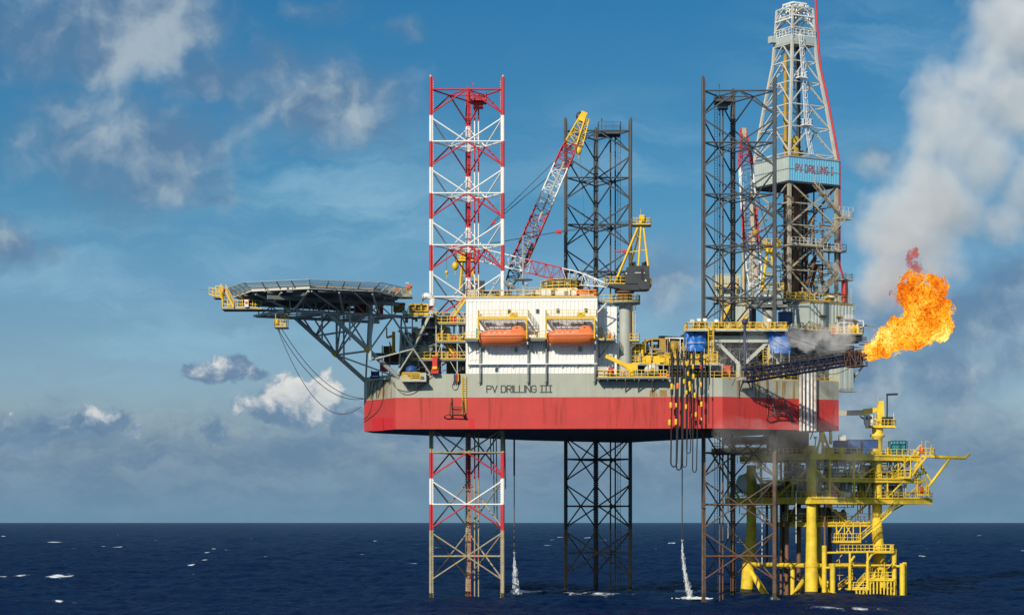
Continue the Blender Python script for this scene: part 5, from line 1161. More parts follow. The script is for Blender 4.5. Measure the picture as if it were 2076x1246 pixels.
mb.tube(P(1302,722,Yv), P(1302,702,Yv), .25, 8); mb.tube(P(1292,730,Yv), P(1300,730,Yv), .3, 8); mb.build('frame', M['yellow'], pt)
ds_ = thing('upper_walkway', 'long thin grey walkway above the containers between the crane column and the hoses', 'walkway', P(1380,740,-3)); mb = MB(); deckbox(mb, 1280, 737.5, 1466, 739.5, -5, 3.2); 
for x in (1292,1327,1345,1357,1385,1420,1440,1464): mb.beam(P(x,766,-4.9), P(x,738,-4.9), .14)
mb.build('deck', M['grey'], ds_)
mb = MB(); mb.rail([P(1350,737,-4.9), P(1455,737,-4.9)], 1.5, 1.1, .055); mb.rail([P(1280,736.5,-2.), P(1460,736.5,-2.)], 1.2, 1.2, .045)
for x in (1347,1351,1355,1359): mb.beam(P(x,740,-5.1), P(x,714,-5.1), .1)
for y in (715,724,732): mb.beam(P(1346,y,-5.1), P(1360,y,-5.1), .1)
mb.build('railing', M['yellow'], ds_)
for (x0,y0,x1,y1,Y,mt,lab) in ((1293,741,1312,756,-2,'blue','dark blue container left of the cream machine, under the thin walkway'),(1328,740,1350,757,-2,'blue','dark blue container right of the cream machine, under the thin walkway'),(1358,741,1384,757,-1,'dark','black container behind the hanging hoses'),(1400,741,1424,757,-1,'dark','black container just left of the mid blue container'),(1434,741,1457,760,-2,'blue','mid blue ribbed container right of the hoses'),(1459,741,1480,762,-1.5,'orange2','orange ribbed container right of the mid blue container'),(1333,757,1342,765,-3.5,'red','small red drum box behind the yellow rail right of the cream machine'),(1345,757,1355,765,-3.5,'orange2','small orange box behind the yellow rail right of the cream machine')):
    boxitem('cargo_container' if x1-x0 > 12 else 'small_box', lab, 'container' if x1-x0 > 12 else 'box', x0,y0,x1,y1,Y,2.4 if x1-x0 > 12 else 1,M[mt],None,.3)
def tarp(lab, px0, py0, px1, py1, Y, seed, lean):
    t = thing('tarpaulin', lab, 'tarpaulin', P((px0+px1)/2,py1,Y), 'blue tarpaulins on the jacking tower'); mb = MB(); nx, nz = 15, 13; rg = random.Random(seed); off = rg.random()*50
    p, q = P(px0,py0,Y), P(px1,py1,Y)
    def pt(u, v, back):
        x = p.x+(q.x-p.x)*u + lean*v*v; top = .35*math.sin(u*9+off)+.3*mnoise.noise((u*4+off,0,0)); z = q.z+(p.z-q.z)*v + top*v
        y = Y - .9*math.sin(math.pi*min(max(u,0.02),.98))**.5*(.5+.5*(1-v)) + .32*mnoise.noise((u*6+off, v*3, 1.)) + .15*mnoise.noise((u*15, v*6+off, 3.))
        return V((x, y if not back else Y+2.2, z))
    for back in (0,):
        vs = [pt(i/nx, j/nz, 0) for j in range(nz+1) for i in range(nx+1)]; mb.add(vs, [(j*(nx+1)+i, j*(nx+1)+i+1, (j+1)*(nx+1)+i+1, (j+1)*(nx+1)+i) for j in range(nz) for i in range(nx)], True)
    for u in (0., 1.):
        vs = [pt(u, j/nz, 0) for j in range(nz+1)] + [pt(u, j/nz, 1) for j in range(nz+1)]; mb.add(vs, [(j, j+1, nz+2+j, nz+1+j) for j in range(nz)], True)
    vs = [pt(i/nx, 1, 0) for i in range(nx+1)] + [pt(i/nx, 1, 1) for i in range(nx+1)]; mb.add(vs, [(i, i+1, nx+2+i, nx+1+i) for i in range(nx)], True)
    mb.build('sheet', M['tarp'], t)
    mb = MB(); mb.beam(P(px0+4,py0+(py1-py0)*.55,Y-1.), P(px1-4,py0+(py1-py0)*.52,Y-1.), .1)
    for x in (px0+3, (px0+px1)/2, px1-3): mb.beam(P(x,py1+18,Y-.9), P(x,py1-6,Y-.9), .1)
    mb.build('lashing_pole', M['galv'], t)
# ---------------- jacking tower of the near aft leg
j2 = thing('jacking_tower', 'grey jacking tower with a yellow railed top round the foot of the near dark leg', 'jackhouse', P(1498,765,4))
cl = [V((31.7,1,0)), V((43.7,1,0)), V((37.7,11.4,0))]; ZJ = Zat(668,-1.5)
mb = MB()
for c in cl: mb.box(c.x-1.3, c.y-1.0, ZD, c.x+1.3, c.y+1.6, ZJ-.3)
mb.box(cl[0].x-3, -2.4, ZJ-.3, cl[1].x+1.7, 14.5, ZJ)
mb.box(cl[0].x+1.31, -.4, ZJ-2., cl[1].x-1.31, .5, ZJ-.9)
mb.build('frame', M['grey'], j2)
mb = MB(); f_ = P(1498,738,.2)
mb.beam(P(1450,690,.2), f_, .55); mb.beam(P(1564,686,.2), P(1508,738,.2), .55); mb.tube(P(1498,764,.4), P(1498,738,.4), .5, 10); mb.beam(P(1440,688,.3), P(1430,730,.3), .3)
mb.build('brace', M['grey'], j2)
mb = MB()
for c in cl[:2]:
    for k in range(6):
        for s in (-1, 1): mb.tube((c.x+s*.62, c.y-1.6, 37.4+k*1.25), (c.x+s*.62, c.y-1.0, 37.4+k*1.25), .4, 12)
mb.box(36.5, 4., ZD, 42.5, 8, 43.5); mb.box(33.6, 3.4, ZD, 36, 7, 42.); mb.build('jacking_motor', M['dark'], j2)
rg = random.Random(5); mb = MB()
for k in range(60):
    a = P(rg.uniform(1440,1575), rg.uniform(692,760), rg.uniform(.6,3)); d = rg.choice([V((1,0,0)),V((0,0,1)),V((.7,0,.7)),V((.7,0,-.7))]); mb.tube(a, a+d*rg.uniform(.8,3), rg.choice([.06,.09,.14]), 6)
mb.build('pipework', M['midgrey'], j2)
mb = MB(); x0, x1 = cl[0].x-2.9, cl[1].x+1.6; mb.rail([V((x0,3,ZJ)), V((x0,-2.3,ZJ)), V((x1,-2.3,ZJ)), V((x1,8,ZJ))], 1.15, 1.05, .06); mb.rail([V((x0+2,1.5,ZJ)), V((x1,1.5,ZJ))], 1.15, 1.2, .05)
for (px, y0, y1) in ((1441,735,664),(1552,738,706),(1449,738,712)): mb.ladder(P(px,y1+ (y0-y1),-2.6), P(px,y1,-2.6), .7, (1,0,0), .06, .4, True)
mb.build('railing', M['yellow'], j2)
mb = MB()
for x, y in ((1403,650),(1417,648),(1429,648),(1452,650),(1559,649)):
    mb.tube(P(x,668,-2), P(x,y+1,-2), .06, 6); mb.ob(P(x,y,-2), (.35,0,0),(0,.2,0),(0,0,.22))
mb.build('floodlight', M['cream'], j2)
lampm = bpy.data.materials.new('lit_lamp'); lampm.use_nodes = True; b = lampm.node_tree.nodes['Principled BSDF']; b.inputs['Emission Color'].default_value = (1,.85,.6,1); b.inputs['Emission Strength'].default_value = 2.5
mb = MB()
for x, y in ((1417,648),(1429,648),(1452,650),(1559,649)): mb.lathe(P(x,y,-2.24), [(.02,0),(.17,.01),(.17,.05)], 12, (0,1,0))
mb.build('lit_lens', lampm, j2)
mb = MB(); 
rg = random.Random(9)
for k in range(20):
    x = rg.uniform(1410,1590); a = P(x,667,rg.uniform(-1,1)); mb.ob(a+V((0,0,.5)), (rg.uniform(.2,.6),0,0),(0,.4,0),(0,0,rg.uniform(.3,.8)))
mb.build('control_cabinet', M['ochre'], j2)
tarp('blue tarpaulin wrapped on the left corner of the near jacking tower, above the hoses', 1388, 674, 1431, 712, -.6, 3, 0.)
tarp('blue tarpaulin leaning on the right corner of the near jacking tower, above the flare boom', 1563, 674, 1603, 716, -.6, 8, -.8)
# ---------------- hanging hoses with floats
HO = 1.7
hb = thing('hose_rack', 'dark hose hanging rack over the hull edge left of the jacking tower', 'hose rack', F1(1395,745,1.2))
mb = MB(); mb.beam(F1(1356,728,HO), F1(1432,728,HO), .2, .25); mb.beam(F1(1358,745,HO), F1(1430,745,HO), .14)
for x in (1358,1380,1404,1430): mb.beam(F1(x,728,HO), F1(x,766,-.3), .16); mb.beam(F1(x,765,HO), F1(x,726,HO), .12)
mb.build('beam', M['dark'], hb)
mb = MB()
for x in (1362,1374,1382,1392,1397,1406,1422): mb.lathe(F1(x,718,HO), [(.05,.9),(.2,.3),(.26,0),(.2,-.7)], 10)
mb.build('hang_off_cone', M['black'], hb)
hs = [  # top px, bottom px, bottom y, radius, floats, loop width
 (1364,1360,936,.20,[(1362,783,'y',1),(1360,821,'y',1),(1357.5,856,'y',1)],6,'leftmost fat black hose with three yellow floats'),
 (1375,1371,944,.20,[(1374,782,'o',1),(1371,821,'y',.7),(1370.5,855,'y',1)],5,'fat black hose with one orange and two yellow floats, second from the left'),
 (1387,1384,940,.13,[(1387,773,'y',.8)],4,'slim black hose with a single high float, third from the left'),
 (1392,1392,912,.13,[(1393,737,'y',.8),(1392,795,'y',.7),(1391,824,'y',.8)],4,'black hose with three small floats, fourth from the left'),
 (1398,1398,880,.12,[(1395,757,'y',.7),(1398,778,'y',.9),(1399,788,'y',.8)],0,'black hose with three close-set yellow floats, fifth from the left'),
 (1407,1404,950,.15,[(1405,743,'y',.8),(1406,763,'y',.9),(1409,801,'y',.9),(1411,840,'y',.8),(1403,842,'r',.7)],4,'black hose with four yellow floats and a red one, sixth from the left'),
 (1423,1423,868,.22,[(1421,744,'r',.8),(1421,779,'y',.8),(1422,819,'y',.9),(1422,849,'y',.5)],0,'rightmost fat dark hose with a red float at the top'),
 (1437,1437,858,.05,[(1436,794,'c',.5)],0,'thin line with a pale float at the far right of the hoses')]
for (xt, xb, yb, r, fl, lp, lab) in hs:
    a, m_, b = F1(xt,722,HO), F1((xt+xb)/2,800,HO), F1(xb,yb,HO); t = thing('hanging_hose', lab, 'hose', a, 'hoses hanging on the hull side'); mb = MB()
    mb.path([a, a.lerp(m_,.5), m_], r*1.15, 8); lower = [m_, m_.lerp(b,.5), b]
    if lp:
        w_ = lp*.08; lower = [m_, m_.lerp(b,.5)] + [b+e1*(w_-w_*math.cos(k*math.pi/6)) - V((0,0,w_*1.6*math.sin(k*math.pi/6))) for k in range(7)] + [b.lerp(m_,.45)+e1*w_*2.2, m_.lerp(a,.2)+e1*w_*2]
    mb.path(lower, max(.06, r*.6), 8); mb.build('hose', M['black'], t)
    for (x, y, c_, s) in fl:
        p = F1(x,y,HO+.12); mb = MB(); h = .46*s; q = .235*s; mb.lathe(p, [(.1,-h*1.1),(q*.85,-h),(q,-h*.8),(q,h*.8),(q*.85,h),(.1,h*1.1)], 12); mb.build('float', M[{'y':'yellow','o':'orange','r':'red','c':'cream'}[c_]], t)
# discharge hoses below the hull, with their water
fm = bpy.data.materials.new('falling_water'); fm.use_nodes = True; nt = fm.node_tree; L = nt.links; b = nt.nodes['Principled BSDF']; b.inputs['Base Color'].default_value = (.80,.85,.88,1); b.inputs['Roughness'].default_value = .7
g = N('ShaderNodeNewGeometry'); st = vnoise(g.outputs['Position'], 2.2, 6., .7, 0., (0,0,0), (1.6,1.6,.35)); tb = nd(nt,'ShaderNodeBsdfTransparent'); ms = nd(nt,'ShaderNodeMixShader')
L.new(smooth(st, .42, .64, .0, .75), ms.inputs[0]); L.new(tb.outputs[0], ms.inputs[1]); L.new(b.outputs[0], ms.inputs[2]); L.new(ms.outputs[0], nt.nodes['Material Output'].inputs[0])
fv = bpy.data.materials.new('spray_haze'); fv.use_nodes = True; nt = fv.node_tree; L = nt.links; nt.nodes.clear(); g = N('ShaderNodeNewGeometry')
d_ = smooth(vnoise(g.outputs['Position'], 1.6, 4., .65, 0., (0,0,0), (1.4,1.4,.4)), .38, .70, .0, .9); pv_ = N('ShaderNodeVolumePrincipled'); pv_.inputs['Color'].default_value = (.95,.96,.97,1); L.new(d_, pv_.inputs['Density']); L.new(pv_.outputs[0], N('ShaderNodeOutputMaterial').inputs['Volume'])
def discharge(lab, lab2, px, ytop, yhose, ybot, Y, w_, drift):
    t = thing('discharge_hose', lab, 'hose', P(px,ytop,Y)); mb = MB(); mb.tube(P(px,ytop,Y), P(px,ytop+75 if px < 1200 else ytop+40,Y), .15, 8); mb.tube(P(px,ytop+60 if px < 1200 else ytop+40,Y), P(px,yhose,Y), .085, 8); mb.build('hose', M['legbrown'] if px < 1200 else M['rope'], t)
    mb = MB(); mb.tube(P(px,yhose-2,Y), P(px,yhose+2,Y), .16, 8); mb.beam(P(px-3,yhose-1,Y), P(px+4,yhose-1,Y), .06); mb.build('nozzle', M['galv'], t)
    t = thing('water_jet', lab2, 'water jet', P(px,ybot,Y)); rg = random.Random(px); mb = MB(); H = Zat(yhose,Y); n = 18
    def jet(r1, ex, jit):
        secs = []
        for i in range(n+1):
            f = i/n; r = .10+(r1-.1)*(f**ex); cx_ = Xat(px,Y)+drift*f*f
            secs.append([V((cx_+r*math.cos(a)*(1+jit*rg.uniform(-1,1)), Y+r*math.sin(a), H*(1-f))) for a in [k*math.pi/6 for k in range(12)]])
        return secs
    mb.loft(jet(w_*.30, .8, .3), True, False); mb.build('water_column', fm, t)
    mb = MB(); mb.loft(jet(w_*1.25, .8, .18), True, True); mb.build('spray_haze', fv, t, kind='stuff'); mb = MB()
    for k in range(900):
        f = rg.random()**.5; r = rg.gauss(0, .06+w_*.42*f); s = rg.uniform(.012,.03); c = V((Xat(px,Y)+drift*f*f+r+.15*f, Y+rg.gauss(0,.3), H*(1-f))); mb.ob(c, (s,0,0),(0,s,0),(0,0,s*rg.uniform(2,9)))
    for k in range(500):
        x = rg.gauss(.4,1.3)+(.9 if px > 1200 else 0); s = rg.uniform(.02,.06); c = V((Xat(px,Y)+drift+x, Y+rg.gauss(0,.9), abs(rg.gauss(0,.22))*math.exp(-abs(x)*.3))); mb.ob(c, (s*1.8,0,0),(0,s,0),(0,0,s))
    mb.build('spray', M['foam'], t, kind='stuff')
discharge('thin brown discharge hose under the hull between the two left legs', 'white water jet falling into the sea between the two left legs', 1042.5, 888, 1120, 1199, 12, .60, .35)
discharge('thin discharge hose under the hull left of the near dark leg', 'thin white water jet bending right, left of the near dark leg', 1383, 880, 1095, 1200, 10, .36, 1.3)
# small hoses inside the bow leg below the hull
for i, (x, y1, lab) in enumerate(((994,960,'short black hose inside the lower banded leg, left of three'),(1000,1040,'middle black hose inside the lower banded leg'),(1006,1078,'longest black hose inside the lower banded leg, beside its right chord'),(1023,991,'short black hose just outside the right chord of the banded leg'))):
    mb = MB(); mb.path([P(x,876,4), P(x+1,(876+y1)/2,4), P(x+2,y1,4)], .09, 6); o = mb.build('drain_hose', M['rope']); tag(o, lab, 'hose', 'drain hoses by the bow leg')

# small machinery and pipe runs amidships
mm = thing('pipe_manifold', 'tangle of yellow and grey pipes on deck between grey crane column and jacking tower', 'manifold', P(1370,757,1))
rg = random.Random(55); mb = MB()
for k in range(60):
    a = P(rg.uniform(1284,1440), rg.uniform(706,755), rg.uniform(-2.5,3)); d = rg.choice([V((1,0,0)),V((1,0,0)),V((0,0,1)),V((0,1,0))]); mb.tube(a, a+d*rg.uniform(.8,3.5), rg.choice([.06,.09,.13]), 6)
mb.build('grey_pipe', M['galv'], mm, kind='stuff'); mb = MB()
for k in range(34):
    a = P(rg.uniform(1284,1440), rg.uniform(706,738), rg.uniform(-2.5,3)); d = rg.choice([V((1,0,0)),V((0,0,1)),V((0,0,1))]); mb.tube(a, a+d*rg.uniform(.8,2.5), rg.choice([.06,.09]), 6)
for k in range(14): a = P(rg.uniform(1284,1440), 737, rg.uniform(-2.5,0)); mb.ob(a+V((0,0,.6)), (rg.uniform(.2,.5),0,0),(0,.3,0),(0,0,rg.uniform(.3,.8)))
mb.build('yellow_pipe', M['yellow'], mm, kind='stuff')
# ---------------- drilling package: cantilever, substructure, derrick
UD = 68.5; DC = R(UD, 0); YD = DC.y
a3, n3_ = V((AX.x,AX.y,0)), V((NX.x,NX.y,0))
def Dz(py): return Zat(py, YD)
def D(i, j, z): return DC + a3*i + n3_*j + V((0,0,z))
can = thing('cantilever', 'dark steel cantilever beams and drill floor carrying the derrick over the stern', 'cantilever', R(58,0,ZD))
mb = MB()
for s in (-1, 1):
    c = R(54,s*8.5,41.5); mb.ob(c, a3*21, n3_*.5, V((0,0,3.4)))
    for k in range(11): mb.ob(R(34+k*4,s*8.5+.62,41.5), a3*.12, n3_*.12, V((0,0,3.2)))
mb.build('box_girder', M['midgrey'], can)
mb = MB(); mb.ob(D(0,0,46.2), a3*9, n3_*9.5, V((0,0,.35))); mb.ob(D(0,0,52.6), a3*7.2, n3_*6.6, V((0,0,.3)))
for i, j in ((-1,-1),(-1,1),(1,-1),(1,1)): mb.ob(D(i*5.6,j*5.4,49.4), a3*.5, n3_*.5, V((0,0,3)))
mb.build('drill_floor', M['midgrey'], can)
mb = MB()
for k in range(40):
    rg = random.Random(k+40); i, j = rg.uniform(-7,7), rg.uniform(-7,8); z = rg.choice([38.5,42,46.6]); mb.ob(D(i,j,z+1), a3*rg.uniform(.3,1.4), n3_*rg.uniform(.3,1.2), V((0,0,rg.uniform(.5,1.6))))
mb.build('machinery', M['dark'], can)
mb = MB()
rg = random.Random(77)
for k in range(70):
    a = D(rg.uniform(-8,8), rg.uniform(6,9.6), rg.uniform(38,52)); d = rg.choice([a3, a3, V((0,0,1)), (a3+V((0,0,1)))*.7]); mb.tube(a, a+d*rg.uniform(1,4), rg.choice([.08,.12,.18]), 6)
mb.build('pipework', M['beige'], can)
mb = MB()
for z, e in ((52.9,7.1),(46.6,9.)): mb.rail([D(-e,e*.92,z), D(e,e*.92,z)], 1.15, 1.1, .05); mb.rail([D(-e,-e*.92,z), D(-e,e*.92,z)], 1.15, 1.1, .05)
mb.build('railing', M['yellow'], can)
der = thing('derrick', 'tall pale lattice drilling derrick with a blue and grey windwall box halfway up', 'derrick', D(0,0,52.9))
def ssize(z):
    zs = [(Dz(605),10.7),(Dz(335),10.7),(Dz(200),7.6),(Dz(137),5.75),(Dz(95),5.3),(Dz(12),4.6)]
    for (z0,s0),(z1,s1) in zip(zs[:-1], zs[1:]):
        if z <= z1: return s0+(s1-s0)*(z-z0)/(z1-z0)
    return zs[-1][1]
def dc(k, z): i, j = ((-1,1),(1,1),(1,-1),(-1,-1))[k]; s = ssize(z)/2; return D(i*s, j*s, z)
lev = [605, 555, 508, 465, 421, 380, 335, 321, 266, 220, 173, 130, 95, 62, 38, 20]; lz = [Dz(y) for y in lev]
brU, brL = MB(), MB()
for k in range(4):
    mbU, mbL = MB(), MB()
    for z0, z1 in zip(lz[:-1], lz[1:]):
        low = z1 <= Dz(335)+.1; m_ = mbL if low else mbU; d = (dc(k,z1)-dc(k,z0)).normalized(); m_.beam(dc(k,z0), dc(k,z1), .56 if low else (.42 if z0 < Dz(96) else .32), None, a3)
    mbU.build('upper_leg', M['cream'], der); mbL.build('lower_leg', M['beige'], der)
for k in range(4):
    l = (k+1) % 4
    for n_i, (z0, z1) in enumerate(zip(lz[:-1], lz[1:])):
        low = z1 <= Dz(335)+.1; m_ = brL if low else brU; A, B, C_, E = dc(k,z0), dc(l,z0), dc(k,z1), dc(l,z1)
        m_.beam(C_, E, .2)
        if low:
            if n_i % 2: m_.beam(A, (C_+E)/2, .27); m_.beam(B, (C_+E)/2, .27)
            else: m_.beam(C_, (A+B)/2, .27); m_.beam(E, (A+B)/2, .27)
        else: m_.beam(A, (C_+E)/2, .19); m_.beam(B, (C_+E)/2, .19)
brU.build('upper_bracing', M['cream'], der); brL.build('lower_bracing', M['beige'], der)
mb = MB()   # crown block and water table at the head
for k in range(4): mb.beam(dc(k,Dz(62)), D(0,0,Dz(13))+ (dc(k,Dz(62))-D(0,0,Dz(62)))*.25, .22); mb.beam(D(0,0,Dz(10))+(dc(k,Dz(62))-D(0,0,Dz(62)))*.6, D(0,0,Dz(10))+(dc((k+1)%4,Dz(62))-D(0,0,Dz(62)))*.6, .3)
mb.ob(D(0,0,Dz(18)), a3*1.9, n3_*.25, V((0,0,.35))); mb.ob(D(0,0,Dz(16)), a3*.25, n3_*1.9, V((0,0,.3)))
for i in (-1,1): mb.beam(D(i*1.4,2.3,Dz(16)), D(i*1.4,-2.3,Dz(16)), .2); mb.beam(D(i*1.6,2.4,Dz(45)), D(i*1.,1.9,Dz(14)), .18); mb.beam(D(2.4,i*1.6,Dz(45)), D(1.9,i*1.,Dz(14)), .18); mb.beam(D(-2.4,i*1.6,Dz(45)), D(-1.9,i*1.,Dz(14)), .18)
mb.build('crown_frame', M['white'], der)
mb = MB()
for i in (-.6,0,.6): mb.lathe(D(i,-.1,Dz(28)), [(.1,-.12),(.7,-.1),(.7,.1),(.1,.12)], 16, a3)
mb.build('crown_sheave', M['galv'], der)
mb = MB(); z = Dz(94); e = 2.72; mb.ob(D(0,0,z-.1), a3*e, n3_*e, V((0,0,.12)))
mb.ob(D(e*.1,e,z+.8), a3*e*.85, n3_*.05, V((0,0,.72))); mb.ob(D(-e,0,z+.7), a3*.05, n3_*e*.9, V((0,0,.6))); mb.ob(D(-e-.5,-e*.9,Dz(80)), a3*.55, n3_*.6, V((0,0,.6))); mb.build('crown_platform', M['windg'], der)
mb = MB()
for zz in (Dz(92)+1.2,): e2_ = 2.75 if zz < Dz(70) else 2.6; mb.rail([D(-e2_,-e2_,zz), D(-e2_,e2_,zz), D(e2_,e2_,zz), D(e2_,-e2_,zz)], 1.1, .9, .05, closed=True)
mb.ob(D(0,2.4,Dz(38)), a3*2.5, n3_*.25, V((0,0,.12))); mb.ob(D(-2.4,0,Dz(44)), a3*.25, n3_*2.5, V((0,0,.12)))
mb.build('crown_railing', M['white'], der)
# windwall box
mb = MB(); h = 5.72; zb, zt = Dz(379.5), Dz(330); c = [D(-h,h,0), D(h,h,0), D(h,-h,0), D(-h,-h,0)]
def wallp(mb, A, B, z0, z1, pitch=.55, dep=.045):
    e = (B-A).normalized(); nn = V((e.y,-e.x,0)); L_ = (B-A).length; s = 0; prof = [(0,0)]
    while s+pitch < L_: prof += [(s+pitch*.5,0),(s+pitch*.6,-dep),(s+pitch*.9,-dep),(s+pitch,0)]; s += pitch
    prof.append((L_,0)); vs = [A+e*a+nn*t+V((0,0,z)) for z in (z0,z1) for a,t in prof]; k = len(prof); mb.add(vs, [(i,i+1,k+i+1,k+i) for i in range(k-1)])
wallp(mb, c[0], c[1], zb, zt); wallp(mb, c[2], c[3], zb, zt); wb = mb.build('blue_windwall', M['wind'], der, recalc=False)
mb = MB(); wallp(mb, c[3], c[0], zb, zt); wallp(mb, c[1], c[2], zb, zt); mb.build('grey_windwall', M['windg'], der, recalc=False)
mb = MB(); mb.ob(D(0,0,zb-.15), a3*(h-.1), n3_*(h-.1), V((0,0,.14)))
for k in range(4): mb.beam(c[k]+V((0,0,zb-.1)), c[(k+1)%4]+V((0,0,zb-.1)), .3, .35)
mb.build('racking_floor', M['dark'], der)
mb = MB()
for k in range(4): 
    A, B = c[k], c[(k+1)%4]
    for z in (zt, (zb+zt)/2): mb.beam(A+V((0,0,z)), B+V((0,0,z)), .22 if z == zt else .12)
mb.build('trim', M['galv'], der)
mb = MB(); q = D(-h,h+.03,0)+a3*1.55; lettering(mb, 'PV DRILLING J', V((q.x,q.y,zb+1.8)), a3, n3_, 1.3, .15, gap=2., spacew=3.2, xs=.64); mb.build('lettering', M['letter2'], wb)
# ladder with rest cages on the near face, guide rails, top drive
mb = MB(); pts = [(1618,78),(1626,180),(1630,265),(1639,322)]
def onf(px, py): 
    z = Dz(py); s = ssize(z)/2; A, B = dc(0,z), dc(1,z); best = None
    for f in [i/60 for i in range(61)]:
        p = A.lerp(B,f); xx = CX+p.x/S(p.y); 
        if best is None or abs(xx-px) < best[0]: best = (abs(xx-px), p)
    return best[1]+n3_*.5
for (a, b) in zip(pts[:-1], pts[1:]): mb.ladder(onf(*a), onf(*b), .55, a3, .04, .4, True, n3_)
mb.build('ladder', M['white'], der)
mb = MB()
for px, py in ((1619,168),(1629,265)):
    p = onf(px,py)+n3_*.4; mb.ob(p, a3*.95, n3_*.6, V((0,0,.06))); mb.rail([p-a3*.9-n3_*.55, p-a3*.9+n3_*.55, p+a3*.9+n3_*.55, p+a3*.9-n3_*.55], 1.1, .6, .045, closed=True)
mb.build('rest_platform', M['white'], der)
mb = MB(); mb.tube(D(-1.2,-1.2,Dz(330)), D(-1.2,-1.2,Dz(110)), .42, 8); mb.tube(D(-1.9,1.2,Dz(330)), D(-1.6,1.,Dz(98)), .22, 8); mb.build('guide_rail', M['ochre'], der)
mb = MB(); mb.tube(D(.4,.6,Dz(340)), D(.4,.6,Dz(96)), .38, 8); mb.tube(D(1.,-.6,Dz(340)), D(1.,-.6,Dz(96)), .1, 6)
for s in (-.25,.1,.45): mb.tube(D(-.2+s,.4,Dz(282)), D(-.1+s*.4,.2,Dz(30)), .035, 5)
for s in (2.,-2.5,3.1): mb.tube(D(s,1.,Dz(325)), D(s*.45,.5,Dz(60)), .03, 5)
mb.build('drilling_line', M['dark'], der)
td = thing('top_drive', 'big yellow travelling block hanging inside the derrick above the windwall', 'top drive', D(-.2,.4,Dz(325)))
c_ = D(-.2,.4,Dz(294)); mb = MB(); mb.ob(c_-V((0,0,.1)), a3*.35, n3_*.25, V((0,0,1.2)))
secs = []
for t in (-.32,.32): secs.append([c_+n3_*t*1.4+a3*(.85*math.cos(q))+V((0,0,1.45*math.sin(q))) for q in [k*math.pi/8 for k in range(16)]])
mb.loft(secs, False, True); mb.build('block', M['yellow'], td)
mb = MB(); mb.lathe(D(-.2,.4,Dz(318)), [(.2,0),(.7,.1),(.8,.7),(.6,1.2),(.2,1.4)], 12); mb.ob(D(-.6,1.,Dz(318)), a3*1.3, n3_*.3, V((0,0,.3))); mb.tube(D(-1.6,.9,Dz(324)), D(-1.6,.9,Dz(312)), .3, 8); mb.ob(D(.9,.6,Dz(316)), a3*.3, n3_*.5, V((0,0,.9))); mb.build('motor', M['ochre'], td)
mb = MB(); mb.lathe(c_+n3_*.47, [(.05,0),(.55,.0),(.55,.05),(.05,.07)], 16, n3_); mb.build('sheave', M['ochre'], td)
# inside of the lower derrick
sp_ = thing('drill_pipe_stand', 'thick bundle of brown drill pipe standing inside the lower derrick', 'drill pipe', D(-2,1,53)); 
mb = MB()
for i, (ii, jj, r) in enumerate(((-3.2,2.6,.5),(-2.4,2.9,.42),(-3.,1.6,.5),(-2.2,1.9,.45),(-1.5,2.6,.40),(-2.6,.8,.5))): mb.tube(D(ii,jj,53), D(ii,jj,Dz(381)), r, 12)
mb.build('pipe', M['brown'], sp_)
mb = MB()
for z in (Dz(420),Dz(462),Dz(508),Dz(560)): mb.ob(D(-2.4,2.1,z), a3*1.3, n3_*1.3, V((0,0,.12)))
mb.build('clamp', M['rust'], sp_)
lp = thing('derrick_platform', 'pale platforms and slanting stairs on the lower derrick', 'platform', D(3,6,60))
mb = MB()
for (i, j, y, w_, d_) in ((-2.3,5.6,507,3.6,1.2),(3.8,5.9,514,2.6,1.),(6.6,5.6,446,1.6,1.),(6.8,4.,596,1.5,1.)): mb.ob(D(i,j,Dz(y)), a3*w_, n3_*d_, V((0,0,.12)))
mb.build('deck', M['beige'], lp)
mb = MB()
for (i, j, y, w_, d_) in ((-2.3,5.6,505.5,3.6,1.2),(3.8,5.9,512.5,2.6,1.),(6.6,5.6,444.5,1.6,1.)): mb.rail([D(i-w_,j+d_,Dz(y)), D(i+w_,j+d_,Dz(y)), D(i+w_,j-d_,Dz(y))], 1.2, .9, .05)
mb.rail([D(6.6-1.6,6.6,Dz(444.5)), D(8.2,6.6,Dz(444.5))], 1.9, 1.2, .05)
mb.build('railing', M['cream'], lp)
mb = MB(); w_ = n3_
mb.stair(D(0.8,6.4,Dz(506)), D(6.2,6.4,Dz(448)), .9, n3_); mb.stair(D(6.2,6.1,Dz(446)), D(-.6,6.1,Dz(380)), .9, n3_); mb.stair(D(-.4,6.4,Dz(512)), D(3.6,6.4,Dz(560)), .9, n3_); mb.stair(D(.8,6.4,Dz(604)), D(4.9,6.4,Dz(562)), .9, n3_)
mb.build('stairway', M['beige'], lp)
mb = MB()
for (i, j, y0, y1, r) in ((1.6,1,600,380,.16),(2.6,-1,600,380,.2),(3.6,1,600,384,.14),(4.3,-2,600,384,.2),(.6,-2,600,380,.24),(4.8,2,590,470,.14),(-4.2,3.8,598,430,.14)): mb.tube(D(i,j,Dz(y0)), D(i,j,Dz(y1)), r, 8)
mb.tube(D(1.,3,Dz(598)), D(2.6,3,Dz(540)), .3, 8); mb.tube(D(3.,-2,Dz(596)), D(1.6,-2,Dz(505)), .32, 8); mb.tube(D(-.6,4,Dz(590)), D(1.6,4,Dz(525)), .36, 10); mb.tube(D(4.2,3.6,Dz(596)), D(2.6,3.6,Dz(540)), .3, 8)
for y in (430,470,540,575):
    for k in range(4): mb.beam(D(-4,-3+k*2,Dz(y)), D(4.5,-3+k*2,Dz(y)), .12)
mb.build('standpipe', M['rust'], lp)
mb = MB()
rg = random.Random(31)
for k in range(34): 
    z = rg.choice([Dz(506), Dz(513), Dz(600)]); mb.ob(D(rg.uniform(-4,5),rg.uniform(1,5),z+.6), a3*rg.uniform(.1,.5), n3_*.3, V((0,0,rg.uniform(.3,.9))))
mb.build('equipment', M['midgrey'], lp)
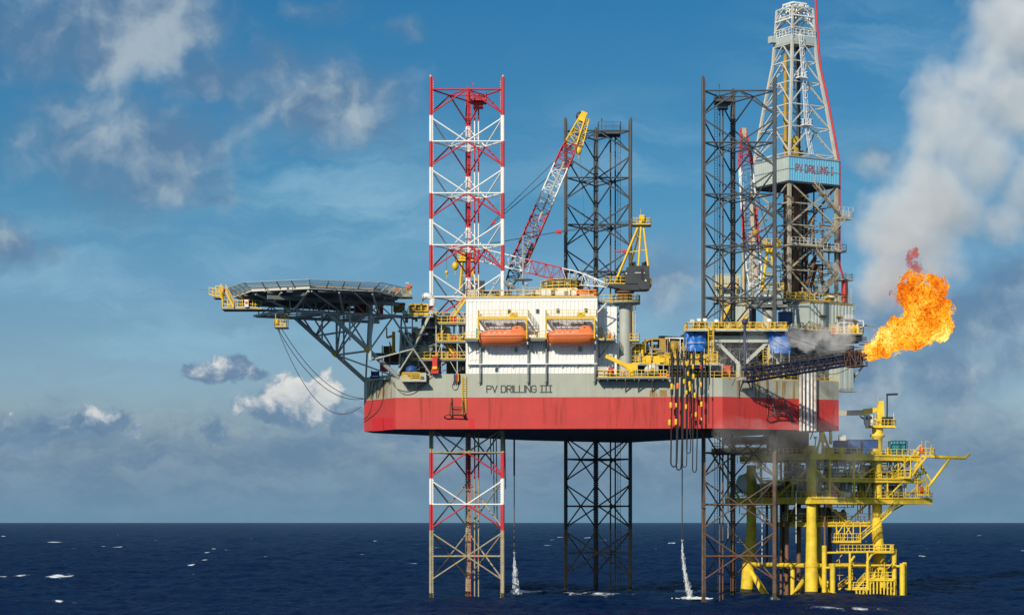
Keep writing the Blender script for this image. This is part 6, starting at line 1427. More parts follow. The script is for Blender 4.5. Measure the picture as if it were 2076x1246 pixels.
mb = MB(); mb2 = MB()
for k in range(90):
    a = D(rg.uniform(-5,5), rg.uniform(-3,5.2), rg.uniform(Dz(608),Dz(395))); d_ = rg.choice([V((0,0,1)),V((0,0,1)),a3,n3_,(a3+V((0,0,1)))*.7]); (mb if k % 3 else mb2).tube(a, a+d_*rg.uniform(1,4.5), rg.choice([.06,.09,.13]), 6)
for k in range(20): a = D(rg.uniform(-6,6), rg.uniform(2,6), 52.9); mb2.ob(a+V((0,0,.7)), a3*rg.uniform(.2,.7), n3_*.4, V((0,0,rg.uniform(.4,1.1))))
mb.build('rusty_pipe', M['brown'], lp, kind='stuff'); mb2.build('yellow_pipe', M['ochre'], lp, kind='stuff')
# red vent line up the far right leg
vl = thing('vent_line', 'thin red vent pipe climbing the right edge of the derrick from a thick red stack', 'vent pipe', dc(1,Dz(606)))
mb = MB(); o = a3*.75; pp = [dc(1,Dz(y))+o for y in (-12,14,62,95,137,170,200,266,335,380,450,540)] + [D(7.4,5.2,Dz(572)), D(7.4,5.2,Dz(600))]; mb.path(pp, .20, 8); mb.build('pipe', M['red2'], vl)
mb = MB(); mb.tube(D(7.4,5.2,Dz(613)), D(7.4,5.2,Dz(569)), .62, 16); mb.tube(D(7.4,5.2,Dz(592)), D(7.4,5.2,Dz(591)), .68, 16); mb.build('stack', M['red2'], vl)
mb = MB(); q = D(7.4,5.2,Dz(570)); mb.lathe(q, [(.6,0),(1.6,.02),(1.6,.14),(.6,.16)], 14); mb.rail([q+V((1.5*math.cos(a),1.5*math.sin(a),.1)) for a in [k*math.pi/4 for k in range(8)]], 1.1, .8, .045, closed=True); mb.build('collar', M['beige'], vl)
t = thing('pipe_loop', 'white square pipe loop on the roof of the ribbed grey house beside the red stack', 'pipe', D(5,6,Dz(612))); mb = MB(); Yv = D(4,7.5,0).y; mb.path([P(x,y,Yv) for x,y in ((1671,613),(1671,604),(1672.5,602),(1675,601),(1690,601),(1692.5,602),(1694,604),(1694,613))], .17, 8); tube_ = mb.build('loop', M['white'], t)
mb = MB()
for x in (1671,1694): mb.tube(P(x,613,Yv), P(x,610.5,Yv), .3, 10)
mb.build('flange', M['galv'], t)
# ribbed grey house on the drill floor side
gh = thing('ribbed_house', 'pale grey ribbed machinery house below the derrick, right of the near dark leg', 'machinery house', R(62,12,Zat(668,26)))
H0 = P(1640,612,24.); z0, z1 = Zat(668,24), Zat(612,24)
hw, hd = 9.9, 8.
q = [V((H0.x,H0.y,0)), V((H0.x,H0.y,0))+a3*hw, V((H0.x,H0.y,0))+a3*hw-n3_*hd, V((H0.x,H0.y,0))-n3_*hd]
mb = MB(); wallp(mb, q[0], q[1], z0, z1, .75, .12); wallp(mb, q[1], q[2], z0, z1, .75, .12); mb.face(*[p+V((0,0,z1)) for p in q]); mb.build('wall', M['windg'], gh, recalc=False)
mb = MB(); mb.face(q[3]+V((0,0,z0)), q[0]+V((0,0,z0)), q[0]+V((0,0,z1)), q[3]+V((0,0,z1))); mb.build('plain_wall', M['windg'], gh, recalc=False)
mb = MB()
for A, B in ((q[0],q[1]),(q[1],q[2]),(q[3],q[0])): mb.beam(A+V((0,0,z1+.05)), B+V((0,0,z1+.05)), .2); mb.beam(A+V((0,0,z0-.05)), B+V((0,0,z0-.05)), .25)
for s in (.3,.68): p = q[0]+a3*hw*s+n3_*.1; mb.ob(p+V((0,0,z0+2.6)), a3*.7, n3_*.3, V((0,0,.1)))
mb.build('trim', M['ochre'], gh)
bs = thing('skid_base', 'black skid base and walkway under the ribbed grey house', 'skid base', R(60,14,Zat(690,24)))
mb = MB(); cq = (q[0]+q[2])/2; mb.ob(cq-a3*2.2+V((0,0,z0-1.05)), a3*(hw/2+3.), n3_*(hd/2+.6), V((0,0,.95))); mb.build('beam', M['dark'], bs)
mb = MB(); mb.rail([q[0]-a3*3.5+n3_*.5+V((0,0,z0-.1)), q[1]+n3_*.5+V((0,0,z0-.1))], 1.15, .95, .05); mb.build('railing', M['yellow'], bs)
boxitem('blue_container', 'deep blue container between the grey crane cab and the ribbed grey house', 'container', 1581, 632, 1606, 655, 20, 3, M['blue'], None, .5)
boxitem('grey_cabin', 'tall pale grey cabin seen through the left of the near dark leg', 'cabin', 1449, 556, 1500, 612, 30, 5, M['windg'], None, .7)
boxitem('lower_cabin', 'pale grey cabin block low behind the near dark leg', 'cabin', 1466, 618, 1518, 664, 28, 5, M['windg'], None, .9)
t = thing('cabin_gantry', 'yellow railed gantry beside the pale grey cabin behind the near dark leg', 'gantry', P(1470,612,29)); mb = MB()
mb.rail([P(1450,580,29), P(1500,580,29)], 1.2, 1., .05); mb.rail([P(1458,616,27.5), P(1518,616,27.5)], 1.2, 1., .05); mb.stair(P(1458,664,27), P(1480,618,27), .9, (0,1,0)); mb.stair(P(1495,664,27), P(1515,640,27), .9, (0,1,0))
for x in (1462,1492,1508): mb.tube(P(x,613,29), P(x,556 if x != 1508 else 500,29), .1, 6)
mb.build('rail', M['yellow'], t)
mb = MB(); mb.box(Xat(1450,28.4), 28.4, Zat(581.5,28.4)-.1, Xat(1502,28.4), 29.6, Zat(581.5,28.4)+.1); mb.tube(P(1508,640,30), P(1508,400,30), .42, 10); mb.tube(P(1521,640,31), P(1521,470,31), .25, 8); mb.build('mast', M['beige'], t)
op = thing('test_platform', 'roofed platform with yellow rails jutting out right of the ribbed grey house', 'platform', P(1725,678,20)); Yo = 20.
mb = MB(); mb.box(Xat(1692,Yo), Yo, Zat(677,Yo)-.12, Xat(1751,Yo), Yo+4, Zat(677,Yo)+.12); mb.beam(P(1708,678,Yo), P(1700,690,Yo+3), .15); mb.beam(P(1735,678,Yo), P(1728,690,Yo+3), .15); mb.build('deck', M['midgrey'], op)
mb = MB(); mb.rail([P(1685,676,Yo), P(1750,676,Yo), P(1750,676,Yo+4)], 1.2, .85, .06)
for x in (1722,1730,1738): mb.lathe(P(x,676,Yo+1.), [(.1,0),(.38,.05),(.38,1.3),(.2,1.6),(.1,1.7)], 10)
mb.build('railing', M['yellow'], op)
mb = MB(); roof = [(1698,653),(1701,647.5),(1706,645.5),(1730,646.5),(1740,650),(1741,655),(1739,655),(1738,651),(1729,648.5),(1706,647.5),(1702,650),(1700,653)]; mb.loft([[P(x,y,Yo)+V((0,t,0)) for x,y in roof] for t in (0,3.4)], False, True); mb.build('roof', M['rust'], op)
mb = MB()
for x in (1697,1711,1739,1750): mb.beam(P(x,676,Yo+.1), P(x,648 if x < 1745 else 650,Yo+.1), .14)
mb.beam(P(1739,650,Yo+.1), P(1751,650,Yo+.1), .12); mb.build('post', M['white'], op)
mb = MB(); mb.box(Xat(1704,Yo+1.5), Yo+1.5, Zat(674,Yo), Xat(1738,Yo+1.5), Yo+3, Zat(654,Yo)); mb.build('equipment', M['dark'], op)
boxitem('orange_box', 'orange red box at the left end of the roofed platform', 'box', 1688, 666, 1697, 676, 20.3, 1, M['red2'])
# white pipes down the stern side
wp = thing('vertical_pipes', 'row of five tall white rust streaked pipes standing against the shaded stern side', 'pipes', F2(1637,873,.6))
for i, x in enumerate((1623,1630,1638,1645.5,1652.5)):
    mb = MB(); a, b = F2(x,742,.7), F2(x,873,.7); mb.tube(b, a, .24 if i % 2 == 0 else .17, 10); mb.build('pipe', M['white' if i in (1,2,3) else 'pipewhite'], wp)
mb = MB()
for y in (770,800,830,860): mb.beam(F2(1619,y,.45), F2(1656,y,.45), .12)
mb.build('bracket', M['midgrey'], wp)
st_ = thing('stern_house', 'pale grey box hanging over the stern, right of the yellow railed hull corner', 'box', P(1720,790,12))
Yv = 12.; p, q_ = P(1703,738,Yv), P(1733,789,Yv); mb = MB(); c_ = (p+q_)/2; ln = (q_.x-p.x)/.863
A = V((p.x,Yv,0)); wallp(mb, A, A+a3*ln, q_.z, p.z, 1.1, .06); wallp(mb, A-n3_*3, A, q_.z, p.z, 1.1, .06); wallp(mb, A+a3*ln, A+a3*ln-n3_*3, q_.z, p.z, 1.1, .06); mb.face(*[v+V((0,0,q_.z)) for v in (A, A+a3*ln, A+a3*ln-n3_*3, A-n3_*3)]); mb.build('wall', M['windg'], st_, recalc=False)
mb = MB(); B_ = A+n3_*.6; mb.ob(A+a3*ln/2+V((0,0,q_.z-.3)), a3*ln*.55, n3_*.8, V((0,0,.1))); mb.rail([A-a3*1+n3_*.7+V((0,0,q_.z-.2)), A+a3*ln*.8+n3_*.7+V((0,0,q_.z-.2))], 1.0, .8, .035); mb.build('catwalk', M['galv'], st_)
# ---------------- flare boom
fb = thing('flare_boom', 'dark navy lattice burner boom reaching out right from the hull side to the flame', 'flare boom', P(1507,768,-9))
fr, ft = P(1509,762,-9.2), P(1745,726,-20)
mb = MB(); mb.truss(fr, ft, 1.6, 1.3, 26, .12, .06, (0,0,1), None, 2.0, 1.5); mb.truss(fr.lerp(ft,.02), fr.lerp(ft,.98), .7, .6, 30, .06, .05, (0,0,1), None, .9, .8); mb.build('boom', M['navy'], fb)
mb = MB()
for d in (-.5,-.15,.2,.5): mb.tube(fr+V((0,d,-.3+.3*abs(d))), ft+V((0,d,-.2+.3*abs(d))), .10, 6)
mb.rail([fr+V((0,-.8,1.)), ft+V((0,-.7,.8))], .9, .9, .035); mb.build('pipe', M['legbrown'], fb)
mb = MB(); d = (ft-fr).normalized()
for (a, b_, c_) in ((0,0,0),(.2,.5,.5),(.1,-.5,.55),(-.2,.1,.9),(-.9,.3,.8),(-1.4,-.3,.7)):
    p = ft+d*a+V((0,b_,c_-.2)); mb.tube(p, p+d*.9, .28, 10, .16); mb.lathe(p-d*.2, [(.1,0),(.42,.05),(.42,.3),(.1,.35)], 12, d)
mb.truss(ft-d*2.2, ft+d*.5, 2.2, 2.4, 3, .09, .06, (0,0,1), None, 2.2, 2.4); mb.build('burner_head', M['rust'], fb)
kp = thing('kingpost', 'slim blue violet kingpost holding the flare boom stays in front of the jacking tower', 'kingpost', P(1510,766,-9)); vio = paint('violet_paint', (.035,.042,.10), .5, .2, rust=.06)
mb = MB(); mb.tube(P(1510,766,-9), P(1510,655,-9), .22, 10); mb.lathe(P(1510,656,-9), [(.22,-.2),(.45,0),(.5,.4),(.3,.75),(.05,.8)], 12); mb.build('post', vio, kp)
mb = MB(); k_ = P(1510,652,-9)
for p in (ft-d*1, fr.lerp(ft,.6), P(1478,770,-8.5), P(1500,764,-7.8), P(1525,764,-7.5)): mb.tube(k_, p, .035, 5)
mb.build('stay', M['rope'], kp)
mb = MB(); b_ = F2(1505,767,.9); mb.ob(P(1512,768,-9), a3*1.3, n3_*.9, V((0,0,.25))); mb.beam(P(1508,770,-9), F2(1500,790,.05), .2); mb.beam(P(1516,770,-9), F2(1522,788,.05), .2); mb.build('base', M['beige'], kp)
mb = MB(); mb.path(catenary(fr.lerp(ft,.62)+V((0,0,-1)), ft+V((-1.,0,-1.)), .9, 14), .05, 5); o = mb.build('slack_cable', M['rope']); tag(o, 'slack cable sagging under the outer end of the flare boom', 'cable')
# ---------------- yellow wellhead platform behind the rig's stern
G0 = V((51.6, 15., 0))
def W(i, j, z): return G0 + a3*i - n3_*j + V((0,0,z))
pf = thing('wellhead_platform', 'yellow fixed platform with two main decks standing in the sea beside the rig stern', 'platform', W(7,8,0))
for (i, j, ztop) in ((0,0,26.2),(0,17.3,23.2),(14.5,0,24.5),(14.5,17.3,24.5)):
    mb = MB(); ci, cj = 7.25, 8.65; b = W(i+(i-ci)*.10, j+(j-cj)*.10, -4); m_ = W(i+(i-ci)*.045, j+(j-cj)*.045, 5.6); t_ = W(i,j,13.)
    mb.tube(b, m_, 1.12, 20); mb.tube(m_, W(i,j,11.5), 1.02, 20, .98); mb.tube(W(i,j,11.5), W(i,j,13), .98, 20, .86); mb.tube(W(i,j,13), W(i,j,ztop), .86, 20); mb.tube(m_-V((0,0,.3)), m_+V((0,0,.5)), 1.22, 20); mb.build('leg', M['pyellow'], pf); g_ = MB(); g_.tube(W(i+(i-ci)*.085, j+(j-cj)*.085, -1.5), W(i+(i-ci)*.075, j+(j-cj)*.075, 1.1), 1.17, 20); g_.build('splash_band', M['growth'], pf)
mb = MB()
cs = [(0,0),(14.5,0),(14.5,17.3),(0,17.3)]
def jk(k, z): 
    i, j = cs[k % 4]; f = .045 if z > 3 else .10; return W(i+(i-7.25)*f, j+(j-8.65)*f, z)
for k in range(4):
    A, B = jk(k,5.5), jk(k+1,5.5); mb.tube(A, B, .42, 12); L0 = (B-A)
    mb.tube(jk(k,5.), jk(k,-4).lerp(jk(k+1,-4),.5), .45, 12); mb.tube(jk(k+1,5.), jk(k,-4).lerp(jk(k+1,-4),.5), .45, 12)
mb.tube(W(-.2,5.,5.5), W(-.3,5.,-3), .4, 10); mb.build('jacket_brace', M['pyellow'], pf)
mb = MB()
for (i, j, r) in ((1.5,12.2,.42),(1.5,10.6,.22),(1.5,8.9,.36),(3.2,3.2,.30),(3.6,.9,.2),(5,10,.4),(4,12.5,.36)): mb.tube(W(i,j,-3), W(i,j,24), r, 12)
mb.build('conductor_pipe', M['brown'], pf)
mb = MB()
for (i, j, r) in ((2.5,11.5,.40),(1.2,14.3,.22),(6.5,8,.45),(8,5,.4)): mb.tube(W(i,j,5), W(i,j,17), r, 10)
mb.build('riser', M['dark'], pf)
def deck(poly, z, dep, name):
    mb = MB(); pts = [W(i,j,0) for i,j in poly]; mb.prism([(p.x,p.y) for p in pts], z-.18, z)
    n_ = len(pts)
    for k in range(n_): A, B = pts[k], pts[(k+1)%n_]; mb.beam(A+V((0,0,z-dep/2-.1)), B+V((0,0,z-dep/2-.1)), .22, dep); mb.beam(A+V((0,0,z-dep-.1)), B+V((0,0,z-dep-.1)), .45, .12); mb.beam(A+V((0,0,z-.05)), B+V((0,0,z-.05)), .5, .14)
    i0 = min(i for i,j in poly); i1 = max(i for i,j in poly); j0 = min(j for i,j in poly); j1 = max(j for i,j in poly)
    k = i0+1.8
    while k < i1-1: mb.beam(W(k,j0+.2,z-dep*.4-.2), W(k,j1-.2,z-dep*.4-.2), .16, dep*.7); k += 2.6
    k = j0+2.
    while k < j1-1: mb.beam(W(i0+.2,k,z-dep*.4-.25), W(i1-.2,k,z-dep*.4-.25), .14, dep*.6); k += 3.2
    mb.build(name, M['pyellow'], pf)
    mb = MB(); mb.rail([p+V((0,0,z)) for p in pts], 1.15, 1.3, .05, closed=True); mb.build('railing', M['pyellow'], pf)
deck([(-1.2,-1.2),(23,-1.2),(23,19),(-1.2,19)], 24.7, .75, 'top_deck')
deck([(-1.2,-1.2),(26,-1.2),(26,17),(14,17),(14,23.5),(-1.2,23.5)], 17.2, .85, 'main_deck')
deck([(3.2,-1.),(23.5,-1.),(23.5,12),(3.2,12)], 20.6, .5, 'mezzanine')
deck([(-1.,19.2),(-1.,28),(9,28),(9,19.2)], 26.3, .8, 'side_deck')
deck([(2.,1.5),(14,1.5),(14,14),(2.,14)], 12.9, .5, 'cellar_deck')
mb = MB()
for (i0,j0,z0,i1,j1,z1,r) in ((0,0,22.8,6.5,-.6,17.6,.26),(0,0,22.8,-.6,8.6,17.6,.24),(0,17.3,22.8,-.6,23,17.6,.24),(0,17.3,22.8,-.6,11,17.6,.24),(8.5,-1,17.4,8.5,-1,24,.22),(3.2,-1,17.4,3.2,-1,24,.24),(14.5,0,23,10,-.8,20.7,.2),(14.5,0,23,19,-.8,20.7,.2),(20,-1,17.4,25,-.6,20.5,.16),(20,-1,20.5,16,-1,17.4,.16),(22.8,-1,17.4,22.8,-1,24.5,.22),(23,5,17.4,23,5,24.5,.2),(23,12,17.4,23,12,24.5,.2),(23,-1,24,26,-1,17.5,.14),(16,-1,17.4,16,-1,20.5,.16),(11,-1,17.4,12.3,-1,20.5,.16),(-1,8.6,17.4,-1,8.6,24.5,.2),(-1,13,17.4,-1,13,24.5,.18),(-1,4,17.4,-1,4,20.3,.18),(-1,13,20.3,-1,0,20.3,.2),(-1,23,17.4,-1,23,26,.2),(-1,19.3,17,-1,28,25.6,.18),(2,1.5,13,2,1.5,17,.2),(14,1.5,13,14,1.5,17,.2),(2,14,13,2,14,17,.2),(14,1.5,16.5,9,1.5,13,.16),(4,1.5,16.5,9,1.5,13,.16),(14,1.5,12.8,22,-.5,17,.15),(2,10,13,2,6,16.8,.14),(6,1.5,12.8,8,1.5,9.8,.12),(10,1.5,12.8,8,1.5,9.8,.12),(18,-1,17.,14.6,0,12.5,.2)):
    mb.tube(W(i0,j0,z0), W(i1,j1,z1), r, 8)
mb.build('deck_bracing', M['pyellow'], pf)
mb = MB(); rg = random.Random(101)
for k in range(260):
    z = rg.choice([17.4,17.6,18.6,19.5,20.9,22,23.2,21.4]); i, j = rg.uniform(-.8,22), rg.uniform(-.8,16); 
    if rg.random() < .6: j = rg.uniform(-.8,2.5)
    a = W(i,j,z+rg.uniform(0,.8)); d = rg.choice([a3, a3, n3_*-1, V((0,0,1)), V((0,0,1))]); mb.tube(a, a+d*rg.uniform(.8,4 if d.z < .5 else 2.2), rg.choice([.06,.09,.13,.18]), 6)
mb.build('pipework', M['galv'], pf)
mb = MB()
for k in range(90):
    z = rg.choice([17.2,20.6,17.2,12.9]); i, j = rg.uniform(2.5,21 if z > 13 else 13), rg.uniform(-.3 if z > 13 else 2,12); h = rg.uniform(.4,1.5); c = W(i,j,z+h)
    if rg.random() < .5: mb.lathe(c-V((0,0,h)), [(.1,0),(.55,.05),(.6,h*1.4),(.3,h*1.9),(.1,h*2)], 10)
    else: mb.ob(c, a3*rg.uniform(.3,1.2), n3_*rg.uniform(.3,.9), V((0,0,h)))
for k in range(24):
    j = rg.uniform(2,20); h = rg.uniform(.5,1.6); mb.ob(W(rg.uniform(.5,4),j,17.2+h), a3*rg.uniform(.3,1), n3_*rg.uniform(.4,1.5), V((0,0,h)))
mb.build('process_equipment', M['midgrey'], pf)
mb = MB()
for k in range(220):
    z = rg.choice([17.3,18.2,19.2,20.8,21.8,22.8,23.6,13.2,14.5,15.6]); i, j = rg.uniform(-.6,22), rg.uniform(-.9,.8)
    if z < 17: i, j = rg.uniform(2.5,13.5), rg.uniform(1.5,3)
    if k % 3 == 0: i, j = rg.uniform(-1,.5), rg.uniform(1,22)
    a = W(i,j,z); d = rg.choice([a3, n3_*-1, V((0,0,1)), V((0,0,1))]); mb.tube(a, a+d*rg.uniform(.6,2.6), rg.choice([.05,.08,.11]), 6)
mb.build('process_piping', M['pyellow'], pf)
mb = MB()
for k in range(46):
    z = rg.choice([17.2,20.6,24.7]); i, j = rg.uniform(0,22), rg.uniform(-.8,3); h = rg.uniform(.25,.8); mb.ob(W(i,j,z+h), a3*rg.uniform(.15,.6), n3_*rg.uniform(.2,.5), V((0,0,h)))
for k in range(30):
    i = rg.uniform(0,22); z = rg.choice([17.2,20.6]); mb.beam(W(i,rg.uniform(-.6,4),z), W(i,rg.uniform(-.6,4),z+3.2), .14)
mb.build('yellow_equipment', M['pyellow'], pf)
mb = MB()
for i, j, z, sx, h in ((4.2,-.6,17.2,.6,.7),(3,9,17.2,1.5,1.),(9,-.3,17.2,.4,.4),(-.6,11,17.2,.5,.6)): mb.ob(W(i,j,z+h), a3*sx, n3_*.5, V((0,0,h)))
mb.build('red_box', M['red2'], pf)
mb = MB(); mb.ob(W(7.,-.7,17.8), a3*.7, n3_*.4, V((0,0,.35))); mb.lathe(W(.2,19,18.2), [(.1,0),(1.7,.1),(1.9,1.),(1.9,2.2),(1.4,3.2),(.1,3.6)], 18); mb.build('white_tank', M['white'], pf)
# stairs, lower landings and the small platforms at the right end
mb = MB(); Ys = 26.
def pdeck(mb, x0, x1, y, Y, d, th=.12): mb.box(Xat(x0,Y), Y, Zat(y,Y)-th, Xat(x1,Y), Y+d, Zat(y,Y)+th)
pdeck(mb,1868,1896,925,24,3); pdeck(mb,1862,1884,1003,25,3); pdeck(mb,1808,1846,968,23.5,3); pdeck(mb,1690,1746,1098,18,3); pdeck(mb,1702,1812,1119,17,4)
mb.build('landing', M['pyellow'], pf)
mb = MB()
mb.rail([P(1869,924,24), P(1895,924,24), P(1895,924,24)+V((0,3,0))], 1.4, .8, .05); mb.rail([P(1864,1002,25), P(1883,1002,25)], 1.4, .7, .05); mb.rail([P(1809,967,23.5), P(1845,967,23.5)], 1.3, .8, .05); mb.rail([P(1691,1097,18), P(1745,1097,18)], 1.4, .8, .05); mb.rail([P(1691,1097,18)+V((0,3,0)), P(1745,1097,18)+V((0,3,0))], 1.4, .8, .045); mb.rail([P(1703,1118,17), P(1813,1118,17), P(1813,1118,17)+V((0,4,0))], 1.25, .75, .05)
mb.rail([P(1703,1118,17)+V((0,3.8,0)), P(1813,1118,17)+V((0,3.8,0))], 1.25, .9, .045)
for x in (1808,1821,1833,1846): mb.beam(P(x,968,23.5), P(x,925,23.5), .14)
for x in (1869,1876): mb.tube(P(x,924,24.1), P(x,893,24.1), .07, 6)
mb.path([P(1884,924,24), P(1889,900,24), P(1888,896,24), P(1877,894,24)], .09, 6); mb.path([P(1878,1002,25), P(1878,976,25), P(1867,972,25)], .09, 6)
mb.build('landing_railing', M['pyellow'], pf)
mb = MB(); mb.stair(P(1846,966,24.5), P(1876,926,24.5), .9, (0,1,0)); mb.stair(P(1838,946,25.8), P(1866,912,25.8), .9, (0,1,0)); mb.stair(P(1740,1097,19), P(1786,1058,19), .9, (0,1,0)); mb.stair(P(1735,1192,17.5), P(1765,1160,17.5), .9, (0,1,0)); mb.stair(P(1700,1194,20), P(1728,1172,20), .9, (0,1,0)); mb.stair(P(1786,1055,19), P(1822,1020,19), .9, (0,1,0))
mb.build('stairway', M['pyellow'], pf)
mb = MB()
for (a, b) in (((1815,925),(1832,945)),((1832,925),(1815,945)),((1808,967),(1846,925))): mb.tube(P(*a,23.6), P(*b,23.6), .08, 6)
for x in (1696,1712,1730,1744): mb.tube(P(x,1098,18.5), P(x,1060,18.5), .1, 6)
mb.tube(P(1696,1085,18.5), P(1712,1060,18.5), .1, 6); mb.tube(P(1728,1085,18.5), P(1712,1060,18.5), .1, 6); mb.build('hanger', M['pyellow'], pf)
# vent boom
mb = MB(); Yb = 27; mb.tube(P(1893,925.5,Yb), P(1958,927.5,Yb), .30, 10); mb.tube(P(1957,927.5,Yb), P(1967,918,Yb), .2, 8); mb.tube(P(1926,928,Yb), P(1884,984,Yb), .24, 8); mb.tube(P(1865,938,Yb), P(1888,976,Yb), .2, 8); mb.tube(P(1884,984,Yb), P(1866,1000,Yb), .2, 8); mb.build('vent_boom', M['pyellow'], pf)
mb = MB()
for x, y0 in ((1545,1050),(1614,1055),(1476,1000)): mb.tube(P(x,y0-60,14), P(x,y0+95 if x < 1600 else y0+45,14), .07, 6)
for i, y in ((0,1037),(1,1043),(2,1048)): mb.tube(P(1530,y,19), P(1566,y,19), .06, 6)
mb.build('sample_line', M['white'], pf)
# boat landing
bl_ = thing('boat_landing', 'yellow boat landing frame with fender posts and slatted steps at the platform foot', 'boat landing', P(1750,1210,14))
mb = MB()
for (x, yt, Y, r) in ((1671,1105,15,.42),(1688,1142,13.5,.46),(1813,1112,18,.42),(1829.5,1141,17,.48),(1834,1139,18,.4)): mb.tube(P(x,1222,Y), P(x,yt,Y), r, 12)
mb.tube(P(1671,1120,15), P(1813,1117,18), .2, 8); mb.tube(P(1671,1150,15), P(1688,1150,13.5), .2, 8); mb.tube(P(1813,1147,18), P(1829,1147,17), .2, 8)
mb.build('fender_post', M['pyellow'], bl_)
mb = MB()
for (x, yt, Y) in ((1723,1140,15),(1759,1136,15.5)): mb.tube(P(x,1195,Y), P(x,yt,Y), .28, 10); mb.tube(P(x,yt,Y), P(x+9,yt-13,Y+1), .22, 8); mb.tube(P(x,yt-2,Y+1), P(x,1120,Y+1), .2, 8)
for y, x0, x1 in ((1193,1720,1812),(1175,1760,1812),(1146,1690,1815)): mb.tube(P(x0,y,15.6), P(x1,y-1,17), .18, 8)
for k in range(12): x = 1736+k*7.; mb.beam(P(x,1216,15.4), P(x,1178 if k > 3 else 1190,15.4), .22, .3)
mb.box(Xat(1760,15.2), 15.2, Zat(1177,15.2), Xat(1812,15.2), 18, Zat(1174,15.2)); mb.box(Xat(1718,15.2), 15.2, Zat(1195,15.2), Xat(1762,15.2), 18, Zat(1192,15.2))
mb.build('landing_frame', M['pyellow'], bl_)
mb = MB(); mb.rail([P(1762,1173,15.4), P(1810,1173,15.4)], 1.2, .9, .05); mb.rail([P(1720,1191,15.4), P(1760,1191,15.4)], 1., .9, .05); rg = random.Random(4)
for k in range(26): a = P(rg.uniform(1695,1808), rg.uniform(1135,1190), rg.uniform(16,21)); d = rg.choice([a3, V((0,0,1)), (a3+V((0,0,1)))*.7, (a3-V((0,0,1)))*.7]); mb.tube(a, a+d*rg.uniform(1,3), .07, 6)
mb.build('rail', M['pyellow'], bl_)
# platform crane
pc = thing('platform_crane', 'yellow pedestal crane with a white cab on the wellhead platform, boom passing behind the hull', 'crane', P(1779,918,24)); Yp = 24.
mb = MB(); mb.lathe(P(1779,918,Yp), [(.85,0),(.85,2.6),(1.35,3.0),(1.35,3.3),(.95,3.4),(.95,4.6),(1.05,4.7)], 20); mb.build('pedestal', M['pyellow'], pc)
mb = MB(); mb.box(Xat(1757,Yp), Yp-1.5, Zat(867,Yp), Xat(1814,Yp), Yp+1.5, Zat(864,Yp)); mb.rail([P(1759,864,Yp)+V((0,-1.5,0)), P(1813,864,Yp)+V((0,-1.5,0)), P(1813,864,Yp)+V((0,1.4,0))], 1.2, .7, .05); mb.build('slew_platform', M['pyellow'], pc)
mb = MB(); 
plate(mb, [(1773,865),(1778,825),(1781,813),(1791,812),(1793,865)], Yp, -.5, .5); plate(mb, [(1747,832),(1750,828.5),(1776,826),(1780,832),(1774,835),(1756,841),(1748,840)], Yp, -.45, .45); mb.tube(P(1784,855,Yp-.7), P(1757,840,Yp-.7), .18, 8); mb.build('tower', M['pyellow'], pc)
mb = MB(); mb.beam(P(1750,836,Yp), P(1660,838,Yp), .7, .9); mb.beam(P(1743,843,Yp), P(1752,849,Yp), .3); mb.build('boom', M['beige'], pc)
mb = MB(); plate(mb, [(1750,841),(1767,842),(1767,866),(1754,866),(1750,857)], Yp, -1.5, -.55); mb.build('cab', M['white'], pc)
mb = MB(); plate(mb, [(1752.5,844),(1757.5,844),(1757.5,851),(1752.5,851)], Yp, -1.53, -1.48); plate(mb, [(1760,844),(1765.5,844),(1765.5,851),(1760,851)], Yp, -1.53, -1.48); mb.build('cab_window', M['glass'], pc)
mb = MB(); mb.tube(P(1798.5,850,Yp), P(1798.5,799,Yp), .13, 8); mb.beam(P(1797,799.5,Yp), P(1820,798.5,Yp), .36); mb.ob(P(1799,853,Yp), (1.1,0,0),(0,.7,0),(0,0,.7)); mb.build('engine_exhaust', M['black'], pc)
mb = MB()
for x, y in ((1776,836),(1812,836)): mb.tube(P(x,864,Yp-.9), P(x,y,Yp-.9), .09, 6)
mb.tube(P(1780,814,Yp), P(1780,800,Yp), .05, 5); mb.build('post', M['cream'], pc)
# things on the top deck
for (x0,y0,x1,y1,Y,d,mt,lab,rb_) in ((1693,893,1717,920,22,3,'blue','dark blue tank container on the platform top deck, leftmost of the row',.4),(1719,891,1745,920,22,3,'blue','dark blue tank container on the platform top deck, second from the left',.4),(1747,891,1779,920,23,3,'blue','longest dark blue container on the platform top deck, left of the crane pedestal',.4)):
    boxitem('tank_container', lab, 'container', x0,y0,x1,y1,Y,d,M[mt],'containers on the platform deck',rb_,M['dark'])
t = thing('bottle_rack', 'rack of teal bottles in a dark frame right of the platform crane pedestal', 'rack', P(1822,920,25))
mb = MB()
for x in (1808,1814,1820,1827,1833): mb.lathe(P(x,917,25.5), [(.1,0),(.24,.05),(.24,1.9),(.1,2.2)], 10)
mb.build('bottle', M['teal'], t)
mb = MB()
for x in (1803,1822,1838):
    for dy_ in (-.6,.8): mb.beam(P(x,919,25)+V((0,dy_,0)), P(x,894,25)+V((0,dy_,0)), .14)
for dy_ in (-.6,.8): mb.beam(P(1803,894,25)+V((0,dy_,0)), P(1838,894,25)+V((0,dy_,0)), .16); mb.beam(P(1803,917,25)+V((0,dy_,0)), P(1838,917,25)+V((0,dy_,0)), .16)
mb.build('frame', M['dark'], t)
boxitem('cream_box', 'pale cream box standing above the blue containers at the left of the platform top deck', 'box', 1702,882,1714,893,24,1.5,M['cream'])
t = thing('blowout_preventer', 'dark rust red blowout preventer stack under the hull above the platform deck', 'wellhead stack', P(1600,905,30)); mb = MB(); mb.box(Xat(1560,30), 30, Zat(921,30), Xat(1640,30), 35, Zat(868,30)); mb.box(Xat(1470,31), 31, Zat(899,31), Xat(1572,31), 35, Zat(884,31)); mb.build('frame', M['rust'], t)
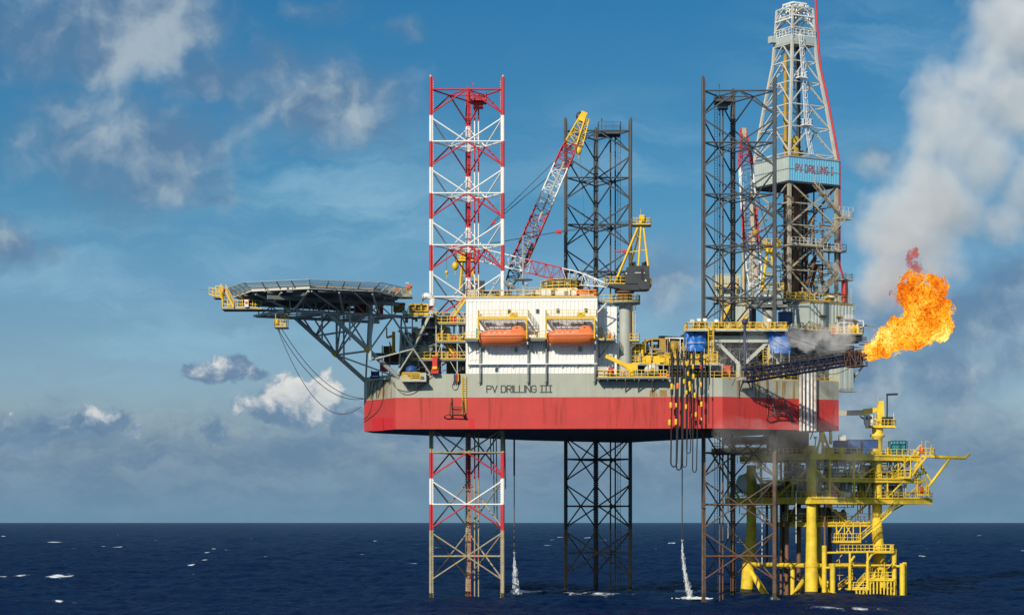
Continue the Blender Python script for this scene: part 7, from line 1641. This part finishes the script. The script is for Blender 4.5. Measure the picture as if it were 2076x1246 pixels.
mb = MB(); mb.path([P(1642,890,29), P(1646,882,29), P(1649,868,29)], .12, 6); mb.tube(P(1653,918,26), P(1653,888,26), .1, 6); mb.lathe(P(1653,890,26), [(.1,0),(.3,.3),(.3,.5)], 10); mb.build('hose', M['black'], t)
t = thing('yellow_tripod', 'yellow tripod frame standing on the platform top deck under the hull corner', 'frame', P(1672,920,22)); mb = MB()
for (x1, y1) in ((1654,920),(1684,918),(1668,920)): mb.tube(P(1668,874,22), P(x1,y1,22+(x1-1668)*.05), .22, 8)
mb.tube(P(1666,895,22), P(1666,868,22), .45, 10); mb.tube(P(1684,900,23), P(1684,868,23), .28, 10); mb.build('post', M['pyellow'], t)
mb = MB(); mb.ob(P(1668,893,22), (.7,0,0),(0,.7,0),(0,0,.18)); mb.build('collar', M['pyellow'], t)
for i,(x,y,Y,lab) in enumerate(((1869,912,24.4,'orange life raft canister on the upper right landing of the platform'),(1868,992,25.4,'orange and white life raft canister on the lower right landing of the platform'))):
    t = thing('life_raft', lab, 'life raft', P(x,y+9,Y)); mb = MB(); mb.lathe(P(x,y+8,Y), [(.1,0),(.42,.05),(.48,.5),(.42,1.1),(.2,1.4),(.1,1.45)], 12); mb.build('canister', M['orange2'], t)
    mb = MB(); mb.tube(P(x,y-4,Y), P(x,y-11,Y), .12, 8, .05); mb.build('light', M['white'], t)
# ---------------- flare, smoke and spray
def merged(name, blobs, voxel, disp, sub=2):
    bm = bmesh.new()
    for (c, r) in blobs: bmesh.ops.create_icosphere(bm, subdivisions=sub, radius=r, matrix=Matrix.Translation(c))
    me = bpy.data.meshes.new(name+'_raw'); bm.to_mesh(me); bm.free(); ob = bpy.data.objects.new(name+'_raw', me); COL.objects.link(ob)
    rm = ob.modifiers.new('r', 'REMESH'); rm.mode = 'VOXEL'; rm.voxel_size = voxel; rm.use_smooth_shade = True
    for i, (size, st, depth) in enumerate(disp):
        tx = bpy.data.textures.new(f'{name}_{i}', 'CLOUDS'); tx.noise_scale = size; tx.noise_depth = depth
        d = ob.modifiers.new('d%d' % i, 'DISPLACE'); d.texture = tx; d.strength = st; d.mid_level = .5; d.texture_coords = 'GLOBAL'
    dg = bpy.context.evaluated_depsgraph_get(); m2 = bpy.data.meshes.new_from_object(ob.evaluated_get(dg)); m2.name = name
    bpy.data.objects.remove(ob); o2 = bpy.data.objects.new(name, m2); COL.objects.link(o2); return o2
YF = -20.; kf = S(YF); rg = random.Random(2)
fl = [(1756,715,8),(1766,708,14),(1779,702,20),(1795,695,25),(1812,688,28),(1830,683,27),(1848,676,29),(1864,666,30),(1882,655,31),(1897,645,29),(1908,632,23),(1894,620,31),(1880,604,30),(1864,594,28),(1848,588,24),(1834,592,16),(1870,578,24),(1894,592,25),(1852,566,15),(1904,578,12),(1915,652,16),(1858,645,26),(1868,632,34),(1846,606,22),(1900,665,24),(1878,672,24),(1820,674,20),(1806,682,14),(1812,656,9),(1822,660,11),(1880,566,12),(1826,582,8)]
flame = thing('flare_flame', 'large orange and yellow gas flame burning at the end of the flare boom', 'flame', P(1752,718,YF))
fo_ = merged('fire', [(P(x,y,YF)+V((0,rg.uniform(-1,1)*r*kf*.4,0)), r*kf) for x,y,r in fl], .085, [(2.4,2.2,1),(.9,1.15,2),(.3,.42,2)])
fri = merged('fringe', [(P(x,y,YF), r*kf*1.08) for x,y,r in fl], .12, [(1.6,2.2,1),(.6,1.1,2),(.22,.4,2)])
wis = merged('red_plume', [(P(x,y,YF), r*kf) for x,y,r in ((1856,556,11),(1850,545,10),(1846,534,11),(1858,540,10),(1844,524,8),(1848,514,8),(1854,507,7),(1856,516,5),(1814,597,6),(1808,594,4),(1860,562,10))], .08, [(1.2,.9,1),(.4,.45,2)])
def flame_mat(name, red, thin=False):
    global nt, L
    m = bpy.data.materials.new(name); m.use_nodes = True; nt = m.node_tree; L = nt.links; nt.nodes.clear()
    g = N('ShaderNodeNewGeometry'); p = g.outputs['Position']
    w1 = N('ShaderNodeTexNoise', Scale=.35, Detail=4.); L.new(p, w1.inputs['Vector'])
    ad = N('ShaderNodeVectorMath', operation='MULTIPLY_ADD'); L.new(w1.outputs['Color'], ad.inputs[0]); ad.inputs[1].default_value = (3,3,3); L.new(p, ad.inputs[2])
    a = vnoise(ad.outputs[0], .75, 3., .55, .8); b = vnoise(ad.outputs[0], 1.7, 3., .6, .6, (5,2,1))
    va = math2('ABSOLUTE', math2('SUBTRACT', a, .5)); vb = math2('ABSOLUTE', math2('SUBTRACT', b, .5))
    vein = math2('MAXIMUM', smooth(va, 0., .085, 1., 0.), math2('MULTIPLY', smooth(vb, 0., .10, 1., 0.), .8))
    sp = N('ShaderNodeSeparateXYZ'); L.new(p, sp.inputs[0])
    hot = smooth(sp.outputs[2], 40., 49., 1., .0)
    lowf = vnoise(p, .32, 3., .5, 0., (9,4,2))
    k = math2('ADD', math2('MULTIPLY', vein, .42), math2('ADD', math2('MULTIPLY', hot, .24), math2('MULTIPLY', math2('SUBTRACT', lowf, .5), 1.1)))
    k = math2('ADD', k, .19)
    c = ramp(k, [(0.,(.36,.045,.01)),(.28,(.75,.12,.008)),(.5,(1.05,.30,.012)),(.72,(1.25,.62,.04)),(1.,(1.5,1.12,.30))]) if not red else ramp(k, [(0.,(.16,.05,.06)),(.5,(.50,.07,.05)),(1.,(.85,.20,.06))])
    em = N('ShaderNodeEmission'); L.new(c, em.inputs[0]); em.inputs[1].default_value = 1.0
    out = N('ShaderNodeOutputMaterial'); tb = N('ShaderNodeBsdfTransparent'); ms = N('ShaderNodeMixShader')
    al = vnoise(ad.outputs[0], .9 if red else .6, 5., .65)
    if red: L.new(smooth(al, .40, .66, 0., .8), ms.inputs[0])
    elif thin: L.new(smooth(vnoise(ad.outputs[0], 1.1, 6., .7), .50, .68, 0., .8), ms.inputs[0])
    else:
        wv = math2('ADD', al, smooth(sp.outputs[2], 46., 52., 0., -.16)); L.new(smooth(wv, .30, .37), ms.inputs[0])
    L.new(tb.outputs[0], ms.inputs[1]); L.new(em.outputs[0], ms.inputs[2]); L.new(ms.outputs[0], out.inputs[0]); return m
for o, mt in ((fo_, flame_mat('fire', False)), (wis, flame_mat('red_fire', True)), (fri, flame_mat('thin_fire', False, True))):
    o.data.materials.clear(); o.data.materials.append(mt); o.parent = flame; o.data.transform(Matrix.Translation(-flame.location))
def vol_mat(name, dens, lo, hi, scale, col_, aniso=.2, sc=(1,1,1), stepr=1.):
    global nt, L
    m = bpy.data.materials.new(name); m.use_nodes = True; nt = m.node_tree; L = nt.links; nt.nodes.clear()
    g = N('ShaderNodeNewGeometry'); n_ = vnoise(g.outputs['Position'], scale, 4., .6, .2, (0,0,0), sc)
    d = smooth(n_, lo, hi, 0., dens); pv = N('ShaderNodeVolumePrincipled'); pv.inputs['Color'].default_value = (*col_,1); pv.inputs['Anisotropy'].default_value = aniso; L.new(d, pv.inputs['Density'])
    out = N('ShaderNodeOutputMaterial'); L.new(pv.outputs[0], out.inputs['Volume']); m.cycles.volume_step_rate = stepr if hasattr(m.cycles, 'volume_step_rate') else 1; return m
def volume(name, blobs, voxel, disp, mat, lab, cat):
    o = merged(name, blobs, voxel, disp); o.data.materials.clear(); o.data.materials.append(mat); o['kind'] = 'stuff'; tag(o, lab, cat); return o
YS = -14.
def plume_mat(name, blobs, dens, scale, amp, lo, hi, col_, aniso):
    # density falls off softly from the heart of each billow and is broken up by turbulence
    global nt, L
    m = bpy.data.materials.new(name); m.use_nodes = True; nt = m.node_tree; L = nt.links; nt.nodes.clear()
    g = N('ShaderNodeNewGeometry'); out_ = None
    for c, r in blobs:
        d = N('ShaderNodeVectorMath', operation='DISTANCE'); L.new(g.outputs['Position'], d.inputs[0]); d.inputs[1].default_value = c
        f = smooth(d.outputs['Value'], 0., r*1.45, 1., 0.); out_ = f if out_ is None else math2('MAXIMUM', out_, f)
    n_ = math2('ADD', math2('MULTIPLY', vnoise(g.outputs['Position'], scale, 5., .6, .5), .65), math2('MULTIPLY', vnoise(g.outputs['Position'], scale*3.2, 4., .6, .5, (3,1,2)), .35))
    dd = smooth(math2('ADD', out_, math2('MULTIPLY_ADD', n_, amp, -amp/2)), lo, hi, 0., dens)
    pv = N('ShaderNodeVolumePrincipled'); pv.inputs['Color'].default_value = (*col_,1); pv.inputs['Anisotropy'].default_value = aniso; L.new(dd, pv.inputs['Density'])
    L.new(pv.outputs[0], N('ShaderNodeOutputMaterial').inputs['Volume']); return m
sm = [(1838,470,105),(1920,400,115),(1870,360,80),(1950,290,100),(1925,220,80),(1880,228,55),(1975,185,110),(2060,190,110),(2010,120,90),(2080,60,130),(2100,380,110),(1800,560,90),(1890,500,85),(2180,220,150),(1790,480,80),(1850,410,80),(1990,330,110),(2040,450,70),(1880,290,60)]
bl3 = [(P(x,y,YS)+V((0,rg.uniform(-1,1),0)), r*S(YS)) for x,y,r in sm]
volume('smoke_plume', [(c, r*1.3) for c, r in bl3], .9, [], plume_mat('smoke', bl3, .15, .085, 3.1, .14, 1.0, (.96,.96,.945), -.2), 'broad pale grey smoke plume drifting up from the flame', 'smoke')
st_b = [(1690,690,28,-15),(1665,700,22,-14),(1712,680,26,-15),(1720,655,20,-14),(1640,690,26,-10),(1610,680,26,-9),(1580,705,26,-9),(1675,668,24,-12),(1655,650,16,-12)]
volume('steam_cloud', [(P(x,y,Y), r*S(Y)) for x,y,r,Y in st_b], .35, [(3.,1.8,1),(1.,.6,2)], vol_mat('steam', .30, .40, .70, .35, (.97,.97,.98), -.35), 'white water spray and steam blowing over the flare boom beside the flame', 'steam')
mi = [(1470,720,38,-7.8),(1520,700,40,-8),(1480,880,42,-11),(1530,890,48,-11),(1590,900,50,-10),(1650,900,50,-9),(1700,880,46,-9),(1720,940,46,-7),(1640,960,46,-7),(1560,950,40,-9),(1760,900,44,-7),(1730,820,44,-10),(1745,760,42,-13),(1690,990,36,-7)]
volume('spray_mist', [(P(x,y,Y-4), r*S(Y)) for x,y,r,Y in mi], .6, [(5.,2.6,1),(1.6,.8,1)], vol_mat('mist', .022, .36, .70, .16, (.98,.985,.99), -.5), 'thin grey mist of water spray drifting around the stern and in front of the yellow platform', 'mist')
